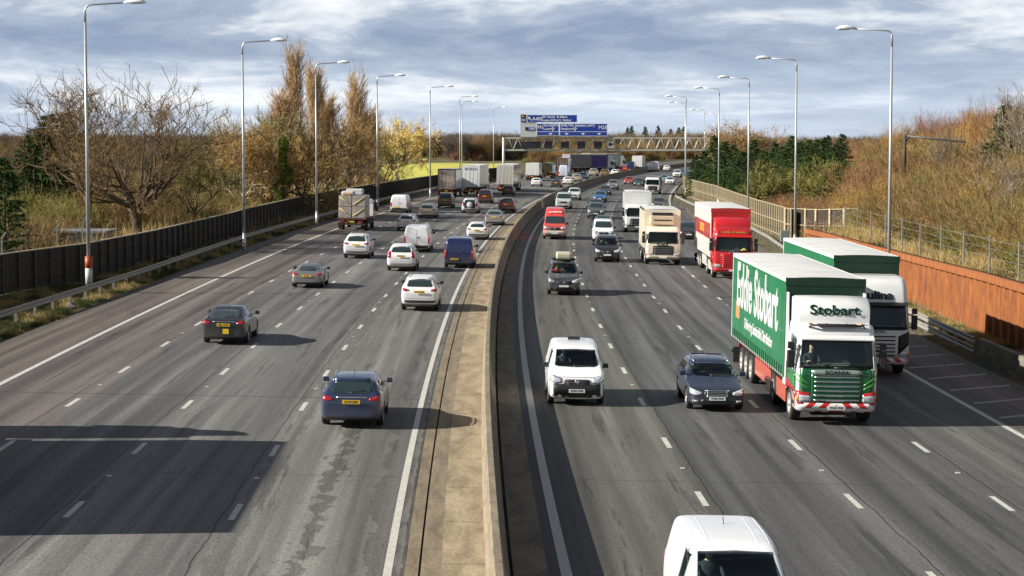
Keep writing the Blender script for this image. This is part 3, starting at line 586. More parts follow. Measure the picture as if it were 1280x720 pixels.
def rear_kit(root, yb, hw=1.25, haz=True, low=.52, platetxt=None):
    bar = MB().box(-hw, hw, yb-.04, yb+.06, low, low+.14).build('rear_bumper', CHASSIS, root)
    for s in (-1, 1):
        MB().box(s*.55 if s > 0 else -.98, .98 if s > 0 else -.55, yb-.06, yb+.02, low+.2, low+.36).build('tail_light', REDL, root, bevel=.01)
        if haz: MB().box(min(s*.52, s*1.2), max(s*.52, s*1.2), yb-.05, yb+.0, low+.0, low+.13).build('reflective_marker', HAZ_RY, root)
        MB().box(min(s*.8, s*1.2), max(s*.8, s*1.2), yb+.15, yb+.17, .15, .75).build('mudflap', RUBBER, root)
    plate(root, yb-.06, low+.30, False, platetxt)
def box_body(root, name, y0, y1, z0, z1, hw, m, roof=None, frame=None):
    b = MB().box(-hw, hw, y0, y1, z0, z1).build(name, m, root, bevel=.03)
    r = MB(); n = 6   # slightly arched roof skin
    for i in range(n):
        a, c = -hw*.985+2*hw*.985*i/n, -hw*.985+2*hw*.985*(i+1)/n; h = lambda x: z1+.004+.045*(1-(x/hw)**2)
        r.add([(a, y0+.02, h(a)), (c, y0+.02, h(c)), (c, y1-.02, h(c)), (a, y1-.02, h(a))], [(0, 1, 2, 3)], 0, True)
    r.build('roof', roof or m, root)
    fr = frame or BLACK
    for s in (-1, 1): MB().box(min(s*(hw-.03), s*(hw+.012)), max(s*(hw-.03), s*(hw+.012)), y0-.01, y1+.01, z1-.11, z1+.012).build('top_rail', fr, root)
    return b
def rear_doors(root, yb, z0, z1, hw, m, frame=None, bars=True, fac=None):
    fr = frame or m
    for s in (-1, 1): MB().box(min(s*(hw-.09), s*(hw+.014)), max(s*(hw-.09), s*(hw+.014)), yb-.035, yb+.04, z0-.02, z1+.02).build('rear_post', fr, root)
    MB().box(-hw+.09, hw-.09, yb-.035, yb+.02, z1-.13, z1+.02).build('rear_header', fr, root)
    for s in (-1, 1):
        d = MB().box(min(s*.012, s*(hw-.10)), max(s*.012, s*(hw-.10)), yb-.03, yb+.01, z0+.03, z1-.14).build('rear_door', fac or m, root)
        if bars:
            for x in (.25, .85): MB().tube([(s*x, yb-.045, z0+.06), (s*x, yb-.045, z1-.2)], .011, 5).build('lock_bar', GALV_L, d)
def curtain_side(root, y0, y1, z0, z1, hw, m, n=24, band=.14):
    for s in (-1, 1):
        for k in range(n):
            y = y0+(y1-y0)*(k+.5)/n; o = MB().box(min(s*(hw+.004), s*(hw+.02)), max(s*(hw+.004), s*(hw+.02)), y-.028, y+.028, z0-.10, z0+.34).build('curtain_strap', BLACK, root)
        MB().box(min(s*(hw-.02), s*(hw+.010)), max(s*(hw-.02), s*(hw+.010)), y0, y1, z0-.02, z0+.05).build('side_rail', STEELW, root)
def skirt(root, y0, y1, z0, z1, hw, m, nm='side_skirt'):
    for s in (-1, 1): MB().box(min(s*(hw-.05), s*hw), max(s*(hw-.05), s*hw), y0, y1, z0, z1).build(nm, m, root, bevel=.01)
def deflector(root, hl, z0, z1, d0, d1, w0, w1, m, side=True):
    mb = MB(); n = 12; rings = []
    for i in range(n+1):
        t = i/n; d = d0+(d1-d0)*t**2.5; z = z0+(z1-z0)*math.sin(t*PI/2); w = w0+(w1-w0)*t; rings.append([(-w, hl-d, z-.04), (-w*.93, hl-d+.0, z), (-w*.4, hl-d+.06, z+.02), (w*.4, hl-d+.06, z+.02), (w*.93, hl-d, z), (w, hl-d, z-.04)])
    vs = [p for r in rings for p in r]; fs = [(i*6+k, i*6+k+1, (i+1)*6+k+1, (i+1)*6+k) for i in range(n) for k in range(5)]
    mb.add(vs, fs, 0, True)
    for s, k in ((-1, 0), (1, 5)):
        side_ = [r[k] for r in rings]; b = [(p[0], p[1], z0-.06) for p in side_]; m_ = len(side_)
        mb.add(side_+b, [(i, i+1, m_+i+1, m_+i) for i in range(m_-1)], 0)
    e = rings[-1]; mb.add([e[0], e[5], (e[5][0], e[5][1], z0-.06), (e[0][0], e[0][1], z0-.06)], [(0, 1, 2, 3)])
    o = mb.build('roof_deflector', m, root, fix=True)
    return o
def big_cab(root, hl, pm, lowm, bump, high=False, back=2.25):
    rows = [(.42, .12, 1.16), (.50, .02, 1.23), (.95, 0, 1.25), (1.7, .02, 1.25), (1.78, .03, 1.25), (2.68, .20, 1.18), (2.80, .23, 1.17), (3.0, .32, 1.15), (3.09, .5, 1.06)]
    if high: rows = rows[:6]+[(2.80, .23, 1.18), (3.35, .42, 1.15), (3.60, .7, 1.1), (3.68, 1.1, 1.0)]
    wz = (1.73, 2.70, 1.16, 1.09)
    bvh, wi = cab_unit(root, hl, pm, rows, back, 1.42, wz)
    return bvh, wi, wz
CURT = {}
def artic(label, cabp, lowp, trailer_m, group=None, fair=True, L=16.3, roof_m=None, high=False, name='articulated_lorry', slat=CHROME, bump=None, tr_z=(1.18, 4.32), rail=None, skirtm=None, curtain=True, defl=True, bulk=None, grm=None, lite=False, doors=None):
    root = empty(name, label, 'lorry', group); hl = L/2
    bvh, wi, wz = big_cab(root, hl, cabp, lowp, bump, high)
    common_cab(root, hl, cabp, bvh, wi, wz, 1.25, 2.25, 1.42, grm or BLACK, bump or BLACK, slat=slat)
    vis = MB()
    vis.add([(-1.12, hl-.30, 2.78), (1.12, hl-.30, 2.78), (1.10, hl+.06, 2.66), (-1.10, hl+.06, 2.66), (-1.12, hl-.30, 2.74), (1.12, hl-.30, 2.74), (1.10, hl+.06, 2.63), (-1.10, hl+.06, 2.63)], [(0, 1, 2, 3), (7, 6, 5, 4), (3, 2, 6, 7), (0, 3, 7, 4), (1, 5, 6, 2)]); vis.build('sun_visor', cabp if not high else BLACK, root)
    df = deflector(root, hl, 3.05, 3.84, .75, 1.9, 1.06, 1.16, cabp) if (defl and not high) else None
    for s in ((-1, 1) if fair else ()): MB().box(min(s*1.18, s*1.235), max(s*1.18, s*1.235), hl-2.95, hl-2.2, .95, 3.9 if not high else 3.6).build('side_fairing', cabp, root, bevel=.02)
    MB().box(-.42, .42, hl-L+.3, hl-.9, .72, 1.02).build('chassis', CHASSIS, root)
    lorry_wheels(root, hl, [1.42, 5.15]); lorry_wheels(root, hl, [L-5.6, L-4.25, L-2.9], hw=1.25)
    skirt(root, hl-4.45, hl-2.35, .42, 1.0, 1.22, skirtm or lowp, 'tank_skirt')
    skirt(root, hl-L+6.5, hl-5.9, .45, 1.08, 1.2, skirtm or CHASSIS)
    for s in (-1, 1):
        MB().box(min(s*.9, s*1.25), max(s*.9, s*1.25), hl-5.75, hl-4.55, 1.06, 1.10).build('mudguard', BLACK, root)
    y0, y1 = hl-L, hl-(2.62 if fair else 3.1)
    b = box_body(root, 'trailer', y0, y1, tr_z[0], tr_z[1], 1.265, trailer_m, roof_m, rail)
    if curtain: curtain_side(root, y0+.2, y1-.2, tr_z[0], tr_z[1], 1.265, trailer_m, 8 if lite else 26)
    MB().box(-1.25, 1.25, y1+.004, y1+.05, tr_z[0], tr_z[1]-.01).build('bulkhead', bulk or trailer_m, root)
    MB().box(-1.27, 1.27, y1-.02, y1+.065, tr_z[1]-.22, tr_z[1]+.02).build('bulkhead_header', bulk or trailer_m, root)
    rear_doors(root, y0, tr_z[0], tr_z[1], 1.265, doors or trailer_m, rail); rear_kit(root, y0)
    plate(root, hl+.03, .55, True, None)
    root['_L'] = L; return root, bvh, df, (y0, y1)
def rigid(label, cabp, box_m, L=9.0, top=3.7, name='box_lorry', group=None, front_m=None, fridge=False, roof_m=None, frame=None, cat='lorry', doors=None, low=None, txt=None, box=True, bz=1.05, grm=None, slat=None, platf=None, axles=None, haz=True):
    root = empty(name, label, cat, group); hl = L/2; hw = 1.2
    rows = [(.42, .10, 1.10), (.50, .02, 1.17), (.95, 0, 1.2), (1.42, .02, 1.2), (1.5, .03, 1.2), (2.30, .26, 1.12), (2.42, .30, 1.10), (2.55, .42, 1.06), (2.62, .6, .98)]
    wz = (1.48, 2.28, 1.10, 1.02); bvh, wi = cab_unit(root, hl, cabp, rows, 2.0, 1.3, wz, .46)
    common_cab(root, hl, cabp, bvh, wi, wz, 1.2, 2.0, 1.3, grm or BLACK, low or BLACK, lights_z=(.66, .84), gw=.72, gz=(.68, 1.32), slat=slat or mat('grille_grey', (.12, .12, .13), .4), slats=4)
    MB().box(-.42, .42, -hl+.3, hl-.9, .66, .92).build('chassis', CHASSIS, root)
    lorry_wheels(root, hl, axles or [1.3, L-2.3], r=.46, hw=1.22)
    skirt(root, -hl+3.2, hl-2.3, .5, .9, 1.2, CHASSIS, 'side_guard')
    if box:
        b = box_body(root, 'load_box', -hl, hl-2.1, bz, top, 1.26, box_m, roof_m, frame); MB().box(-1.27, 1.27, hl-2.115, hl-2.07, bz+.0, top+.01).build('front_panel', front_m or box_m, root, bevel=.01)
        rear_doors(root, -hl, bz, top, 1.26, doors or box_m, frame)
        if fridge:
            f = MB().box(-.85, .85, hl-2.09, hl-1.62, 2.72, 3.35).build('fridge_unit', mat('cream_fridge_casing', (.62, .52, .36), .45, noise=.3), root, bevel=.08)
            MB().box(-.62, .62, hl-1.66, hl-1.60, 3.0, 3.08).build('fridge_vent', BLACK, f)
            v = MB().box(-.72, .72, hl-2.09, hl-1.80, 3.36, 3.56).build('fridge_vent', BLACK, f, bevel=.02)
    rear_kit(root, -hl, haz=haz); plate(root, hl+.03, .55, True, platf)
    root['_L'] = L; return root, bvh, hl
# ------------------------------------------------------------------ setting
def sheet(name, la, lb, Y0, Y1, dz, m, step=2.0, kind='structure', nlat=1, zf=None):
    A = la if callable(la) else (lambda Y: la); B = lb if callable(lb) else (lambda Y: lb)
    n = max(1, int((Y1-Y0)/step)); vs = []; fs = []; uv = []
    for i in range(n+1):
        Y = Y0+(Y1-Y0)*i/n
        for j in range(nlat+1):
            l = A(Y)+(B(Y)-A(Y))*j/nlat; p = road(l, Y, dz if not zf else 0); 
            if zf: p.z = zf(l, Y)
            vs.append(p); uv.append((l, Y))
    w = nlat+1
    for i in range(n):
        for j in range(nlat): fs.append((i*w+j, i*w+j+1, (i+1)*w+j+1, (i+1)*w+j))
    me = bpy.data.meshes.new(name); me.from_pydata(vs, [], fs); me.materials.append(m); ul = me.uv_layers.new(name='UV')
    li = [v for f in fs for v in f]; ul.data.foreach_set('uv', [c for v in li for c in uv[v]]); me.polygons.foreach_set('use_smooth', [True]*len(fs)); me.update()
    o = link(name, me); 
    if kind: o['kind'] = kind
    return o
def M_(nt, op, a, b=None, c=None, clamp=False):
    n = nd(nt, 'ShaderNodeMath', operation=op); n.use_clamp = clamp
    for i, x in enumerate((a, b, c)):
        if x is None: continue
        if isinstance(x, (int, float)): n.inputs[i].default_value = x
        else: nt.links.new(x, n.inputs[i])
    return n.outputs[0]
def asphalt():
    # worn surface: lane tones, streaks along the road, joints
    m, nt, b = new_mat('worn_asphalt'); L = nt.links
    uv = nd(nt, 'ShaderNodeUVMap'); sp = nd(nt, 'ShaderNodeSeparateXYZ'); L.new(uv.outputs[0], sp.inputs[0]); u, v = sp.outputs[0], sp.outputs[1]
    def nz(su, sv, det=4, off=0, dist=0, rough=.55):
        c = nd(nt, 'ShaderNodeCombineXYZ'); L.new(M_(nt, 'MULTIPLY', u, su), c.inputs[0]); L.new(M_(nt, 'MULTIPLY', v, sv), c.inputs[1]); c.inputs[2].default_value = off
        n = nd(nt, 'ShaderNodeTexNoise'); n.inputs['Scale'].default_value = 1; n.inputs['Detail'].default_value = det; n.inputs['Distortion'].default_value = dist; n.inputs['Roughness'].default_value = rough; L.new(c.outputs[0], n.inputs['Vector']); return n.outputs[0]
    # resurfaced lanes: one tone per lane
    r = nd(nt, 'ShaderNodeValToRGB'); r.color_ramp.interpolation = 'CONSTANT'
    wob = M_(nt, 'MULTIPLY_ADD', nz(.0, .9, 2, 3.0), .24, -.12)
    t = M_(nt, 'MULTIPLY_ADD', M_(nt, 'ADD', u, wob), 1/60, .5); L.new(t, r.inputs[0]); e = r.color_ramp.elements
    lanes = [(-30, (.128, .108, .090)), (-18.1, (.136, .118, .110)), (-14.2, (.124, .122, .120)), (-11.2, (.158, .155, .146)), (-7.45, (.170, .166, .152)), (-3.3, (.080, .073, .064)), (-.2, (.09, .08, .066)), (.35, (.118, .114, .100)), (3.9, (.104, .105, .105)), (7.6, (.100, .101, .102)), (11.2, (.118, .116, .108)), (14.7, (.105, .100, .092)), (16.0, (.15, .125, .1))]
    e[0].position = 0; e[0].color = (*lanes[0][1], 1); e[1].position = (lanes[1][0]+30)/60; e[1].color = (*lanes[1][1], 1)
    for l, c in lanes[2:]: x = e.new((l+30)/60); x.color = (*c, 1)
    # streaks along the road: tyre tracks, oil, pale polished bands
    st = nz(1.5, .012, 3, 1.3); st2 = nz(2.6, .045, 6, 7.7, .15, .6); pt = nz(.22, .05, 4, 4.4); fine = nz(20, 6, 3, 2.2, 0, .85)
    f = M_(nt, 'MULTIPLY_ADD', st, 2.0, .0); f = M_(nt, 'MULTIPLY', f, M_(nt, 'MULTIPLY_ADD', st2, 1.5, .25)); f = M_(nt, 'MULTIPLY', f, M_(nt, 'MULTIPLY_ADD', pt, .6, .50)); f = M_(nt, 'MULTIPLY', f, M_(nt, 'MULTIPLY_ADD', fine, 1.7, .15))
    # dark scuffed patches where binder shows
    dk = nz(1.5, .055, 8, 11.0, .25, .72); dkm = nd(nt, 'ShaderNodeMapRange'); L.new(dk, dkm.inputs[0]); dkm.inputs[1].default_value = .575; dkm.inputs[2].default_value = .60; dkm.inputs[3].default_value = 1; dkm.inputs[4].default_value = .60
    f = M_(nt, 'MULTIPLY', f, dkm.outputs[0])
    trk = M_(nt, 'COSINE', M_(nt, 'MULTIPLY', M_(nt, 'ADD', u, M_(nt, 'MULTIPLY_ADD', nz(0, .02, 2, 6.0), .5, -.25)), 2*PI/1.82)); f = M_(nt, 'MULTIPLY', f, M_(nt, 'MULTIPLY_ADD', trk, .085, 1))
    # a ragged dark drip band down the middle of the lane nearest the reservation
    dr = M_(nt, 'ABSOLUTE', M_(nt, 'ADD', M_(nt, 'ADD', u, 5.35), M_(nt, 'MULTIPLY_ADD', nz(0, .35, 3, 14.0), .5, -.25))); db = M_(nt, 'LESS_THAN', dr, M_(nt, 'MULTIPLY_ADD', nz(2.5, 1.1, 5, 15.0), 1.5, -.58)); f = M_(nt, 'MULTIPLY', f, M_(nt, 'MULTIPLY_ADD', M_(nt, 'MULTIPLY', db, M_(nt, 'LESS_THAN', v, 62)), -.42, 1))
    # binder-rich darker margins with ragged edges each side of it
    for c0, w0 in ((-3.75, .55), (-7.0, .35)):
        dm = M_(nt, 'ABSOLUTE', M_(nt, 'SUBTRACT', u, c0)); k2 = M_(nt, 'LESS_THAN', dm, M_(nt, 'MULTIPLY_ADD', nz(1.4, .5, 6, 17.0+c0), 2.2*w0, -.45*w0)); f = M_(nt, 'MULTIPLY', f, M_(nt, 'MULTIPLY_ADD', k2, -.30, 1))
    # longitudinal joints just beside the lane lines
    jn = None
    wv = M_(nt, 'MULTIPLY_ADD', nz(0, .5, 6, 8.0), .22, -.11); uu = M_(nt, 'ADD', u, wv)
    for l in (-14.75, -11.15, -7.45, 3.95, 7.6, 11.2):
        d = M_(nt, 'ABSOLUTE', M_(nt, 'SUBTRACT', uu, l)); k = M_(nt, 'LESS_THAN', d, .022); jn = k if jn is None else M_(nt, 'MAXIMUM', jn, k)
    # transverse joints
    vw = M_(nt, 'MULTIPLY_ADD', nz(.5, 0, 3, 5.0), .3, -.15)
    for v0, per in ((66.2, 59.0), (51.0, 83.0), (86.0, 97.0)):
        fr = M_(nt, 'FRACT', M_(nt, 'MULTIPLY', M_(nt, 'ADD', M_(nt, 'SUBTRACT', v, v0), vw), 1/per)); k = M_(nt, 'LESS_THAN', fr, .11/per)
        if v0 != 66.2: k = M_(nt, 'MULTIPLY', k, .5)
        jn = M_(nt, 'MAXIMUM', jn, k)
    f = M_(nt, 'MULTIPLY', f, M_(nt, 'MULTIPLY_ADD', jn, -.65, 1))
    sc_ = nd(nt, 'ShaderNodeVectorMath', operation='SCALE'); L.new(r.outputs[0], sc_.inputs[0]); L.new(f, sc_.inputs[3]); L.new(sc_.outputs[0], b.inputs['Base Color'])
    b.inputs['Roughness'].default_value = .72; b.inputs['Specular IOR Level'].default_value = .35
    bp = nd(nt, 'ShaderNodeBump'); bp.inputs['Strength'].default_value = .25; bp.inputs['Distance'].default_value = .02; L.new(fine, bp.inputs['Height']); L.new(bp.outputs[0], b.inputs['Normal'])
    return m
ASPH = asphalt()
LINE = mat('road_line_paint', (.62, .60, .54), .6, noise=.35, nscale=9)
LINE_D = mat('worn_line_paint', (.42, .41, .38), .7, noise=.5, nscale=5)
def conc(name, c1, c2, su=2.0, sv=.25, stain=.5, seam=0):
    m, nt, b = new_mat(name); L = nt.links; uv = nd(nt, 'ShaderNodeUVMap'); sp = nd(nt, 'ShaderNodeSeparateXYZ'); L.new(uv.outputs[0], sp.inputs[0])
    c = nd(nt, 'ShaderNodeCombineXYZ'); L.new(M_(nt, 'MULTIPLY', sp.outputs[0], su), c.inputs[0]); L.new(M_(nt, 'MULTIPLY', sp.outputs[1], sv), c.inputs[1])
    n = nd(nt, 'ShaderNodeTexNoise'); n.inputs['Scale'].default_value = 1; n.inputs['Detail'].default_value = 7; n.inputs['Roughness'].default_value = .68; n.inputs['Distortion'].default_value = .6; L.new(c.outputs[0], n.inputs['Vector'])
    mr = nd(nt, 'ShaderNodeMapRange'); L.new(n.outputs[0], mr.inputs[0]); mr.inputs[1].default_value = .35; mr.inputs[2].default_value = .62
    mx = nd(nt, 'ShaderNodeMix', data_type='RGBA'); L.new(mr.outputs[0], mx.inputs[0]); mx.inputs[6].default_value = (*c2, 1); mx.inputs[7].default_value = (*c1, 1); out = mx.outputs[2]
    c2_ = nd(nt, 'ShaderNodeCombineXYZ'); L.new(M_(nt, 'MULTIPLY', sp.outputs[0], 14), c2_.inputs[0]); L.new(M_(nt, 'MULTIPLY', sp.outputs[1], 3.5), c2_.inputs[1])
    n2_ = nd(nt, 'ShaderNodeTexNoise'); n2_.inputs['Scale'].default_value = 1; n2_.inputs['Detail'].default_value = 6; n2_.inputs['Roughness'].default_value = .75; L.new(c2_.outputs[0], n2_.inputs['Vector'])
    sg = nd(nt, 'ShaderNodeVectorMath', operation='SCALE'); L.new(out, sg.inputs[0]); L.new(M_(nt, 'MULTIPLY_ADD', n2_.outputs[0], 1.4, .3), sg.inputs[3]); out = sg.outputs[0]
    if seam:
        k = M_(nt, 'LESS_THAN', M_(nt, 'FRACT', M_(nt, 'MULTIPLY', sp.outputs[1], 1/seam)), .05/seam); m2 = nd(nt, 'ShaderNodeMix', data_type='RGBA'); L.new(M_(nt, 'MULTIPLY', k, .7), m2.inputs[0]); L.new(out, m2.inputs[6]); m2.inputs[7].default_value = (.03, .025, .02, 1); out = m2.outputs[2]
    L.new(out, b.inputs['Base Color']); b.inputs['Roughness'].default_value = .85; return m
C_CH = conc('channel_concrete', (.23, .185, .12), (.13, .10, .065), 3, .4, seam=6)
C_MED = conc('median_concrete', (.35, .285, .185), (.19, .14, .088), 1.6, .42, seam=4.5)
C_MEDR = conc('concrete_shade_tint', (.20, .155, .10), (.10, .075, .05), 1.6, .45, seam=9)  # darker copy of the apron concrete: the barrier's shade put into the colour
C_WALL = conc('barrier_concrete', (.25, .205, .145), (.15, .12, .08), 2.5, .5, seam=6)
lY0, lY1 = 24.0, 1150.0
lo_edge = lambda Y: -20.9 if Y < 330 else -20.9
def ro_edge(Y):
    t = np.interp(Y, [0, 80, 120, 180, 210, 250, 294, 330], [17.9, 17.9, 18.6, 19.5, 19.2, 17.2, 14.6+.2, 14.8+.2]); return float(t)
rd = sheet('left_carriageway', lo_edge, -3.2, lY0, lY1, 0, ASPH, 3, nlat=8)
rd = sheet('right_carriageway', .0-.35, ro_edge, lY0, lY1, 0, ASPH, 3, nlat=8)
# median: channels, slot, concrete apron, apron beyond the barrier with shade put into its colour
sheet('drainage_channel', -3.2, -2.93, lY0, lY1, .004, C_CH, 3); sheet('drainage_channel', -2.93, -2.885, lY0, lY1, -.04, DARK, 3); sheet('drainage_channel', -2.885, -2.48, lY0, lY1, .012, C_CH, 3)
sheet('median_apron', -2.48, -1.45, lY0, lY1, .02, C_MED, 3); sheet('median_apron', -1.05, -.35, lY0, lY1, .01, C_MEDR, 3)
def profile_run(name, prof, Y0, Y1, m, step=3, parent=None, la=None, closed=True):
    """sweep (lat, z) profile along the road"""
    n = int((Y1-Y0)/step); vs = []; uv = []; fs = []; k = len(prof); cum = [0]
    for a, b in zip(prof, prof[1:]): cum.append(cum[-1]+math.hypot(a[0]-b[0], a[1]-b[1]))
    for i in range(n+1):
        Y = Y0+(Y1-Y0)*i/n; o = la(Y) if la else 0
        for (l, z), c in zip(prof, cum): p = road(l+o, Y, z); vs.append(p); uv.append((c, Y))
    for i in range(n):
        for j in range(k-1): fs.append((i*k+j, i*k+j+1, (i+1)*k+j+1, (i+1)*k+j))
    fs.append(tuple(range(k))); fs.append(tuple(range((n)*k+k-1, n*k-1, -1)))
    me = bpy.data.meshes.new(name); me.from_pydata(vs, [], fs); me.materials.append(m); ul = me.uv_layers.new(name='UV'); ul.data.foreach_set('uv', [c for f in fs for v in f for c in uv[v]]); me.update()
    return link(name, me, parent)
w = profile_run('central_barrier', [(-1.60, -.02), (-1.58, .14), (-1.53, .34), (-1.50, .99), (-1.48, 1.01), (-1.34, 1.01), (-1.32, .99), (-1.24, .34), (-1.12, .0)], lY0, 1100, C_WALL, 3)
tag(w, 'long curving concrete central barrier dividing the two carriageways', 'barrier')
# markings
def line(lat, wd, Y0, Y1, m=LINE, name='edge_line'): return sheet(name, lat-wd/2, lat+wd/2, Y0, Y1, .005, m, 3)
line(-3.53, .17, lY0, lY1); line(0, .22, lY0, lY1, LINE_D if False else mat('edge_line_shade_tint', (.50, .48, .43), .6, noise=.35, nscale=9)); line(-17.75, .2, lY0, lY1); line(14.55, .2, lY0, lY1)  # line beside the barrier uses a darker paint copy, shade put into its colour
def dashes(name, lat, phase, period=9.05, ln=2.0):
    vs = []; fs = []; uv = []; Y = phase-period*3
    while Y < 900:
        b = len(vs)
        for a in (-ln/2, ln/2):
            for s in (-.075, .075): vs.append(road(lat+s, Y+a, .005)); 
        fs.append((b, b+1, b+3, b+2)); Y += period
    me = bpy.data.meshes.new(name); me.from_pydata(vs, [], fs); me.materials.append(LINE); link(name, me)['kind'] = 'structure'
for l in (-7.2, -10.85, -14.45): dashes('lane_dashes', l, 45.9)
for l in (3.68, 7.35, 10.95): dashes('lane_dashes', l, 48.6)
studs = MB()
for l in (-7.2, -10.85, -14.45, 3.68, 7.35, 10.95):
    Y = 45.9+4.5 if l < 0 else 48.6+4.5
    while Y < 260:
        p = road(l, Y, 0); studs.box(p.x-.06, p.x+.06, p.y-.05, p.y+.05, p.z+.002, p.z+.022, 0); Y += 18.1
so = studs.build('road_studs', mat('road_stud', (.6, .6, .58), .4), bevel=0); so['kind'] = 'structure'
# hatched nearside strip on the right
hv = []; hf = []
for i in range(9):
    Y = 57.2+3.55*i; b = len(hv); n = 6
    for j in range(n+1):
        l = 14.9+(17.5-14.9)*j/n
        for s in (-.17, .17): hv.append(road(l, Y+s+1.9*j/n, .005))
    for j in range(n): hf.append((b+2*j, b+2*j+2, b+2*j+3, b+2*j+1))
me = bpy.data.meshes.new('hatch'); me.from_pydata(hv, [], hf); me.materials.append(LINE_D); link('hatched_markings', me)['kind'] = 'structure'

# ------------------------------------------------------------------ terrain
def sstep(a, b, x): t = max(0, min(1, (x-a)/(b-a))); return t*t*(3-2*t)
def wallrow(Y): return 1-sstep(150, 165, Y)
def ground(l, Y):
    base = -KS*max(-26, min(22, l))
    if -23 < l < 19: return base-.05-(.03 if l < 17 and l > -20.5 else 0)
    n = .35*math.sin(l*.21+Y*.05)+.25*math.sin(l*.13-Y*.083+1)
    if l <= -23: 
        t = sstep(-23, -60, l); return base*(1-t)+n*t*.8-.3*t
    w = sstep(21.6, 21.9, l)*wallrow(Y)*1.9
    amp = 1-.8*sstep(230, 430, Y); far = sstep(45, 140, l)
    h = base+w+(sstep(22, 60, l)*6.7*amp+far*3.0*amp)+n*sstep(24, 40, l)
    return h
def terrain_mat():
    m, nt, b = new_mat('rough_grass_ground'); L = nt.links; tc = nd(nt, 'ShaderNodeTexCoord'); 
    def nz(s, d=6):
        n = nd(nt, 'ShaderNodeTexNoise'); n.inputs['Scale'].default_value = s; n.inputs['Detail'].default_value = d; n.inputs['Roughness'].default_value = .7; L.new(tc.outputs['Object'], n.inputs['Vector']); return n.outputs[0]
    r = nd(nt, 'ShaderNodeValToRGB'); L.new(nz(.35), r.inputs[0]); e = r.color_ramp.elements; e[0].position = .35; e[0].color = (.05, .06, .018, 1); e[1].position = .62; e[1].color = (.17, .135, .06, 1); x = e.new(.5); x.color = (.10, .09, .035, 1)
    r2 = nd(nt, 'ShaderNodeMapRange'); L.new(nz(4), r2.inputs[0]); r2.inputs[1].default_value = .3; r2.inputs[2].default_value = .7; r2.inputs[3].default_value = .5; r2.inputs[4].default_value = 1.3
    s = nd(nt, 'ShaderNodeVectorMath', operation='SCALE'); L.new(r.outputs[0], s.inputs[0]); L.new(r2.outputs[0], s.inputs[3]); L.new(s.outputs[0], b.inputs['Base Color']); b.inputs['Roughness'].default_value = .95
    bp = nd(nt, 'ShaderNodeBump'); bp.inputs['Strength'].default_value = .8; bp.inputs['Distance'].default_value = .3; L.new(nz(3), bp.inputs['Height']); L.new(bp.outputs[0], b.inputs['Normal']); return m
TER = terrain_mat()
lats = np.array([-2200, -900, -400, -220, -140, -100, -80, -65, -55, -48, -42, -37, -33, -30, -28, -26, -24.5, -23.2, -22.9, -20.4, -19, -10, 0, 10, 16.4, 18.8, 20.2, 21.5, 21.75, 22, 23, 25, 28, 32, 36, 40, 45, 50, 56, 64, 75, 90, 120, 170, 260, 500, 1200, 2500])
Ys = np.concatenate([np.arange(-40, 420, 6), np.arange(420, 1200, 30), [1300, 1600, 2200, 3500, 6000]])
tv = []; 
for Y in Ys:
    for l in lats:
        Yc = float(Y); s = Cs(Yc) if Yc < 1200 else Cs(1200); lk = l
        # keep far lateral strips from folding over on the inside of the bend
        k = 1/math.sqrt(1+s*s); cx = Cc(Yc); tv.append((cx+lk*k, Yc-lk*s*k*min(1, 300/max(1, abs(lk))), ground(float(l), Yc)))
nl = len(lats); tf = [(i*nl+j, i*nl+j+1, (i+1)*nl+j+1, (i+1)*nl+j) for i in range(len(Ys)-1) for j in range(nl-1)]
te = link('grass_verge_terrain', np_mesh('terrain', tv, tf, TER, True)); te['kind'] = 'structure'
def field_mat():
    return mat('spring_field', (.60, .52, .07), .9, noise=.35, nscale=.08, col2=(.30, .34, .05))
FIELD = field_mat()
sheet('field', lambda Y: -.083*Y-Cc(Y), lambda Y: -(Cc(Y)+4) if Y > 380 else -25-max(0, (Y-335))*.05, 335, 640, 0, FIELD, 20, nlat=6, zf=lambda l, Y: ground(l, Y)+.12+.004*(Y-335)*.4)

# ------------------------------------------------------------------ fences and rails
GALV = mat('galvanised_steel', (.42, .44, .45), .45, .55, noise=.2, nscale=2)
RAILM = mat('weathered_rail_steel', (.33, .315, .28), .55, .35, noise=.35, nscale=3)
TIMB = mat('dark_weathered_timber', (.050, .042, .032), .9, noise=.5, nscale=3)
TIMP = mat('dark_fence_post', (.055, .05, .044), .8, noise=.3)
TIMC = mat('pale_timber_capping', (.42, .36, .26), .8, noise=.3, nscale=4)
PALET = mat('pale_acoustic_timber', (.46, .38, .24), .8, noise=.4, nscale=2)
def cross_at(la, Y, z=0): return road(la, Y, z)
def run_frame(laf, Y):
    a = road(laf(Y-1), Y-1); b = road(laf(Y+1), Y+1); t = (b-a).normalized(); c = road(laf(Y), Y); r = t.cross(Vector((0, 0, 1))).normalized(); return c, t, r
def set_frame(o, laf, Y, z=0):
    c, t, r = run_frame(laf, Y); th = Vector((t.x, t.y, 0)).normalized(); o.matrix_world = Matrix(((r.x, th.x, 0, c.x), (r.y, th.y, 0, c.y), (0, 0, 1, c.z+z), (0, 0, 0, 1)))
lfl = lambda Y: float(np.interp(Y, [60, 105, 116, 133, 163, 172, 232, 268, 325, 420], [-27.4, -26.8, -24.8, -24.0, -23.9, -24.2, -24.6, -24.0, -23.5, -23.3]))
fence_l = empty('noise_fence', 'tall dark weathered timber noise fence along the left verge with pale top capping', 'fence')
def fence_boards(parent, laf, Y0, Y1, z0, z1, th, m, step=2.0, nm='boards'):
    return profile_run(nm, [(-th/2, z0), (-th/2, z1), (th/2, z1), (th/2, z0)], Y0, Y1, m, step, parent, laf)
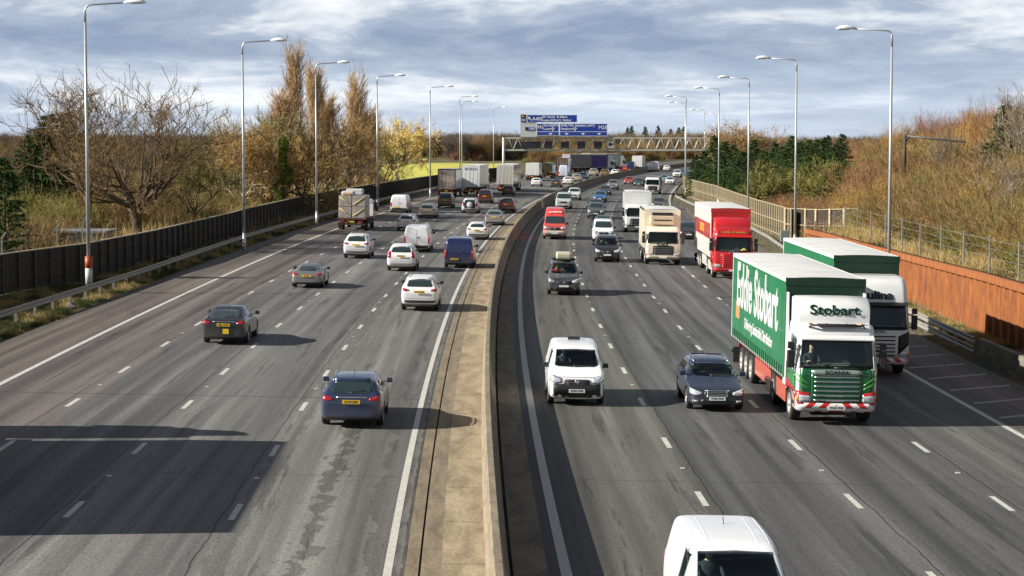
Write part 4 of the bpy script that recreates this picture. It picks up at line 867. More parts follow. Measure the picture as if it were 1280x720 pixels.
def board_mat(name, c, per=.15):
    m, nt, b = new_mat(name); L = nt.links; uv = nd(nt, 'ShaderNodeUVMap'); sp = nd(nt, 'ShaderNodeSeparateXYZ'); L.new(uv.outputs[0], sp.inputs[0]); v = M_(nt, 'MULTIPLY', sp.outputs[1], 1/per)
    wn = nd(nt, 'ShaderNodeTexWhiteNoise', noise_dimensions='1D'); L.new(M_(nt, 'FLOOR', v), wn.inputs['W']); gap = M_(nt, 'LESS_THAN', M_(nt, 'FRACT', v), .1)
    tc = nd(nt, 'ShaderNodeTexCoord'); n = nd(nt, 'ShaderNodeTexNoise'); n.inputs['Scale'].default_value = 2.2; n.inputs['Detail'].default_value = 6; L.new(tc.outputs['Object'], n.inputs['Vector'])
    f = M_(nt, 'MULTIPLY', M_(nt, 'MULTIPLY_ADD', wn.outputs[0], .7, .65), M_(nt, 'MULTIPLY_ADD', n.outputs[0], 1.2, .4)); f = M_(nt, 'MULTIPLY', f, M_(nt, 'MULTIPLY_ADD', gap, -.7, 1))
    s = nd(nt, 'ShaderNodeVectorMath', operation='SCALE'); s.inputs[0].default_value = c; L.new(f, s.inputs[3]); L.new(s.outputs[0], b.inputs['Base Color']); b.inputs['Roughness'].default_value = .85; return m
fence_boards(fence_l, lfl, 80, 420, .0, 2.05, .03, board_mat('dark_board_timber', (.030, .025, .018)))
fence_boards(fence_l, lambda Y: lfl(Y)+.0, 80, 420, 2.054, 2.11, .14, TIMC, nm='capping')
for z in (.55, 1.45): fence_boards(fence_l, lambda Y: lfl(Y)+.045, 80, 420, z, z+.1, .05, TIMB, nm='cross_rail')
pm_ = MB().box(.0, .14, -.07, .07, 0, 2.0).mesh('post', TIMP)
Y = 95.0; rest = MB()
for i in range(160):
    if i < 96: o = link('fence_post', pm_, fence_l); set_frame(o, lambda q: lfl(q)+.02, Y)
    else:
        c, t, r = run_frame(lfl, Y); rest.box(c.x+.02, c.x+.16, c.y-.07, c.y+.07, c.z, c.z+2.0)
    Y += 2.0
rest.build('far_fence_posts', TIMP, fence_l)['kind'] = 'stuff'
def wbeam(name, label, laf, Y0, Y1, h, side, posts=90, two=False, sp=3.2):
    """corrugated guard rail; side = +1 when its face looks towards larger lat"""
    g = empty(name, label, 'guard rail'); s = side
    pr = [(0, -.15), (.045*s, -.12), (.045*s, -.06), (0, 0), (.045*s, .06), (.045*s, .12), (0, .15), (-.01*s, .15), (.03*s, .12), (.03*s, .06), (-.015*s, 0), (.03*s, -.06), (.03*s, -.12), (-.01*s, -.15)]
    profile_run('rail_beam', [(a, h-.15+b) for a, b in pr], Y0, Y1, RAILM, 2, g, laf)
    if two: profile_run('rail_beam', [(a, h-.55+b) for a, b in pr], Y0, Y1, RAILM, 2, g, laf)
    me = MB().box(-.06, .06, -.05, .05, -.05, h-.06).mesh('rail_post', RAILM); Y = Y0+1; k = 0
    while Y < Y1 and k < posts: o = link('rail_post', me, g); set_frame(o, lambda q: laf(q)-.10*s, Y); Y += sp; k += 1
    return g
wbeam('guard_rail', 'steel guard rail on short posts along the left hard shoulder', lambda Y: float(np.interp(Y, [60, 87, 103, 117, 163, 207, 400], [-22.6, -22.4, -21.9, -21.6, -21.7, -21.2, -21.2])), 70, 372, .72, 1, 95)
wbeam('guard_rail', 'double steel guard rail in front of the rusty wall, meeting the concrete block end', lambda Y: float(np.interp(Y, [80, 95, 150], [18.55, 18.7, 19.6])), 83.5, 150, .80, -1, 24, True)
wbeam('guard_rail', 'single steel guard rail curving in front of the pale slatted timber fence', lambda Y: float(np.interp(Y, [150, 175, 190, 245, 294, 330, 400], [19.6, 20.3, 20.3, 18.0, 15.4, 15.3, 15.3])), 150.5, 400, .72, -1, 80)
# concrete end block at the right
cb = empty('concrete_barrier', 'grey concrete barrier blocks at the right verge below the rusty wall', 'barrier')
for i in range(8):
    Y1_ = 83.2-3.05*i; profile_run('barrier_block', [(-.28, -.1), (-.24, .25), (-.14, .78), (-.1, .8), (.12, .8), (.16, .78), (.3, .25), (.34, -.1)], Y1_-3.0, Y1_, conc('grey_block_concrete', (.19, .17, .13), (.07, .065, .05), 2, .8) if 'grey_block_concrete' not in MATS else MATS['grey_block_concrete'], 1.5, cb, lambda Y: 18.75)
# rusty sheet pile wall
def rust():
    m, nt, b = new_mat('rusty_steel'); L = nt.links; tc = nd(nt, 'ShaderNodeTexCoord'); mp = nd(nt, 'ShaderNodeMapping'); mp.inputs['Scale'].default_value = (1.5, 1.5, .35); L.new(tc.outputs['Object'], mp.inputs[0])
    n = nd(nt, 'ShaderNodeTexNoise'); n.inputs['Scale'].default_value = 2.5; n.inputs['Detail'].default_value = 8; n.inputs['Roughness'].default_value = .7; L.new(mp.outputs[0], n.inputs['Vector'])
    r = nd(nt, 'ShaderNodeValToRGB'); L.new(n.outputs[0], r.inputs[0]); e = r.color_ramp.elements; e[0].position = .30; e[0].color = (.13, .036, .012, 1); e[1].position = .72; e[1].color = (.34, .115, .024, 1); x = e.new(.5); x.color = (.21, .066, .014, 1)
    L.new(r.outputs[0], b.inputs['Base Color']); b.inputs['Roughness'].default_value = .9; return m
RUST = rust()
sw_ = empty('sheet_pile_wall', 'long rusty orange corrugated sheet pile retaining wall on the right', 'retaining wall')
rwl = lambda Y: float(np.interp(Y, [60, 86, 94, 110, 145, 152], [21.1, 21.3, 21.3, 21.45, 21.3, 20.9])); wtop = lambda Y: float(np.interp(Y, [60, 94, 110, 145, 152], [2.75, 2.75, 2.55, 2.25, 2.2]))
pv = []; pf = []; Y = 62.0; k = 0
while Y < 152:
    for dy, off in ((0, 0), (.46, 0), (.60, .42), (1.22, .42), (1.36, 0)):
        yy = Y+dy; c, t, r = run_frame(rwl, yy); p = c+r*(.0+off); h = wtop(yy); pv += [(p.x, p.y, p.z-.4), (p.x, p.y, p.z+h)]
    Y += 1.4
pf = [(i*2, i*2+2, i*2+3, i*2+1) for i in range(len(pv)//2-1)]
link('sheet_piles', np_mesh('sheet_piles', pv, pf, RUST), sw_)
cv = []; cf = []; n = 46
for i in range(n+1):
    Y = 62+90*i/n; c, t, r = run_frame(rwl, Y); h = wtop(Y)+c.z
    for o_, z in ((-.12, -.28), (-.12, .04), (.40, .04), (.40, -.28)): p = c+r*o_; cv.append((p.x, p.y, h+z))
for i in range(n):
    for j in range(3): cf.append((i*4+j, (i+1)*4+j, (i+1)*4+j+1, i*4+j+1))
link('wall_capping', np_mesh('wall_capping', cv, cf, RUST), sw_)
# pale slatted acoustic fence, far right, and its return away from the road
def slat_fence(name, label, pts, h, cat='fence', n_post=1.7, flip=1):
    g = empty(name, label, cat); tot = 0; posts = []; B = MB(); R = MB()
    for (a, b) in zip(pts, pts[1:]):
        d = b-a; Ln = d.length; k = max(1, int(Ln/n_post)); t = d/Ln; r = Vector((t.y, -t.x, 0)).normalized()*flip
        for i in range(k): posts.append((a+t*(Ln*i/k), r, t))
        q = [a+r*.03, b+r*.03, b+r*.07, a+r*.07]; B.hexa([Vector((p.x, p.y, p.z-.2)) for p in q]+[Vector((p.x, p.y, p.z+h-.05)) for p in q])
        for z in (.25, h*.5, h-.10):
            q = [a-r*.05, b-r*.05, b+r*.02, a+r*.02]; R.hexa([Vector((p.x, p.y, p.z+z)) for p in q]+[Vector((p.x, p.y, p.z+z+.06)) for p in q])
    B.build('backing_boards', mat('dark_brown_boards', (.045, .03, .016), .9, noise=.4), g, fix=True); R.build('cross_rails', PALET, g, fix=True)['kind'] = 'stuff'  # backing coloured much darker than the pale posts and rails
    pmesh = MB().box(-.09, .02, -.13, .13, 0, h).mesh('post', PALET)
    for p, r, t in posts[:98]:
        o = link('fence_post', pmesh, g); o.matrix_world = Matrix(((r.x, t.x, 0, p.x), (r.y, t.y, 0, p.y), (0, 0, 1, p.z), (0, 0, 0, 1)))
    return g
rf = lambda l, Y: road(l, Y)
slat_fence('slatted_fence', 'tall pale slatted timber fence curving beside the far right lane', [rf(*q) for q in [(22.6, 178), (22.3, 190), (21.8, 207), (21.2, 235), (20.4, 264), (18.4, 290), (16.6, 318), (16.3, 340)]], 2.9)
slat_fence('slatted_fence', 'short return section of pale slatted timber fence ending on the grass bank', [Vector((rf(*q).x, rf(*q).y, ground(*q)-.1)) for q in [(22.4, 181), (24.4, 175), (27.2, 169)]], 3.0, flip=-1)
# wire fences with concrete posts
CPOST = mat('concrete_post', (.28, .26, .22), .85, noise=.3)
def wire_fence(label, pts, h, crank=0):
    g = empty('wire_fence', label, 'fence'); me = MB()
    me.box(-.045, .045, -.045, .045, -.2, h)
    if crank: me.hexa([Vector(p) for p in [(-.06, -.06, h), (.06, -.06, h), (.06, .06, h), (-.06, .06, h), (-.06+crank, -.05, h+.35), (.04+crank, -.05, h+.35), (.04+crank, .05, h+.35), (-.06+crank, .05, h+.35)]])
    mm = me.mesh('post', CPOST)
    for p in pts: o = link('fence_post', mm, g); o.location = p
    wm = MB()
    for k in range(5):
        z = h*(k+.6)/5
        for a, b in zip(pts, pts[1:]): wm.tube([a+Vector((0, 0, z)), b+Vector((0, 0, z))], .009, 3, cap=False)
    wm.build('fence_wires', GALV, g); return g
def gp(l, Y): p = road(l, Y); p.z = ground(l, Y); return p
wire_fence('wire fence on slim concrete posts behind the rusty wall at the foot of the bank', [gp(23.5, Y) for Y in range(78, 176, 6)], 2.2)
wire_fence('wire fence on cranked concrete posts among scrub behind the dark timber fence', [gp(-28.5, Y) for Y in (100, 106, 112, 118, 125, 132)], 2.6, .25)

# ------------------------------------------------------------------ street lamps
LED = mat('lamp_head_casing', (.72, .74, .75), .35)
POLEM = mat('lamp_pole_steel', (.50, .53, .54), .4, .45, noise=.15, nscale=1)
LED_D = mat('lamp_lens', (.75, .76, .74), .2)
def lamp(x, ztop_px, side, label, H=15.2, Yf=None, lat=None, band=False):
    # horizontal position from where the mast stands in the photograph, distance from its height
    Yd = F_PX*(H-.3-CAM_H+(.35 if side > 0 else -.25)*1.0)/(172-ztop_px) if Yf is None else Yf
    X = (x-640)/F_PX*Yd; g = Vector((X, Yd, 0)); la, Yc = lat_of(g); z = ground(la, Yc)
    root = empty('street_lamp', label, 'street lamp', 'tall motorway street lamps'); root.location = (X, Yd, z); Ht = H
    s = Cs(Yc); root.rotation_euler = (0, 0, -math.atan(s)+(0 if side > 0 else PI))
    r = .35
    MB().tube([(0, 0, 0), (0, 0, 1.4)], [.135, .13], 12).build('base_section', POLEM, root)
    MB().tube([(0, 0, 1.4), (0, 0, Ht-1)], [.105, .065], 12).build('pole', POLEM, root)
    pts = [(0, 0, Ht-1)]+[(r-r*math.cos(a), 0, Ht-.42+r*math.sin(a)) for a in np.linspace(0, PI/2, 6)]+[(2.2, 0, Ht+.02)]
    MB().tube(pts, [.065]*2+[.05]*5+[.04], 8).build('bracket_arm', POLEM, root)
    hd = MB(); prof = [(2.05, .07, .08, 0), (2.2, .14, .14, .03), (2.6, .22, .20, .05), (3.0, .22, .16, .04), (3.2, .13, .06, .01)]; rings = []
    for x_, w_, h_, c_ in prof: rings.append([(x_, w_*math.cos(a), Ht+.0+c_+h_*max(-.25, math.sin(a))) for a in np.linspace(0, 2*PI, 13)[:-1]])
    vs = [p for q in rings for p in q]; fs = [(i*12+k, i*12+(k+1) % 12, (i+1)*12+(k+1) % 12, (i+1)*12+k) for i in range(len(prof)-1) for k in range(12)]+[tuple(range(11, -1, -1)), tuple(48+k for k in range(12))]
    hd.add(vs, fs, 0, True); h = hd.build('lamp_head', LED, root)
    MB().box(2.45, 3.05, -.13, .13, Ht-.045, Ht-.01).build('lamp_lens', LED_D, h)
    MB().box(-.14, -.10, -.07, .07, .5, 1.2).build('access_door', POLEM, root)
    if band:
        MB().tube([(0, 0, .5), (0, 0, 1.35)], .19, 14).build('warning_wrap', mat('white_wrap', (.62, .6, .56), .6, noise=.5, nscale=5), root)
        MB().tube([(0, 0, 1.35), (0, 0, 1.95)], .20, 14).build('warning_wrap', mat('orange_red_wrap', (.55, .10, .03), .5, noise=.6, nscale=4), root)
    return root
LL = [(110, 14, 'nearest lamp on the left, red and white wrap round its foot'), (305, 57, 'second lamp from the left, beside the bare poplars'), (396, 83, 'third lamp along the left fence, right of the tallest poplar'), (472, 98, 'fourth lamp along the left fence, beside the pale yellow willow'), (538, 111, 'fifth lamp along the left fence, standing against the yellow field')]
for x, y, t in LL: lamp(x, y, 1, 'tall steel street lamp, '+t, band=(x == 110))
LF = [(575, 123.5, 1, 'left of the white sign lorry'), (577.5, 130, 1, 'close behind another mast at the end of the field'), (617, 136, 1, 'left of the sign gantry column'), (857, 122, -1, 'rising before the open truss of the gantry'), (856, 129.5, -1, 'half hidden behind a nearer mast by the gantry'), (880, 138, -1, 'at the right end of the gantry truss'), (894, 143, -1, 'over the dark conifers right of the gantry'), (786, 161, -1, 'very far off, thin above the gantry middle'), (813, 164.5, -1, 'very far off, right of another thin mast over the gantry')]
for x, y, s, t in LF: lamp(x, y, s, 'distant street lamp '+t)
LR = [(1112, 40.5, 'nearest lamp on the right, above the rusty wall'), (994, 76, 'second lamp on the right, above the rear of the white-roofed trailer'), (935, 99, 'third lamp on the right, above the red lorry'), (898, 112, 'fourth lamp on the right, before the dark conifers')]
for x, y, t in LR: lamp(x, y, -1, 'tall steel street lamp, '+t)
# ------------------------------------------------------------------ sign gantry
GAN = mat('gantry_pale_steel', (.54, .57, .53), .5, .1, noise=.2, nscale=1)
SIGN_B = mat('motorway_sign_blue', (.008, .045, .32), .45); SIGN_W = mat('sign_white', (.82, .84, .86), .5); SIGN_G = mat('sign_backing_grey', (.50, .54, .54), .6)
SIGN_DG = mat('sign_dark_green', (.01, .05, .03), .5)
def gantry():
    g = empty('sign_gantry', 'pale steel lattice gantry spanning both carriageways with blue motorway signs on its left half', 'gantry')
    Yg = 415.0; sc_ = F_PX/Yg
    def X(px): return (px-640)/sc_
    def Z(py): return CAM_H+(172-py)/sc_
    z0, z1 = Z(187.5), Z(172.5); xl, xr = X(629.5), X(891)
    for y in (Yg, Yg+1.6):
        for z, h in ((z0, .16), (z1, .13)): MB().box(xl, xr, y-.12, y+.12, z-h, z+h).build('truss_chord', GAN, g)
    n = 22; st = (xr-xl)/n
    for y in (Yg, Yg+1.6):
        for i in range(n):
            a = xl+st*i; m_ = a+st/2; MB().tube([(a, y, z0), (m_, y, z1), (a+st, y, z0)], .115, 5).build('truss_diagonal', GAN, g)
    wk = MB().box(xl, xr, Yg+.15, Yg+1.45, z0-.22, z0-.17).build('walkway', mat('walkway_grating', (.16, .17, .16), .7), g)
    for x in (xl, xr):
        for y in (Yg, Yg+1.6):
            b = road(0, Yg); zz = -KS*((x-b.x)); MB().tube([(x, y, zz-.2), (x, y, z1+.1)], .26, 14).build('column', GAN, g)
    # overhead panels
    yf = Yg-.35
    fr = MB()
    for k in range(9): x = X(652)+(X(757)-X(652))*k/8; fr.box(x-.06, x+.06, Yg-.2, Yg-.08, z1, Z(143.5) if k < 6 else Z(155))
    fr.build('sign_supports', GAN, g)
    MB().box(X(650.5), X(671), yf+.08, yf+.12, Z(171), Z(143.2)).build('backing_panel', SIGN_G, g)
    def panel(x0, y0, x1, y1, m=SIGN_B, border=True, nm='sign_panel'):
        p = MB().box(X(x0), X(x1), yf, yf+.05, Z(y1), Z(y0)).build(nm, SIGN_W if border else m, g)
        if border: e = .075; MB().box(X(x0)+e, X(x1)-e, yf-.015, yf+.0, Z(y1)+e, Z(y0)-e).build('sign_face', m, p)
        return p
    def T(p, s, x, y, size, xs=1.0, m=SIGN_W, bold=.012, al='LEFT'): text_obj('lettering', s, size, m, p, face_M((X(x), yf-.022, Z(y)), (1, 0, 0), (0, 0, 1)), xscale=xs, bold=bold, align=al, depth=.003)
    def arrow(p, cx, cy, s, ang=PI):
        v = [(-.07, -.5), (.07, -.5), (.07, .08), (.3, -.02), (0, .5), (-.3, -.02), (-.07, .08)]; c, q = math.cos(ang), math.sin(ang)
        pts = [(X(cx)+(a*c-b*q)*s, yf-.022, Z(cy)+(a*q+b*c)*s) for a, b in v]; MB().add(pts, [(6, 0, 1, 2), (2, 3, 4), (4, 5, 6), (6, 2, 4)]).build('arrow', SIGN_W, p)
    a = panel(658.6, 143.6, 721, 153); arrow(a, 662, 148.3, 1.1, PI/4); T(a, 'A405', 665.3, 148.9, .95, 1.0); T(a, '(M1 South)  St Albans', 677.5, 146.3, .62, .93); T(a, 'London (NW & C)  Watford', 677.5, 150.5, .62, .80)
    b = panel(670.6, 154.5, 698.3, 169.3); T(b, 'M1', 671.8, 159.2, 1.0); T(b, 'The NORTH', 679, 157, .62, .95); T(b, 'Luton', 679, 161.2, .62)
    c = panel(699.3, 154.5, 758.4, 170); T(c, '(M40, M4), Aylesbury (A41)', 700.8, 157, .62, .98); T(c, 'Heathrow', 700.8, 161.2, .62); T(c, 'M25', 747.6, 159.6, .98)
    for p, x0, x1 in ((b, 671.1, 697.8), (c, 699.8, 757.9)): MB().box(X(x0), X(x1), yf-.021, yf-.016, Z(164.9), Z(164.4)).build('dividing_line', SIGN_W, p)
    for p, x in ((b, 688), (c, 708), (c, 728.5), (c, 748.5)): 
        pts = [(X(x)-.42, yf-.022, Z(166.4)), (X(x)+.42, yf-.022, Z(166.4)), (X(x), yf-.022, Z(168.6))]; MB().add(pts, [(0, 1, 2)]).build('down_arrow', SIGN_W, p)
    def plane(p, cx, cy):
        M = MB(); x, z = X(cx), Z(cy)
        for w, h in ((.09, .42), (.40, .08)): M.box(x-w, x+w, yf-.024, yf-.016-(.001 if w > .1 else 0), z-h+(.05 if w > .1 else 0), z+h+(.05 if w > .1 else 0))
        M.box(x-.16, x+.16, yf-.026, yf-.018, z-.38, z-.30); M.build('airport_symbol', SIGN_W, p)
    plane(b, 690.7, 161); plane(c, 718.5, 161)
    d = panel(651, 143.4, 657.2, 147.5, mat('sign_black', (.01, .01, .01), .5), False, 'junction_panel'); T(d, 'J6a', 652.2, 145.5, .42, m=mat('amber_lettering', (.8, .6, .1), .5))
    e = panel(651, 147.9, 657.2, 152.8, SIGN_B, False, 'junction_panel'); T(e, 'M25', 651.8, 150.4, .5, .8)
    f = panel(656.5, 159, 660, 163, MATS['sign_black'], False, 'junction_panel'); h = panel(660.6, 159, 668.6, 163.2, SIGN_B, False, 'junction_panel'); T(h, 'M25', 661.6, 161.1, .6)
    # variable signals below, all dark
    MSG = mat('signal_matrix_black', (.012, .014, .022), .35)
    for x0, x1 in ((651, 676), (680.3, 690.5), (701, 711), (721.5, 731.5), (742, 752)):
        s_ = MB().box(X(x0), X(x1), yf-.05, yf+.35, Z(185.4), Z(176.8)).build('matrix_signal', MSG, g, bevel=.04); MB().box(X(x0)+.12, X(x1)-.12, yf-.062, yf-.052, Z(184.6), Z(177.6)).build('matrix_screen', mat('matrix_screen', (.02, .022, .03), .2), s_)
    q = panel(759.3, 176.8, 767, 184.3, SIGN_W, False, 'camera_sign'); cm = MB(); x, z = X(763), Z(180.5)
    cm.box(x-.42, x+.18, yf-.02, yf-.004, z-.22, z+.22); cm.box(x+.2, x+.46, yf-.02, yf-.004, z-.10, z+.16); cm.box(x-.3, x-.05, yf-.02, yf-.004, z+.24, z+.42); cm.box(x-.22, x-.1, yf-.02, yf-.004, z-.48, z-.24); cm.build('camera_symbol', BLACK, q)
    lt = MB(); 
    MB().box(X(650), X(758), Yg-1.0, Yg-.2, Z(172.2), Z(171.5)).build('sign_walkway', MATS['walkway_grating'], g)
gantry()

# ------------------------------------------------------------------ vegetation
def ribbons(P, D, Ln, W, K=3, bend=.15, up=.0, rg=rng):
    """tapered twig ribbons: start P (n,3), unit direction D, length, width -> verts, quads"""
    n = len(P); D = D/np.linalg.norm(D, axis=1, keepdims=True); side = np.cross(D, rg.normal(size=(n, 3))); side /= np.linalg.norm(side, axis=1, keepdims=True)+1e-9
    B = rg.normal(size=(n, 3))*bend; B[:, 2] += up; V = np.zeros((n, K+1, 2, 3))
    for k in range(K+1):
        t = k/K; c = P+D*(Ln*t)[:, None]+B*(Ln*t*t)[:, None]; w = (W*(1-.8*t)/2)[:, None]; V[:, k, 0] = c-side*w; V[:, k, 1] = c+side*w
    b = np.arange(n)[:, None]*(K+1)*2; F_ = []
    for k in range(K): F_.append(np.stack([b[:, 0]+2*k, b[:, 0]+2*k+1, b[:, 0]+2*k+3, b[:, 0]+2*k+2], 1))
    return V.reshape(-1, 3), np.concatenate(F_), (P, D, Ln, B)
class TM:
    def __init__(s): s.V = []; s.F = []; s.n = 0
    def add(s, V, F_): s.V.append(V); s.F.append(F_+s.n); s.n += len(V)
    def mesh(s, name, m): return np_mesh(name, np.concatenate(s.V), np.concatenate(s.F), m)
def on_ribbon(info, idx, t):
    P, D, Ln, B = info; t = t[:, None]; L_ = Ln[idx][:, None]; p = P[idx]+D[idx]*L_*t+B[idx]*L_*t*t; d = D[idx]+2*B[idx]*t; return p, d/np.linalg.norm(d, axis=1, keepdims=True)
def rdir(n, base, spread, rg): v = base+rg.normal(size=(n, 3))*spread; return v/np.linalg.norm(v, axis=1, keepdims=True)
def shrub_mesh(name, m, seed, h=4, r=2.2, stems=60, tw=700, w=.035, fine=1400, lean=.75):
    tw = int(tw*1.3); fine = int(fine*1.7); w *= .72
    rg = np.random.default_rng(seed); T = TM(); P = np.zeros((stems, 3)); P[:, :2] = rg.normal(size=(stems, 2))*r*.45; D = rg.normal(size=(stems, 3))*np.array([lean, lean, .25])*.55+np.array([0, 0, 1.0]); L_ = h*(.55+.45*rg.random(stems))
    V, F_, i1 = ribbons(P, D, L_, np.full(stems, w*2.2), 4, .18, rg=rg); T.add(V, F_)
    ix = rg.integers(0, stems, tw); p, d = on_ribbon(i1, ix, .15+.8*rg.random(tw)); V, F_, i2 = ribbons(p, rdir(tw, d, .5, rg), h*(.15+.3*rg.random(tw)), np.full(tw, w*1.1), 3, .15, .1, rg); T.add(V, F_)
    ix = rg.integers(0, tw, fine); p, d = on_ribbon(i2, ix, .1+.9*rg.random(fine)); V, F_, _ = ribbons(p, rdir(fine, d, .55, rg), h*(.07+.13*rg.random(fine)), np.full(fine, w*.75), 2, .15, .1, rg); T.add(V, F_)
    return T.mesh(name, m)
def bark(name, c1, c2, rand=.25, scale=1.2):
    m, nt, b = new_mat(name); L = nt.links; tc = nd(nt, 'ShaderNodeTexCoord'); n = nd(nt, 'ShaderNodeTexNoise'); n.inputs['Scale'].default_value = scale; n.inputs['Detail'].default_value = 4; L.new(tc.outputs['Object'], n.inputs['Vector'])
    oi = nd(nt, 'ShaderNodeObjectInfo'); mr = nd(nt, 'ShaderNodeMapRange'); mr.inputs[1].default_value = .35; mr.inputs[2].default_value = .65; L.new(n.outputs[0], mr.inputs[0])
    f = M_(nt, 'ADD', M_(nt, 'MULTIPLY', mr.outputs[0], .6), M_(nt, 'MULTIPLY', oi.outputs['Random'], .4)); mx = nd(nt, 'ShaderNodeMix', data_type='RGBA'); L.new(f, mx.inputs[0]); mx.inputs[6].default_value = (*c1, 1); mx.inputs[7].default_value = (*c2, 1)
    L.new(mx.outputs[2], b.inputs['Base Color']); b.inputs['Roughness'].default_value = .85; b.inputs['Specular IOR Level'].default_value = .2; return m
TW_BROWN = bark('brown_twigs', (.125, .078, .034), (.31, .205, .088)); TW_ORNG = bark('orange_twigs', (.29, .165, .045), (.48, .31, .10)); TW_OLIVE = bark('olive_twigs', (.105, .105, .028), (.27, .25, .07)); TW_RED = bark('reddish_twigs', (.20, .095, .060), (.33, .18, .11))
TW_FAR = bark('far_wood_twigs', (.060, .055, .050), (.14, .11, .085))
TW_STRAW = bark('straw_grass', (.30, .215, .085), (.47, .35, .15)); TW_GREEN = bark('bramble_leaf', (.030, .045, .012), (.095, .105, .03)); NEEDLE = bark('conifer_needles', (.018, .045, .012), (.070, .115, .030)); WILLOW = bark('yellow_willow_twigs', (.62, .46, .13), (.80, .64, .24))
BARK_D = bark('dark_oak_bark', (.035, .026, .018), (.15, .112, .072), scale=.8); BARK_P = bark('pale_bark', (.34, .29, .20), (.50, .44, .33)); IVY = bark('ivy_leaf', (.05, .09, .012), (.16, .22, .03))
SH = {}
for i, (nm, m_) in enumerate((('brown', TW_BROWN), ('orange', TW_ORNG), ('olive', TW_OLIVE), ('red', TW_RED))):
    for k in range(2): SH[(nm, k)] = shrub_mesh('shrub_'+nm, m_, 10*i+k, 4.2, 2.6, 55, 800, .05, 2000)
SH[('tree', 0)] = shrub_mesh('sapling', TW_BROWN, 91, 9, 2.0, 26, 900, .06, 2600, .42); SH[('tree', 1)] = shrub_mesh('sapling', TW_RED, 92, 9, 2.0, 26, 900, .06, 2600, .42); SH[('tree', 3)] = shrub_mesh('sapling', TW_FAR, 94, 9, 2.6, 30, 900, .10, 2200, .5); SH[('tree', 2)] = shrub_mesh('sapling', TW_ORNG, 93, 9, 2.2, 26, 900, .06, 2600, .45)
def tuft_mesh(seed, m, h=.7, r=1.3, n=420, w=.03):
    rg = np.random.default_rng(seed); P = np.zeros((n, 3)); P[:, :2] = rg.normal(size=(n, 2))*r*.5; D = rg.normal(size=(n, 3))*.35+np.array([0, 0, 1.]); T = TM(); V, F_, _ = ribbons(P, D, h*(.5+.7*rg.random(n)), np.full(n, w), 2, .3, -.1, rg); T.add(V, F_); return T.mesh('tuft', m)
SH[('straw', 0)] = tuft_mesh(5, TW_STRAW); SH[('straw', 1)] = tuft_mesh(6, TW_STRAW, 1.0, 1.5); SH[('grass', 0)] = tuft_mesh(7, TW_GREEN, .35, 1.3, 500); SH[('bramble', 0)] = shrub_mesh('bramble', TW_GREEN, 33, 1.6, 2.4, 70, 900, .07, 2400, 1.3)
def scatter(name, items, label=None):
    """one 'stuff' object: geometry nodes put the given meshes on its points"""
    keys = sorted(set(k for k, *_ in items)); first = None
    ng = bpy.data.node_groups.new(name, 'GeometryNodeTree'); ng.interface.new_socket('Geometry', in_out='INPUT', socket_type='NodeSocketGeometry'); ng.interface.new_socket('Geometry', in_out='OUTPUT', socket_type='NodeSocketGeometry')
    gi = ng.nodes.new('NodeGroupInput'); go = ng.nodes.new('NodeGroupOutput'); jn = ng.nodes.new('GeometryNodeJoinGeometry')
    att = {n: ng.nodes.new('GeometryNodeInputNamedAttribute') for n in ('rot', 'scl', 'kid')}
    att['rot'].data_type = 'FLOAT_VECTOR'; att['scl'].data_type = 'FLOAT_VECTOR'; att['kid'].data_type = 'INT'
    for n, a in att.items(): a.inputs[0].default_value = n
    for ki, key in enumerate(keys):
        src = bpy.data.objects.new('src_'+name, SH[key]); oi = ng.nodes.new('GeometryNodeObjectInfo'); oi.inputs['Object'].default_value = src; oi.inputs['As Instance'].default_value = True
        cmp_ = ng.nodes.new('FunctionNodeCompare'); cmp_.data_type = 'INT'; cmp_.operation = 'EQUAL'; sock = [s for s in cmp_.inputs if s.type == 'INT']; ng.links.new(att['kid'].outputs[0], sock[0]); sock[1].default_value = ki
        ip = ng.nodes.new('GeometryNodeInstanceOnPoints'); ng.links.new(gi.outputs[0], ip.inputs['Points']); ng.links.new(cmp_.outputs[0], ip.inputs['Selection']); ng.links.new(oi.outputs['Geometry'], ip.inputs['Instance'])
        e2r = ng.nodes.new('FunctionNodeEulerToRotation'); ng.links.new(att['rot'].outputs[0], e2r.inputs[0]); ng.links.new(e2r.outputs[0], ip.inputs['Rotation']); ng.links.new(att['scl'].outputs[0], ip.inputs['Scale']); ng.links.new(ip.outputs[0], jn.inputs[0])
    ng.links.new(jn.outputs[0], go.inputs[0])
    me = bpy.data.meshes.new(name); me.vertices.add(len(items)); me.vertices.foreach_set('co', [c for it in items for c in it[1]])
    a = me.attributes.new('rot', 'FLOAT_VECTOR', 'POINT'); a.data.foreach_set('vector', [c for it in items for c in (0, 0, it[2])]); a = me.attributes.new('scl', 'FLOAT_VECTOR', 'POINT'); a.data.foreach_set('vector', [c for it in items for c in it[3]])
    a = me.attributes.new('kid', 'INT', 'POINT'); a.data.foreach_set('value', [keys.index(it[0]) for it in items])
    o = link(name, me); md = o.modifiers.new('scatter', 'NODES'); md.node_group = ng; o['kind'] = 'stuff'
    if label: o['label'] = label
    return o
R_ = random.Random(11)
def S_(s, v=.2, h=1): return (s*R_.uniform(1-v, 1+v), s*R_.uniform(1-v, 1+v), s*h*R_.uniform(1-v, 1+v))
def pick(*kw):   # (key, weight)
    t = sum(w for _, w in kw); x = R_.random()*t
    for k, w in kw:
        x -= w
        if x <= 0: return k
    return kw[-1][0]
def at(l, Y, dz=0): p = road(l, Y); return (p.x, p.y, ground(l, Y)+dz)
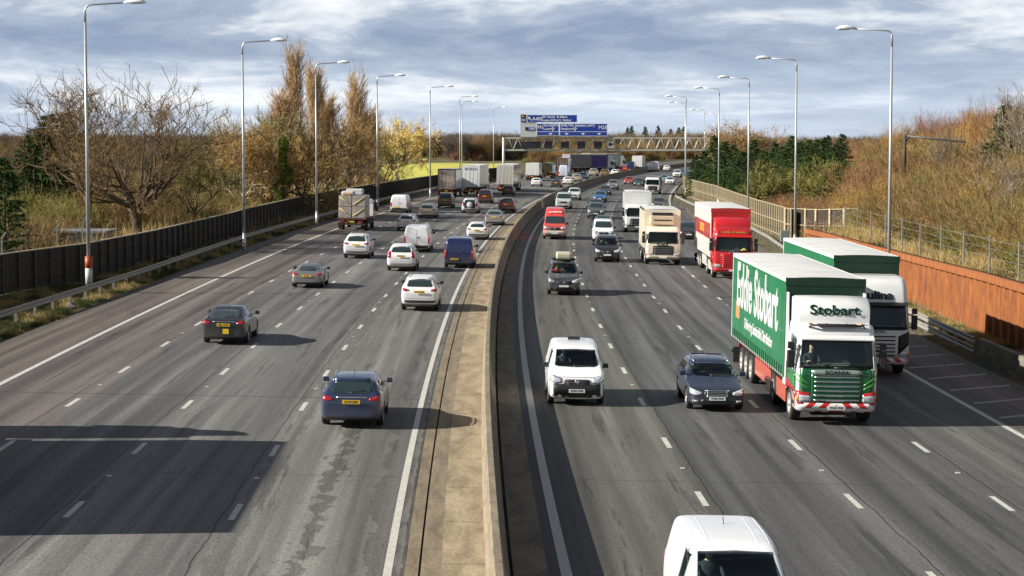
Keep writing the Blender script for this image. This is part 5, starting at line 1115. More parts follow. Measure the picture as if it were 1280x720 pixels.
# left scrub between the fence and the field
it = []
for i in range(560):
    Y = 92+ (320-92)*R_.random()**1.15; l = -29-abs(R_.gauss(0, 1))*14-(1.5 if Y < 150 else 0)
    if Y > 300 and l < -45: continue
    k = pick((('brown', 0), 3), (('brown', 1), 3), (('olive', 0), 3), (('olive', 1), 2), (('orange', 0), 1.5), (('bramble', 0), 2.5)) if Y > 150 else pick((('brown', 0), 4), (('brown', 1), 3), (('olive', 1), 1.5), (('bramble', 0), 5)); s = .62 if l > -33 else .82
    if Y < 150: s *= .8
    it.append((k, at(l, Y, -.2), R_.random()*6.28, S_(s)))
for i in range(320):
    Y = 125+200*R_.random(); l = -26.0-3.5*R_.random(); it.append((('straw', R_.randint(0, 1)), at(l, Y), R_.random()*6, S_(1.25)))
for i in range(160):
    Y = 120+220*R_.random(); l = -40-60*R_.random(); it.append((pick((('tree', 0), 2), (('tree', 2), 1), (('olive', 0), 1)), at(l, Y), R_.random()*6, S_(.42)))
scatter('roadside_scrub', it, 'tangled brown and olive winter scrub behind the dark fence')
# verge grass and litter strips
it = []
for i in range(1700): Y = 84+200*R_.random()**1.2; it.append((pick((('grass', 0), 3), (('straw', 0), .45)), at(-21.2-(2.8 if Y > 112 else 4.6)*R_.random(), Y, -.02), R_.random()*6, S_(.42)))
for i in range(260): Y = 86+64*R_.random(); it.append((pick((('grass', 0), 3), (('straw', 0), 1)), at(19.6+1.3*R_.random(), Y, -.05), R_.random()*6, S_(.42)))
scatter('verge_grass', it, 'rank green grass on the narrow verges')
# right hillside
it = []
for i in range(2000):
    Y = 80+340*R_.random()**1.1; l = 24.6+76*R_.random()**1.3
    if l < 27 and Y < 172: continue
    if Y > 250 and l < 30: l += 6
    q_ = math.sin(l*.13+Y*.045)+math.sin(l*.08-Y*.11+1); k = pick((('brown', 0), 2), (('brown', 1), 2), (('orange', 0), 4 if q_ > .4 else .8), (('olive', 0), 4 if q_ < -.8 else .3), (('olive', 1), 2 if q_ < -.8 else .2), (('red', 0), 1), (('bramble', 0), 2 if q_ < -1 else 0)); s = (1.35 if R_.random() < .12 else 1)*.55+.35*min(1, (l-24)/22)
    if l > 46 and Y > 150: k = pick((('red', 0), 1.5), (('red', 1), 1.5), (('brown', 0), 2), (('orange', 0), 1.6), (('olive', 0), 1.5), (('tree', 1), 2), (('tree', 0), 2), (('tree', 2), 1))
    pc = at(l, Y); pxx = 640+pc[0]/pc[1]*F_PX
    if 850 < pxx < 1062 and Y < 300: s *= .55 if pxx < 935 else .8
    if k[0] == 'tree': s *= .62
    it.append((k, at(l, Y, -.2), R_.random()*6.28, S_(s)))
for i in range(420):
    Y = 80+80*R_.random(); l = 27.0+6*R_.random()**1.3; it.append((pick((('brown', 0), 3), (('brown', 1), 3), (('olive', 0), 2), (('orange', 0), .6)), at(l, Y, -.2), R_.random()*6, S_(.60+.03*(l-26))))
for i in range(420):
    Y = 80+250*R_.random(); l = 23.0+4.2*R_.random(); it.append((pick((('straw', 0), 3), (('straw', 1), 1), (('grass', 0), 2.5)), at(l, Y), R_.random()*6, S_(.8)))
scatter('hillside_scrub', it, 'brown, orange and reddish bare scrub covering the right hillside')
# distant belts
it = []
for i in range(420):
    x = R_.uniform(-40, 425); Yd = R_.uniform(310, 700); X = (x-640)/F_PX*Yd; la, Yc = lat_of(Vector((X, Yd, 0))); it.append((pick((('tree', 0), 3), (('olive', 0), 3), (('olive', 1), 2), (('tree', 3), 2)), (X, Yd, ground(la, Yc)), R_.random()*6, S_(.55)))
for i in range(1500):
    Y = 430+900*R_.random(); 
    side = R_.random()
    if side < .45: l = -30-R_.random()*40 if Y > 880 else None
    else: l = 24+abs(R_.gauss(0, 1))*60
    if l is None: l = -160-R_.random()*140
    p = at(l, Y); it.append((pick((('tree', 0), 3), (('tree', 3), 3), (('tree', 1), 1), (('brown', 0), 1), (('red', 0), 1), (('olive', 1), 1)), p, R_.random()*6, S_(.62 if l > 0 else .75)))
for i in range(500):
    Y = 640+260*R_.random(); l = -26-34*R_.random(); it.append((pick((('tree', 0), 3), (('tree', 2), 1), (('olive', 0), 2), (('red', 0), 2), (('brown', 1), 2)), at(l, Y), R_.random()*6, S_(.55)))
for i in range(900):
    x = R_.uniform(-20, 700); Yd = R_.uniform(900, 1250); X = (x-640)/F_PX*Yd; la, Yc = lat_of(Vector((X, Yd, 0))); it.append((pick((('tree', 3), 5), (('tree', 0), 2), (('olive', 0), 1)), (X, Yd, ground(la, Yc)), R_.random()*6, S_(.85)))
for i in range(1100):   # the wooded rise the road bends in front of
    x = R_.uniform(560, 910); Yd = R_.uniform(780, 1100); X = (x-640)/F_PX*Yd; la, Yc = lat_of(Vector((X, Yd, 0)))
    if la > -30 and la < 24: continue
    it.append((pick((('tree', 0), 3), (('tree', 3), 3), (('tree', 2), .6), (('red', 0), 1)), (X, Yd, ground(la, Yc)), R_.random()*6, S_(.80)))
scatter('far_woodland', it, 'far bare woodland along the horizon')
def conifer_mesh(seed, h=8, r=2.2, n=1500, m=NEEDLE, shape=1.0, layers=24):
    rg = np.random.default_rng(seed); T = TM(); nb = layers*9; z = (np.arange(nb)/nb)**.9*h*.96+.2; a = rg.random(nb)*2*PI; rad = r*(1-z/h)**shape*(.75+.5*rg.random(nb))+.15
    P = np.zeros((nb, 3)); P[:, 2] = z; D = np.stack([np.cos(a), np.sin(a), .25+.3*rg.random(nb)], 1); V, F_, i1 = ribbons(P, D, rad, np.full(nb, .06), 3, .06, -.25, rg); T.add(V, F_)
    k = nb*34; ix = rg.integers(0, nb, k); t = .15+.85*rg.random(k); p, d = on_ribbon(i1, ix, t); q = rdir(k, d*.9+np.array([0, 0, -.12]), .55, rg); V, F_, _ = ribbons(p, q, .16+.24*rg.random(k)*np.minimum(1, rad[ix]/1.2), np.full(k, .065), 1, .1, 0, rg); T.add(V, F_); return T.mesh('conifer_crown', m)
def trunk_obj(root, h, r, m=BARK_D): return MB().tube([(0, 0, -.3), (.03, 0, h*.5), (0, 0, h)], [r, r*.7, r*.15], 8).build('trunk', m, root)
CON = [conifer_mesh(s, 8, 2.3, shape=.8) for s in (1, 2, 3)]
def tree_at(name, px, top_px, Yd, me, base_h, label, cat='tree', group=None, trunk=True, sx=1.0, crown='crown', tm=BARK_D, tr=.16):
    X = (px-640)/F_PX*Yd; la, Yc = lat_of(Vector((X, Yd, 0))); z = ground(la, Yc); H = CAM_H+(172-top_px)/F_PX*Yd-z; s = H/base_h
    root = empty(name, label, cat, group); root.location = (X, Yd, z); root.rotation_euler = (0, 0, R_.random()*6.28); root.scale = (s*sx, s*sx, s)
    link(crown, me, root)
    if trunk: trunk_obj(root, base_h*.9, tr, tm)
    return root
for x, t, Yd, sx, lab in ((62, 142, 175, 1.5, 'tallest dark green conifer at the left, behind the bare oak'), (84, 140, 178, 1.2, 'pointed dark conifer right of the tallest one'), (45, 160, 172, 1.5, 'lower dark conifer at the left edge of the conifer clump'), (6, 196, 118, 1.0, 'dark evergreen bush at the left edge of the picture')):
    tree_at('conifer_tree', x, t, Yd, CON[R_.randint(0, 2)], 8, lab, sx=sx)
rc = [(868, 196, 300), (880, 178, 298), (893, 172, 295), (905, 170, 292), (917, 178, 288), (928, 184, 284), (941, 176, 280), (955, 180, 275), (968, 177, 270), (979, 172, 266), (990, 172, 262), (1000, 170, 258), (1011, 172, 255), (1022, 169, 252), (1033, 171, 250), (1044, 172, 248), (1052, 167, 246)]
PL = ['beside the gantry end', 'under the gantry end lamp', 'just left of the third right lamp', 'directly behind the third right lamp', 'right of the third right lamp', 'behind the pale slatted fence', 'midway between two tall lamps', 'left of the second right lamp', 'close to the second right lamp', 'behind the second right lamp', 'right of the second right lamp', 'in the low middle of the row', 'in the even right part of the row', 'third from the right end of the row', 'second from the right end of the row', 'last but shortest at the right end of the row', 'at the right end of the row against the brown hill']
for i, (x, t, Yd) in enumerate(rc): t += (0, 5, -3, 8, 2, 10, -2, 6)[i*5 % 8]; tree_at('conifer_tree', x, t, Yd, CON[i % 3], 8, 'dark conifer in the row, '+PL[i], sx=(1.1, 1.45, 1.2, 1.55)[i*3 % 4], group='row of dark conifers on the right')
tree_at('conifer_tree', 1256, 130, 170, CON[1], 8, 'lone green conifer on the hilltop at the right edge', sx=1.2)
for x, t in ((784, 159), (789, 157), (806, 158), (822, 157), (838, 161), (848, 159), (854, 158)): tree_at('conifer_tree', x, t, 1060, CON[R_.randint(0, 2)], 8, 'far dark conifer above the woodland behind the gantry truss', sx=.95, group='far conifers behind the gantry')
# poplars and the bare trees round them
def poplar_mesh(seed, m, h=18, r=1.5, n=150, fine=6500):
    rg = np.random.default_rng(seed); T = TM(); z = rg.random(n)**.8*h*.80; P = np.stack([rg.normal(size=n)*.1, rg.normal(size=n)*.1, z], 1); a = rg.random(n)*2*PI; env = r*np.interp(z/h, [0, .15, .4, .8, 1], [.7, 1, 1, .7, .3])
    D = np.stack([np.cos(a)*.30, np.sin(a)*.30, np.ones(n)], 1); L_ = np.minimum(env*3.2, h-z)*(.6+.5*rg.random(n)); V, F_, i1 = ribbons(P, D, L_, np.full(n, .09), 4, .05, .05, rg); T.add(V, F_)
    k = 1700; ix = rg.integers(0, n, k); p, d = on_ribbon(i1, ix, .1+.85*rg.random(k)); V, F_, i2 = ribbons(p, rdir(k, d, .26, rg), .7+1.3*rg.random(k), np.full(k, .05), 3, .08, .15, rg); T.add(V, F_)
    ix = rg.integers(0, k, fine); p, d = on_ribbon(i2, ix, .1+.9*rg.random(fine)); V, F_, _ = ribbons(p, rdir(fine, d, .35, rg), .35+.6*rg.random(fine), np.full(fine, .04), 2, .1, .15, rg); T.add(V, F_); return T.mesh('poplar_crown', m)
TW_POP = bark('poplar_twigs', (.38, .245, .12), (.56, .41, .23))
for i, (x, t, Yd, sx, lab) in enumerate(((370, 57, 232, .85, 'tallest narrow bare poplar on the left of the road'), (395, 80, 236, .9, 'second tall bare poplar, close right of the tallest'), (446, 90, 285, 1.1, 'separate tall bare poplar right of the pair'), (352, 115, 226, 1.5, 'shorter bare poplar against the left side of the tallest'), (408, 118, 240, 1.4, 'short bare poplar right of the pair'), (462, 132, 290, 1.6, 'low bushy poplar at the foot of the separate tall one'))):
    tree_at('poplar_tree', x, t, Yd, poplar_mesh(40+i, TW_POP), 18, lab, sx=sx, tm=BARK_P, tr=.22)
# generic bare tree with real limbs
def bare_tree(root, m_limb, m_twig, seed, h=11, spread=1.0, trunk_h=2.2, tr=.4, n1=7, twig=5200, up=.5, tw=.035, droop=0, crook=.28):
    rg = np.random.default_rng(seed); rd = random.Random(seed); limbs = []; mb = MB()
    def grow(p, d, L_, r, lev):
        n = 6; pts = [p]; rs = [r]; q = Vector(p); dd = Vector(d).normalized()
        for i in range(n):
            dd = (dd+Vector((rd.gauss(0, crook), rd.gauss(0, crook), rd.gauss(0, crook*.8)+(up*.10-droop*.05*lev)))).normalized(); q = q+dd*(L_/n); pts.append(q.copy()); rs.append(max(.018, r*(1-.75*(i+1)/n)))
        mb.tube(pts, rs, 7 if lev < 2 else 4, cap=False)
        if lev >= 2: limbs.append(pts)
        if lev < 4:
            for k in range([n1, 5, 4, 3][lev]):
                i = rd.randint(2, n) if lev else rd.randint(3, n); b = pts[i]; ax = (pts[i]-pts[i-1]).normalized(); ang = rd.random()*2*PI; sd_ = ax.orthogonal().normalized(); sd_.rotate(Matrix.Rotation(ang, 3, ax)); nd_ = (ax*.75+sd_*(.95 if lev else .85*spread)+Vector((0, 0, .12*up))).normalized()
                grow(b, nd_, L_*rd.uniform(.55, .78), max(.02, rs[i]*.72), lev+1)
    pts = []; 
    mb.tube([(0, 0, -.5), (.05, 0, trunk_h*.5), (0, .05, trunk_h)], [tr*1.25, tr, tr*.9], 10, cap=False)
    for k in range(n1):
        a = 2*PI*k/n1+rd.uniform(-.3, .3); e = rd.uniform(.25, 1.3)
        grow(Vector((0, 0, trunk_h*rd.uniform(.75, 1))), Vector((math.cos(a)*spread, math.sin(a)*spread, e)), h*rd.uniform(.36, .52), tr*.55, 1)
    mb.build('limbs', m_limb, root)
    S0 = np.array([[*p[i]] for p in limbs for i in range(len(p)-1)]); S1 = np.array([[*p[i+1]] for p in limbs for i in range(len(p)-1)])
    T = TM(); k = twig; ix = rg.integers(0, len(S0), k); t = rg.random(k)[:, None]; P = S0[ix]*(1-t)+S1[ix]*t; D = (S1-S0)[ix]; D /= np.linalg.norm(D, axis=1, keepdims=True)
    V, F_, i2 = ribbons(P, rdir(k, D+np.array([0, 0, .15*up]), .5, rg), .3+.7*rg.random(k), np.full(k, tw), 2, .15, .05, rg); T.add(V, F_)
    k2 = twig; ix = rg.integers(0, k, k2); p, d = on_ribbon(i2, ix, .2+.8*rg.random(k2)); V, F_, _ = ribbons(p, rdir(k2, d, .5, rg), .2+.4*rg.random(k2), np.full(k2, tw*.7), 1, .1, 0, rg); T.add(V, F_)
    link('twigs', T.mesh('twigs', m_twig), root)
def vz(me):
    a = np.empty(len(me.vertices)*3, dtype=np.float32); me.vertices.foreach_get('co', a); return a[2::3]
def put(name, x, top, Yd, H0, label, **kw):
    X = (x-640)/F_PX*Yd; la, Yc = lat_of(Vector((X, Yd, 0))); z = ground(la, Yc); root = empty(name, label, 'tree'); bare_tree(root, **kw)
    zs = np.concatenate([vz(c.data)[::7] for c in root.children]); hh = float(np.percentile(zs, 99.6)); s = (CAM_H+(172-top)/F_PX*Yd-z)/hh; root.location = (X, Yd, z); root.scale = (s, s, s); return root
put('oak_tree', 170, 96, 150, 13, 'large spreading bare oak with thick crooked pale-lit limbs behind the left fence', m_limb=BARK_D, m_twig=TW_BROWN, seed=12, h=13, spread=1.0, trunk_h=3.2, tr=.42, n1=8, twig=7000, up=.85, tw=.024, crook=.17)
put('bare_tree', 110, 95, 158, 10, 'upright bare tree with dark forked limbs left of the big oak', m_limb=BARK_D, m_twig=TW_BROWN, seed=8, h=11, spread=.55, trunk_h=4, tr=.26, n1=6, twig=3800, up=.95, tw=.022, crook=.15)
for i, (x, t, Yd, m1, m2, lab) in enumerate(((300, 150, 205, BARK_P, TW_ORNG, 'pale-stemmed bare tree just left of the second left lamp'), (325, 140, 212, BARK_P, TW_OLIVE, 'bare tree between the second lamp and the poplars'), (343, 150, 205, BARK_D, TW_ORNG, 'bare tree below the shorter poplar'), (378, 150, 214, BARK_D, TW_BROWN, 'bushy bare tree at the foot of the tallest poplar'), (415, 140, 238, BARK_P, TW_BROWN, 'bare tree right of the third left lamp'), (436, 145, 262, BARK_D, TW_ORNG, 'bare tree left of the separate poplar'), (478, 168, 292, BARK_D, TW_OLIVE, 'low olive-brown tree beside the fourth left lamp'), (242, 166, 175, BARK_D, TW_OLIVE, 'broad low bare tree right of the big oak'))):
    put('bare_tree', x, t, Yd, 10, lab, m_limb=m1, m_twig=m2, seed=20+i, h=10, spread=.7, trunk_h=2, tr=.2, n1=6, twig=4800, up=.9, tw=.036, crook=.17)
put('willow_tree', 496, 150, 330, 9, 'glowing yellow bare willow between two left lamps', m_limb=BARK_P, m_twig=WILLOW, seed=44, h=8, spread=.95, trunk_h=2.5, tr=.25, n1=7, twig=5200, up=.6, tw=.06)
# ivy-clad trunk
def leaf_blob(root, nm, m, n, c, r, seed, s=.16):
    rg = np.random.default_rng(seed); q = rg.normal(size=(n, 3)); q /= np.linalg.norm(q, axis=1, keepdims=True); P = np.array(c)+q*np.array(r)*(.55+.45*rg.random(n))[:, None]; V, F_, _ = ribbons(P, rg.normal(size=(n, 3)), np.full(n, s), np.full(n, s*.9), 1, 0, 0, rg); link(nm, np_mesh(nm, V, F_, m), root)
iv = empty('ivy_tree', 'bare tree trunk thickly wrapped in green ivy beside the poplars', 'tree'); X = (353-640)/F_PX*203; la, Yc = lat_of(Vector((X, 203, 0))); iv.location = (X, 203, ground(la, Yc)); trunk_obj(iv, 9, .22); 
for q in range(9): leaf_blob(iv, 'ivy_clump', IVY, 420, (R_.uniform(-.5, .5), R_.uniform(-.5, .5), .6+q*.85), (R_.uniform(.4, 1.0), R_.uniform(.4, 1.0), R_.uniform(.5, 1.0)), 3+q)
# pale birches on the right hillside
for i, (x, t, Yd) in enumerate(((1272, 104, 150), (1236, 160, 170), (1262, 190, 118), (1180, 158, 200))):
    put('birch_tree', x, t, Yd, 8, ['tall thin pale bare birch cut by the right edge', 'thin pale birch on the hilltop left of the lone conifer', 'small birch low on the bank by the right edge', 'slender bare birch left of the cable pole beam'][i], m_limb=mat('birch_bark', (.36, .32, .25), .8, noise=.5, nscale=3), m_twig=TW_BROWN, seed=60+i, h=7, spread=.3, trunk_h=3, tr=.07, n1=4, twig=1500, up=1.2, tw=.018, crook=.12)
for x, t, Yd, m_, sc_, lab in ((965, 203, 240, TW_OLIVE, 1, 'fan-shaped olive bush right of the third right lamp'), (1035, 199, 228, TW_OLIVE, 1, 'rounded olive-brown bush above the return fence')):
    put('bush', x, t, Yd, 5, lab, m_limb=BARK_D, m_twig=m_, crook=.15, seed=int(x), h=5, spread=1.1, trunk_h=.6, tr=.12, n1=9, twig=3600, up=.6, tw=.05)['category'] = 'bush'
for i, x in enumerate((905, 916, 930)): put('bare_tree', x, 150+3*i, 400, 10, ['tall orange bare tree above the dark conifers, left of three', 'tall orange bare tree above the dark conifers, middle of three', 'tall orange bare tree above the dark conifers, right of three'][i], m_limb=BARK_P, m_twig=TW_ORNG, seed=80+i, h=10, spread=.55, trunk_h=3, tr=.15, n1=6, twig=2200, up=1, tw=.06)
# cable pole on the hill, low shed among the scrub
cp = empty('cable_pole', 'dark timber pole with a long pale beam reaching right across the hillside', 'pole'); Yd = 190; z = lambda py: CAM_H+(172-py)/F_PX*Yd; xx = lambda px: (px-640)/F_PX*Yd
MB().tube([(xx(1130), Yd, z(215)), (xx(1130), Yd, z(169))], .14, 8).build('pole', TIMP, cp); MB().tube([(xx(1130), Yd, z(170)), (xx(1212), Yd+2, z(178))], .09, 6).build('beam', GALV, cp); MB().tube([(xx(1130), Yd, z(178)), (xx(1136), Yd, z(170.5))], .05, 6).build('brace', TIMP, cp)
sh = empty('shed', 'low flat-roofed grey shed half hidden in the scrub left of the oak', 'shed'); p = at(-34, 142); sh.location = p
MB().box(-5, 5, -2, 2, -.2, 1.7).build('wall', mat('pale_render', (.45, .42, .38), .8, noise=.3), sh); MB().box(-5.3, 5.3, -2.3, 2.3, 1.7, 1.85).build('roof', mat('grey_felt_roof', (.16, .16, .17), .8, noise=.3), sh)
for x in (-2.5, 2): w_ = MB().box(x-.5, x+.5, -2.03, -1.99, .6, 1.4).build('window', GLASS, sh)
# ------------------------------------------------------------------ the traffic
P_NAVY = paint('dark_blue_grey_paint', (.016, .026, .065), .3, .25, .3); P_BLUE = paint('slate_blue_paint', (.040, .060, .125), .45, .25, .25); P_BLK = paint('near_black_paint', (.022, .022, .032), .2, .25, .3)
P_SIL = paint('silver_paint', (.42, .42, .42), .6, .3, .35); P_GREY = paint('mid_grey_paint', (.13, .135, .145), .4, .3, .35); P_DGREY = paint('dark_grey_paint', (.05, .052, .058), .3, .3, .35); P_NVAN = paint('navy_van_paint', (.018, .028, .10), .3, .3, .3)
P_RED = paint('red_paint', (.42, .02, .025), 0, .3, .25); P_DRED = paint('dark_red_paint', (.10, .018, .022), .2, .3, .35); P_BRNZ = paint('bronze_paint', (.20, .13, .08), .4, .35, .35); P_BEIGE = paint('beige_silver_paint', (.48, .45, .38), .4, .3, .35)
P_LB = paint('bright_blue_paint', (.04, .18, .42), .3, .3, .2); P_TEAL = paint('dark_teal_paint', (.03, .07, .08), .3, .3, .3); P_RVAN = paint('faded_red_van_paint', (.60, .055, .05), 0, .4, .75, 1.5); P_SKY = paint('pale_blue_paint', (.22, .42, .55), .3, .3, .2); P_CREAM = paint('cream_lorry_paint', (.76, .70, .55), 0, .4, .5, 2.4)
P_WL = paint('white_lorry_paint', (.76, .77, .76), 0, .35, .4, 1.4); P_GRN = paint('lorry_green_paint', (.006, .10, .035), 0, .2, .25, .9); P_WD = paint('dirty_white_paint', (.66, .65, .60), 0, .4, .7, 1.6)
AWAY, TO = 1, -1
# --- towards the camera, right carriageway
v = car('small_van', WHITE, 'small_van', 'white panel van with black bumper, alone in the lane beside the central barrier', 'van', front='work', tail='van', lower=BLACK, plates=('KU71 FUR', None), rimk='cover', pocket=True, wm=BLACK)
place(v, 720.6, 508, TO); driver1 = person(v.matrix_world, (.38, .35, .88), CLOTH_D, 'driver in dark clothes at the wheel of the white panel van')
MB().box(-.2, .2, -1.0, -.7, 1.86, 1.96).build('roof_sign', BLACK, v, bevel=.01)
v = car('estate', P_NAVY, 'estate_car', 'dark navy estate car with chrome grille and roof rails beside the green lorry', 'car', front='chrome', roofrack=True, trim=CHROME, plates=('FY60 YNZ', None), pocket=True)
place(v, 896, 515.5, TO); person(v.matrix_world, (.38, -.15, .50), CLOTH_D, 'driver with both hands on the wheel of the navy estate car')
MB().tube([(0, 2.2, .92), (0, 2.2, 1.0)], .006, 5).build('bonnet_ornament', CHROME, v)
v = car('small_van', WHITE, 'small_van', 'white van cut off by the bottom edge of the picture, roof seen from above', 'van', front='work', tail='van', lower=BLACK, rimk='cover', pocket=True, wm=BLACK)
p_, la_, Y_ = pix(900, 690, 1.78); L_ = v['_L']; c_ = road(3.0, 33.2-L_/2-(-1.5) if False else 33.0, .006)
YR5 = 37.1-L_/2-.25; c_ = road(2.5, YR5, .006); s_ = Cs(YR5); t_ = -Vector((s_, 1, 0)).normalized(); r_ = t_.cross(Vector((KS, 0, 1)).normalized()).normalized(); u_ = r_.cross(t_)
v.matrix_world = Matrix(((r_.x, t_.x, u_.x, c_.x), (r_.y, t_.y, u_.y, c_.y), (r_.z, t_.z, u_.z, c_.z), (0, 0, 0, 1))); del v['_L']
_b = [c for c in v.children if c.name.startswith('body')][0].data; _bv = BVHTree.FromPolygons([q.co.copy() for q in _b.vertices], [tuple(p.vertices) for p in _b.polygons])
for s in (-1, 1):
    for k in (.42, .62): MB().tube([(s*k, y, _bv.ray_cast(Vector((s*k, y, 5)), Vector((0, 0, -1)))[0].z+.001) for y in np.linspace(.5, -1.7, 9)], .007, 4).build('roof_rib', WHITE, v)
person(v.matrix_world, (.38, .35, .88), CLOTH_D, 'driver behind the windscreen of the white van at the bottom edge')
v = car('mpv', P_GREY, 'people_carrier', 'grey high-roofed car carrying a pale roof box', 'car', front='plain', wm=BLACK, pocket=True); MB().box(-.78, .78, 1.95, 2.1, .3, .4).build('bumper_lip', STEELW, v, bevel=.02)
place(v, 704.5, 369.5, TO); person(v.matrix_world, (.36, .2, .78), CLOTH_R, 'driver in a red jacket in the grey car with the roof box')
rb = MB().box(-.42, .42, -.95, .55, 0, .36).build('roof_box', mat('pale_roof_box', (.55, .52, .38), .4), None, bevel=.1); rb.matrix_world = v.matrix_world @ Matrix.Translation((0, 0, 1.89)); tag(rb, 'pale yellowish roof box strapped on top of the grey car', 'roof box')
for y in (-.6, .3): MB().box(-.62, .62, y-.03, y+.03, 1.80, 1.90).build('roof_bar', BLACK, v)
v = car('mpv', P_BLK, 'people_carrier', 'black people carrier in front of a small white van, middle lane', 'car', pocket=True); place(v, 759, 328, TO); person(v.matrix_world, (.36, .2, .78), CLOTH_D, 'driver inside the black people carrier')
v = car('small_van', WHITE, 'small_van', 'white small van close behind the black people carrier', 'van', front='work', tail='van', rimk='cover'); place(v, 754, 303, TO)
car_list_R = [('hatch', P_DGREY, 754, 290, 'dark car mostly hidden behind the small white van'), ('suv', P_GREY, 744.5, 273.5, 'grey off-roader with bright headlights, ahead of the dark hidden car'), ('hatch', P_TEAL, 744.5, 265, 'blue-green car tucked behind the grey off-roader'), ('hatch', P_LB, 749.5, 252.5, 'bright blue hatchback on the right carriageway'), ('saloon', P_DGREY, 755.5, 244, 'dark saloon behind the bright blue hatchback'), ('suv', P_SIL, 765.5, 237.5, 'silver off-roader behind the dark saloon, oncoming'), ('suv', WHITE, 717, 250.5, 'white car behind the pale van beside the barrier'), ('hatch', P_RED, 785.5, 230.5, 'red hatchback coming round the bend'), ('saloon', P_TEAL, 798, 233, 'dark teal car beside the red hatchback'), ('hatch', P_BLK, 861, 299.5, 'black car between the cream lorry and the red lorry'), ('hatch', P_GREY, 823, 262, 'grey-green car behind the cream refrigerated lorry'), ('hatch', WHITE, 837, 231, 'white car near the start of the pale slatted fence'), ('hatch', P_SKY, 829.5, 228, 'pale blue car left of the white car by the slatted fence'), ('hatch', P_LB, 851, 220, 'far blue car behind the lamp by the slatted fence'), ('suv', WHITE, 846, 222, 'far white car just behind the top of the slatted fence')]
for sty, pm, x, y, lab in car_list_R:
    r = car(sty, pm, {'suv': 'off_roader', 'hatch': 'hatchback', 'saloon': 'saloon_car'}[sty], lab, 'car', detail=2 if y > 250 else 1); place(r, x, y, TO)
v = car('van', P_SIL if False else paint('pale_grey_van_paint', (.55, .58, .58), .2, .3, .3), 'panel_van', 'pale grey van beside the barrier, ahead of the white car', 'van', front='work', tail='van'); place(v, 704, 261.5, TO)
v = car('high_van', P_RVAN, 'high_roof_van', 'red high-roofed delivery van with a dirty pale bumper next to the barrier', 'van', front='work', tail='van', lower=P_WD, rimk='cover'); place(v, 693, 299.5, TO)
hl = 2.95; text_obj('roof_lettering', 'parcelforce', .24, WHITE, v, face_M((0, hl-1.50, 2.30), (-1, 0, 0), (0, -.95, 1)), bold=.006)
# green curtain-sided lorry
CUR_G = paint('green_curtain_fabric', (.010, .20, .075), 0, .42, .12, 1.6)
def ripple(m, st=.25, dirt=.25):
    nt = m.node_tree; b = [n for n in nt.nodes if n.type == 'BSDF_PRINCIPLED'][0]; tc = nd(nt, 'ShaderNodeTexCoord'); mp = nd(nt, 'ShaderNodeMapping'); mp.inputs['Scale'].default_value = (1, 2.6, .22); nt.links.new(tc.outputs['Object'], mp.inputs[0])
    n = nd(nt, 'ShaderNodeTexNoise'); n.inputs['Scale'].default_value = 1.3; n.inputs['Detail'].default_value = 4; nt.links.new(mp.outputs[0], n.inputs['Vector']); bp = nd(nt, 'ShaderNodeBump'); bp.inputs['Strength'].default_value = st; bp.inputs['Distance'].default_value = .12; nt.links.new(n.outputs[0], bp.inputs['Height']); nt.links.new(bp.outputs[0], b.inputs['Normal'])
    src = b.inputs['Base Color'].links[0].from_socket; mr = nd(nt, 'ShaderNodeMapRange'); mr.inputs[1].default_value = .3; mr.inputs[2].default_value = .7; mr.inputs[3].default_value = 1-dirt; mr.inputs[4].default_value = 1.0; nt.links.new(n.outputs[0], mr.inputs[0])
    sc2 = nd(nt, 'ShaderNodeVectorMath', operation='SCALE'); nt.links.new(src, sc2.inputs[0]); nt.links.new(mr.outputs[0], sc2.inputs[3]); nt.links.new(sc2.outputs[0], b.inputs['Base Color'])
ripple(CUR_G, .35, .3); ripple(P_WL, .03, .10); ROOFW = mat('white_trailer_roof', (.72, .72, .70), .5, noise=.2, nscale=.8); SALM = paint('salmon_red_skirt', (.50, .085, .05), 0, .4, .35, 1.2); DGB = mat('dark_green_bulkhead', (.006, .035, .018), .4)
v, bvh, df, (ty0, ty1) = artic('green and white curtain-sided articulated lorry with red skirts and striped bumper, nearest the camera', P_WL, P_GRN, CUR_G, L=16.4, roof_m=ROOFW, bump=HAZ_RW, skirtm=SALM, rail=ROOFW, bulk=DGB, grm=P_GRN)
hl = 8.2
decal('green_lower_front', bvh, 'F', [(-1.24, .66, 1.70), (-1.0, .66, 1.74), (1.0, .66, 1.74), (1.24, .66, 1.70)], P_GRN, v, off=.008, nu=22, nv=6)
LG = mat('lime_green_graphic', (.06, .34, .03), .3, coat=1); RG = paint('red_graphic', (.48, .015, .02), 0, .25, .2)
for s in (-1, 1):
    decal('red_corner_panel', bvh, 'F', [(s*.80, .66, 1.0), (s*1.0, .66, 1.03), (s*1.24, .66, 1.08)], RG, v, off=.011, nu=8, nv=3)
    for k in range(2): decal('lime_stripe', bvh, 'F', [(s*.82, 1.12+.12*k, 1.15+.12*k), (s*1.05, 1.22+.16*k, 1.27+.16*k), (s*1.23, 1.40+.16*k, 1.45+.16*k)], LG, v, off=.015, nu=5, nv=1)
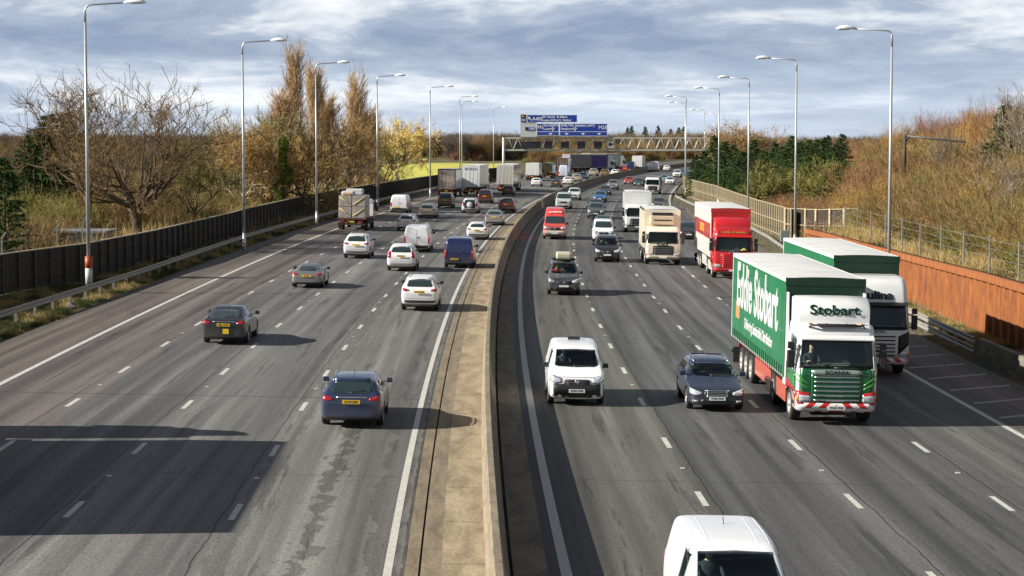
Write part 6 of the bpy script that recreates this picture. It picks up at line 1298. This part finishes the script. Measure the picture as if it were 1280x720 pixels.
for sd_ in 'LR':
    decal('green_side_panel', bvh, sd_, [(hl-2.2, 1.0, 1.75), (hl-1.2, 1.05, 1.68), (hl-.2, .9, 1.62)], P_GRN, v, off=.006, nu=8, nv=4)
    decal('red_side_panel', bvh, sd_, [(hl-2.2, .93, 1.25), (hl-1.6, 1.0, 1.2), (hl-.55, 1.02, 1.12), (hl-.2, .66, 1.0)], RG, v, off=.010, nu=8, nv=4)
    for k in range(4): decal('lime_stripe', bvh, sd_, [(hl-1.9, 1.3+.1*k, 1.34+.1*k), (hl-1.0, 1.22+.09*k, 1.25+.09*k), (hl-.4, 1.15+.1*k, 1.2+.1*k)], LG, v, off=.012, nu=5, nv=1)
decal('silver_badge_panel', bvh, 'F', [(-.78, 1.60, 1.70), (-.5, 1.53, 1.72), (.5, 1.53, 1.72), (.78, 1.60, 1.70)], mat('silver_panel', (.42, .50, .46), .25, .6), v, off=.04, nu=10, nv=2)
text_obj('cab_lettering', 'SCANIA', .17, mat('dark_lettering', (.03, .04, .04), .4), v, face_M((0, hl+.035, 1.63), (-1, 0, 0), (0, 0, 1)), bold=.008, xscale=1.25)
press_text(text_obj('deflector_lettering', 'Stobart', .40, mat('dark_green_lettering', (.005, .06, .03), .4), v, face_M((0, hl-.6, 3.47), (-1, 0, 0), (0, 0, 1)), bold=.012, xscale=1.28), df)
text_obj('trailer_lettering', 'Eddie Stobart', 2.25, WHITE, v, face_M((1.275, (ty0+ty1)/2-.1, 3.2), (0, 1, 0), (0, 0, 1)), bold=.055, xscale=.88)
text_obj('trailer_small_lettering', 'Delivering Sustainable Distribution', .52, WHITE, v, face_M((1.275, (ty0+ty1)/2+.6, 1.98), (0, 1, 0), (0, 0, 1)), bold=.012, xscale=1.0)
text_obj('trailer_lettering', 'Eddie Stobart', 2.25, WHITE, v, face_M((-1.275, (ty0+ty1)/2, 3.2), (0, -1, 0), (0, 0, 1)), bold=.055, xscale=.88)
MB().box(1.268, 1.274, ty0+1.2, ty0+2.3, 2.0, 2.6).build('side_emblem', mat('orange_emblem', (.55, .20, .08), .5), v)
br = MB().tube([(-.85, hl-.34, 2.98), (-.78, hl-.22, 3.06), (.78, hl-.22, 3.06), (.85, hl-.34, 2.98)], .035, 6).build('light_bar', BLACK, v)
MB().box(-.6, .6, hl-.42, hl-.2, 3.02, 3.10).build('roof_spotlight_row', BLACK, br, bevel=.02)
for x in (-.8, -.3, .3, .8): MB().box(x-.05, x+.05, hl-.52, hl-.40, 3.07, 3.11).build('roof_marker_light', ORANGEL, v, bevel=.01)
plate(v, hl+.05, .56, True, 'PO63 VNE'); place(v, 1044, 532, TO); person(v.matrix_world, (.62, 8.2-1.15, 1.55), CLOTH_D, 'driver at the wheel of the nearest green lorry')
# second lorry of the pair
v, bvh, df, (ty0, ty1) = artic('white-cabbed articulated lorry with green trailer, half hidden behind the nearest green lorry', P_WL, P_WL, CUR_G, L=16.4, roof_m=ROOFW, high=True, skirtm=P_WL, rail=ROOFW, bulk=DGB, bump=HAZ_RW, slat=BLACK, grm=P_WL)
press_text(text_obj('cab_lettering', 'culina', .40, mat('dark_grey_lettering', (.03, .035, .05), .4), v, face_M((0, hl-.2, 3.0), (-1, 0, 0), (0, 0, 1)), bold=.018, xscale=1.3), [c for c in v.children if c.name.startswith('cab') and 'lett' not in c.name and 'step' not in c.name][0]); text_obj('cab_lettering', 'SCANIA', .15, STEELW, v, face_M((0, hl+.02, 1.68), (-1, 0, 0), (0, 0, 1)), bold=.006, xscale=1.25)
decal('black_side_intake', bvh, 'F', [(-1.2, 1.2, 1.7), (-.8, .8, 1.5)], BLACK, v, off=.02, nu=4, nv=3); decal('black_side_intake', bvh, 'F', [(.8, .8, 1.5), (1.2, 1.2, 1.7)], BLACK, v, off=.02, nu=4, nv=3)
place(v, 1094, 470, TO)
# red lorry
P_RL = paint('red_lorry_paint', (.50, .015, .02), 0, .25, .25, 1.0); TRW = paint('red_and_white_trailer', (.68, .68, .66), 0, .4, .3, 1.5)
v, bvh, df, (ty0, ty1) = artic('bright red articulated lorry pulling a white box trailer with a red band', P_RL, P_RL, TRW, L=16.2, roof_m=ROOFW, skirtm=TRW, curtain=False, bump=P_RL, grm=P_RL, slat=P_RL, rail=ROOFW, bulk=P_RL)
hl = 8.1
for s in (-1, 1): MB().box(min(s*1.262, s*1.275), max(s*1.262, s*1.275), ty0+.3, ty1-.2, 2.35, 3.35).build('red_band', P_RL, v)
text_obj('side_lettering', 'LOGISTICS', .7, mat('orange_lettering', (.8, .35, .05), .5), v, face_M((1.28, (ty0+ty1)/2, 2.85), (0, 1, 0), (0, 0, 1)), bold=.02)
text_obj('cab_lettering', 'SCANIA', .15, STEELW, v, face_M((0, hl+.02, 1.68), (-1, 0, 0), (0, 0, 1)), bold=.006, xscale=1.25); MB().box(-1.0, 1.0, hl-.38, hl-.24, 2.84, 3.04).build('headboard', P_RL, v, bevel=.02)
text_obj('headboard_lettering', 'DUNDEE - ST ANDREWS', .14, mat('gold_lettering', (.75, .5, .08), .4), v, face_M((0, hl-.235, 2.93), (-1, 0, 0), (0, 0, 1)), bold=.004)
decal('sun_pennant', bvh, 'F', [(-.85, 1.80, 1.83), (-.65, 1.80, 1.98), (-.45, 1.80, 1.83)], mat('yellow_pennant', (.7, .6, .1), .5), v, off=.03, nu=4, nv=2)
place(v, 916, 349, TO)
# cream refrigerated lorry, white lorry, dark tipper
v, bvh, hl = rigid('cream refrigerated lorry with fridge unit above its cab', P_CREAM, P_CREAM, L=9.4, top=3.75, fridge=True, name='refrigerated_lorry', roof_m=ROOFW, low=P_CREAM)
text_obj('cab_lettering', 'G.M.K.', .21, INK, v, face_M((0, hl+.03, 1.40), (-1, 0, 0), (0, 0, 1)), bold=.012, xscale=1.5); place(v, 828.5, 331.5, TO)
v, bvh, hl = rigid('white box lorry behind the cream refrigerated lorry', P_WL, P_WL, L=9.5, top=3.7, roof_m=ROOFW); place(v, 797, 291, TO)
v, bvh, hl = rigid('dark-fronted white tipper lorry behind the white box lorry', P_WL, P_DGREY, L=8.5, top=2.7, grm=BLACK, name='tipper_lorry', bz=1.1); place(v, 815.5, 243, TO)

# --- driving away, left carriageway
TG = mat('smoky_rear_glass', (.035, .05, .055), .06, spec=.9)
specs = [
 ('saloon', P_BLK, 279, 431.5, 'saloon_car', 'black five-door saloon with yellow plate and square yellow sticker', dict(plates=(None, 'KJ66 OWP'), tailglass=TG, trim=CHROME)),
 ('estate', P_BLUE, 438.5, 536.5, 'estate_car', 'slate blue estate car with silver roof rails, nearest car on the left carriageway', dict(plates=(None, 'LC19 UZR'), roofrack=True, trim=CHROME)),
 ('suv', WHITE, 524, 389.5, 'off_roader', 'white off-roader with dark rear glass and black lower bumper beside the central reservation', dict(plates=(None, 'EO16 VNW'), lower=BLACK, roofrack=True)),
 ('coupe', paint('grey_gold_paint', (.27, .27, .26), .6, .3, .3), 383, 360.5, 'sports_car', 'silver-grey sports coupe alone in the second lane', dict(plates=(None, 'X9 GTS'))),
 ('suv', WHITE, 445, 323.5, 'off_roader', 'white crossover with cycle carriers on its roof', dict(lower=P_GREY)),
 ('suv', WHITE, 501, 339.5, 'off_roader', 'large white off-roader with tall red corner lights', dict(tail='tall', lower=P_SIL, plates=(None, 'WX17 HGA'))),
 ('hatch', WHITE, 596, 300, 'hatchback', 'clean white hatchback with dark rear window near the reservation', dict(lower=BLACK, plates=(None, 'AK18 ZZE'))),
 ('saloon', P_SIL, 617, 282, 'saloon_car', 'silver saloon with red lamps ahead of the clean white hatchback', dict()),
 ('suv', P_DRED, 632.5, 266, 'off_roader', 'dark maroon off-roader in the fast lane by the barrier', dict(plates=(None, 'OE65 KPT'))),
 ('hatch', P_DRED, 634.5, 244.5, 'hatchback', 'maroon hatchback just behind the grey-sided lorry', dict()),
 ('mpv', P_DRED, 605.5, 254.5, 'people_carrier', 'dark maroon people carrier in the third lane', dict()),
 ('suv', WHITE, 587, 267, 'off_roader', 'white off-roader with a black tailgate and spare wheel', dict(tail='tall', lower=BLACK)),
 ('mpv', P_BRNZ, 556, 260, 'people_carrier', 'bronze people carrier behind the dark-framed box lorry', dict()),
 ('hatch', WHITE, 508, 288.5, 'hatchback', 'white hatchback left of the white crew van', dict(tailglass=TG)),
 ('hatch', P_BEIGE, 533.5, 273, 'hatchback', 'beige-silver hatchback in the second lane', dict()),
 ('hatch', WHITE, 670, 233, 'hatchback', 'white hatchback alone right of the grey-sided lorry', dict()),
 ('saloon', P_DGREY, 694.5, 234.5, 'saloon_car', 'dark grey saloon by the barrier near the white coupe', dict()),
 ('hatch', WHITE, 709, 231, 'hatchback', 'white car touching the far curve of the barrier', dict()),
 ('hatch', P_BEIGE, 720, 227.5, 'hatchback', 'small beige car with yellow plate on the far bend', dict()),
 ('hatch', P_SKY, 728.5, 224, 'hatchback', 'pale blue car on the far bend', dict()),
 ('suv', P_BEIGE, 741, 220.5, 'off_roader', 'beige off-roader on the far bend', dict()),
 ('suv', P_BRNZ, 755.5, 221, 'off_roader', 'brownish off-roader half hidden by the far barrier', dict()),
 ('hatch', WHITE, 768, 220, 'hatchback', 'white hatchback half hidden by the far barrier', dict()),
 ('hatch', P_RED, 782, 214.5, 'hatchback', 'far red car beside a blue van', dict()),
 ('hatch', WHITE, 808, 214.5, 'hatchback', 'far white car between two white vans on the bend', dict()),
 ('hatch', WHITE, 833, 213.8, 'hatchback', 'farthest white car before the slatted fence', dict()),
]
cars = {}
for sty, pm, x, y, nm, lab, kw in specs:
    r = car(sty, pm, nm, lab, 'car', detail=2 if y > 252 else 1, **kw); place(r, x, y, AWAY); cars[lab[:12]] = r
r = cars['black five-d']; MB().box(-.04+.02, .22, -2.455, -2.435, .46, .66).build('square_sticker', PLATE_Y, r)
r = cars['white crosso']
for x in (-.5, -.25, 0, .25, .5): MB().box(x-.03, x+.03, -1.1, .2, 1.73, 1.78).build('cycle_carrier', STEELW, r, bevel=.01); MB().tube([(x, -1.0, 1.78), (x, -1.0, 1.88)], .03, 6).build('carrier_clamp', BLACK, r)
r = cars['white off-ro']
S = STYLES['suv']; 
r = [q for q in PLACED if q.get('label', '').startswith('white off-roader with a black tailgate')][0]
w_ = MB().lathe([(0, .30), (.14, .32), (.18, .25), (.18, .001)], 20).build('spare_wheel_cover', WHITE, r); w_.matrix_local = Matrix.Translation((0, -2.30, .98)) @ Matrix.Rotation(-PI/2, 4, 'Z')
MB().box(-.62, .62, -2.33, -2.30, .62, 1.2).build('black_tailgate_panel', BLACK, r, bevel=.01)
for sty, pm, x, y, lab, kw in (('van', P_NVAN, 573.5, 335.5, 'navy blue panel van in the fast lane with yellow plate low on its left door', dict(plates=(None, 'FN15 KXD'))), ('van', WHITE, 520.5, 315.5, 'white crew van with wide red side lamps, behind the tall-lamped off-roader', dict(plates=(None, 'RX68 UCD'))), ('van', WHITE, 498.5, 266, 'plain white van in the slow lane beside the loaded flatbed', dict())):
    r = car(sty, pm, 'panel_van', lab, 'van', tail='van', front='work', lower=BLACK if pm is WHITE else None, rimk='cover', wm=BLACK, **kw); place(r, x, y, AWAY)
for x, y, pm, lab in ((704, 222, paint('lilac_white_paint', (.55, .60, .75), 0, .4, .2), 'small pale van in front of the white arched lorry'), (817, 214.5, WHITE, 'far white van on the bend beneath the gantry'), (788, 214.8, P_NVAN, 'far blue van beside the white box lorry on the bend')):
    r = car('high_van', pm, 'high_roof_van', lab, 'van', tail='van', front='work', detail=1); place(r, x, y, AWAY)
# lorries going away
v, _, hl = rigid('box lorry with dull brown rear door, ahead of the bronze people carrier', P_WL, P_WL, L=10.5, top=3.85, roof_m=ROOFW, doors=mat('mirror_grey_door', (.42, .36, .30), .4, .1, noise=.4, nscale=.9), frame=mat('dark_frame', (.05, .045, .04), .5)); place(v, 558, 246, AWAY)
v, _, _, (ty0, ty1) = artic('white articulated lorry with lettered rear doors and orange hazard markings', P_WL, P_WL, P_WL, L=16.2, roof_m=ROOFW, curtain=False, defl=True, rail=ROOFW, tr_z=(1.15, 4.3)); 
text_obj('rear_lettering', 'BOSCH', .52, mat('slate_lettering', (.12, .14, .2), .5), v, face_M((0, ty0-.034, 3.75), (1, 0, 0), (0, 0, 1)), bold=.02, xscale=1.1); place(v, 588.5, 244, AWAY)
GSB = paint('trailer_side_shade_grey', (.26, .25, .24), 0, .5, .3, 1.5)  # darker than the lit rear doors: the side's shade is put into this grey
v, _, _, (ty0, ty1) = artic('grey-sided articulated lorry, side shade painted in, with plain pale rear doors in the third lane', P_WL, P_WL, GSB, L=15.6, roof_m=ROOFW, curtain=False, rail=ROOFW, doors=mat('pale_grey_door', (.52, .51, .45), .5, noise=.25), tr_z=(1.15, 4.2)); place(v, 631, 240, AWAY)
v, _, hl = rigid('white box van-lorry far ahead of the grey-sided lorry', P_WL, P_WL, L=7.5, top=3.4, roof_m=ROOFW, haz=False); place(v, 665, 226, AWAY)
GRT = paint('green_tarpaulin', (.02, .20, .10), 0, .5, .3, 1.6)
v, _, hl = rigid('green lorry with a yellow-patterned rear beside the white box van-lorry', P_WL, GRT, L=8, top=3.1, doors=mat('straw_load', (.40, .36, .16), .9, noise=.7, nscale=2), frame=GRT); place(v, 682.6, 223, AWAY)
v, _, hl = rigid('white arched-bodied lorry with a dark open rear', P_WL, P_WL, L=8.5, top=4.1, doors=mat('dark_load', (.12, .07, .05), .8, noise=.8, nscale=1.5), bz=.9); place(v, 702, 221.8, AWAY)
PUR = paint('grey_purple_curtain', (.17, .16, .19), 0, .5, .2, 1.6)
v, _, _, (ty0, ty1) = artic('far long grey curtain-sided lorry with a purple panel on its side', P_WL, P_WL, PUR, L=16.2, roof_m=ROOFW, lite=True, skirtm=CHASSIS)
for s in (-1, 1): MB().box(min(s*1.27, s*1.29), max(s*1.27, s*1.29), ty1-6.0, ty1-.4, 1.3, 4.0).build('purple_panel', mat('purple_print', (.06, .04, .24), .5, noise=.4, nscale=.6), v)
place(v, 731, 216, AWAY); v.matrix_world = v.matrix_world @ Matrix.Rotation(-.62, 4, 'Z')
v, _, _, (ty0, ty1) = artic('far green-grey lorry ahead of the long curtain-sided one', P_WL, P_WL, paint('green_grey_side', (.17, .21, .20), 0, .5, .2, 1.5), L=16.2, roof_m=ROOFW, lite=True, curtain=False, skirtm=CHASSIS); place(v, 750, 213.8, AWAY); v.matrix_world = v.matrix_world @ Matrix.Rotation(-.5, 4, 'Z')
v, _, hl = rigid('far white box lorry on the bend between a blue van and a white car', P_CREAM, P_WL, L=10, top=3.9, roof_m=ROOFW, haz=False); place(v, 796, 214.5, AWAY)
# flatbed with wrapped loads
v, bvh, hl = rigid('flatbed lorry with red tail lamps stacked with shrink-wrapped grey pallets', P_WL, P_WL, L=8.6, box=False, name='flatbed_lorry', haz=False)
MB().box(-1.25, 1.25, -hl, hl-2.2, 1.0, 1.13).build('load_bed', mat('brown_bed_edge', (.16, .07, .05), .7, noise=.4), v); MB().box(-1.25, 1.25, hl-2.28, hl-2.2, 1.13, 2.2).build('headboard', P_WL, v)
place(v, 439.5, 288.5, AWAY); FB = v.matrix_world.copy()
WRAP = mat('grey_shrink_wrap', (.44, .40, .36), .35, noise=.35, nscale=3, bump=.3); STRAP = mat('yellow_strap', (.70, .50, .12), .6)
names = {(-1, 0): 'lower left', (1, 0): 'lower right', (-1, 1): 'upper left', (1, 1): 'upper right'}
for row in range(3):
    for s in (-1, 1):
        for h in (0, 1):
            o = MB().box(-.58, .58, -.6, .6, 0, .98).build('wrapped_pallet', WRAP, None, bevel=.04); o.matrix_world = FB @ Matrix.Translation((s*.61, -hl+.68+1.28*row, 1.135+h*1.0))
            if row == 0:
                tag(o, f'grey shrink-wrapped pallet, {names[(s, h)]} of the four at the back of the flatbed', 'pallet', 'wrapped pallets on the flatbed')
                for k in (0,):
                    a, b = Vector((-.5*s, -.615, .2)), Vector((.5*s, -.615, .85)); MB().tube([a, b], .03, 4).build('strap', STRAP, o)
            else: tag(o, 'grey shrink-wrapped pallet hidden deeper in the flatbed stack', 'pallet', 'wrapped pallets on the flatbed, inner rows')
for x, y, sx, sy, sz, m_, lab in ((-.45, .5, .55, .5, .38, mat('white_sack', (.66, .66, .62), .7, noise=.3), 'white sack on top of the flatbed load, at the left'), (.45, .45, .45, .4, .28, mat('grey_sack', (.45, .48, .5), .7, noise=.3), 'grey carton on top of the flatbed load, at the right'), (-.5, .0+.1, .4, .3, .18, mat('orange_brown_sack', (.45, .24, .08), .8, noise=.3), 'orange-brown sack at the rear edge on the flatbed load'), (.0, 2.0, .75, .6, .55, MATS.get('white_sack'), 'large white bulging bag on the front of the flatbed load')):
    o = MB().box(-sx, sx, -sy, sy, 0, sz).build('sack', m_, None, bevel=.12); o.matrix_world = FB @ Matrix.Translation((x, -hl+.45+y, 3.125)); tag(o, lab, 'sack')
# the lorry just outside the frame on the left whose shadow lies across the near lanes
v, _, _, _ = artic('lorry just outside the left edge, casting the broad shadow over the lanes', P_WL, P_WL, GSB, L=16.2, roof_m=ROOFW, lite=True, curtain=False, fair=False)
L_ = v['_L']; del v['_L']; Yc = 58.3-L_/2; c_ = road(-17.3, Yc, .006); s_ = Cs(Yc); t_ = Vector((s_, 1, 0)).normalized(); r_ = t_.cross(Vector((KS, 0, 1)).normalized()).normalized(); u_ = r_.cross(t_)
v.matrix_world = Matrix(((r_.x, t_.x, u_.x, c_.x), (r_.y, t_.y, u_.y, c_.y), (r_.z, t_.z, u_.z, c_.z), (0, 0, 0, 1)))
# small bits
for l, Y, lab in ((-21.6, 98, 'pale stone lying in the grass by the left guard rail'), ):
    o = MB().box(-.25, .25, -.15, .15, 0, .22).build('stone', CPOST, None, bevel=.06); o.location = road(l, Y); tag(o, lab, 'stone')
cab_ = MB().box(-.35, .35, -.2, .2, 0, 1.25).build('roadside_cabinet', mat('cabinet_green_grey', (.22, .25, .24), .5), None, bevel=.03); cab_.location = at(21.4, 172); tag(cab_, 'grey roadside cabinet at the end of the rusty wall before the slatted fence', 'cabinet')
for o in list(bpy.data.objects):
    if o.type == 'MESH' and o.users_collection == () and not o.name.startswith('src_'): bpy.data.objects.remove(o)
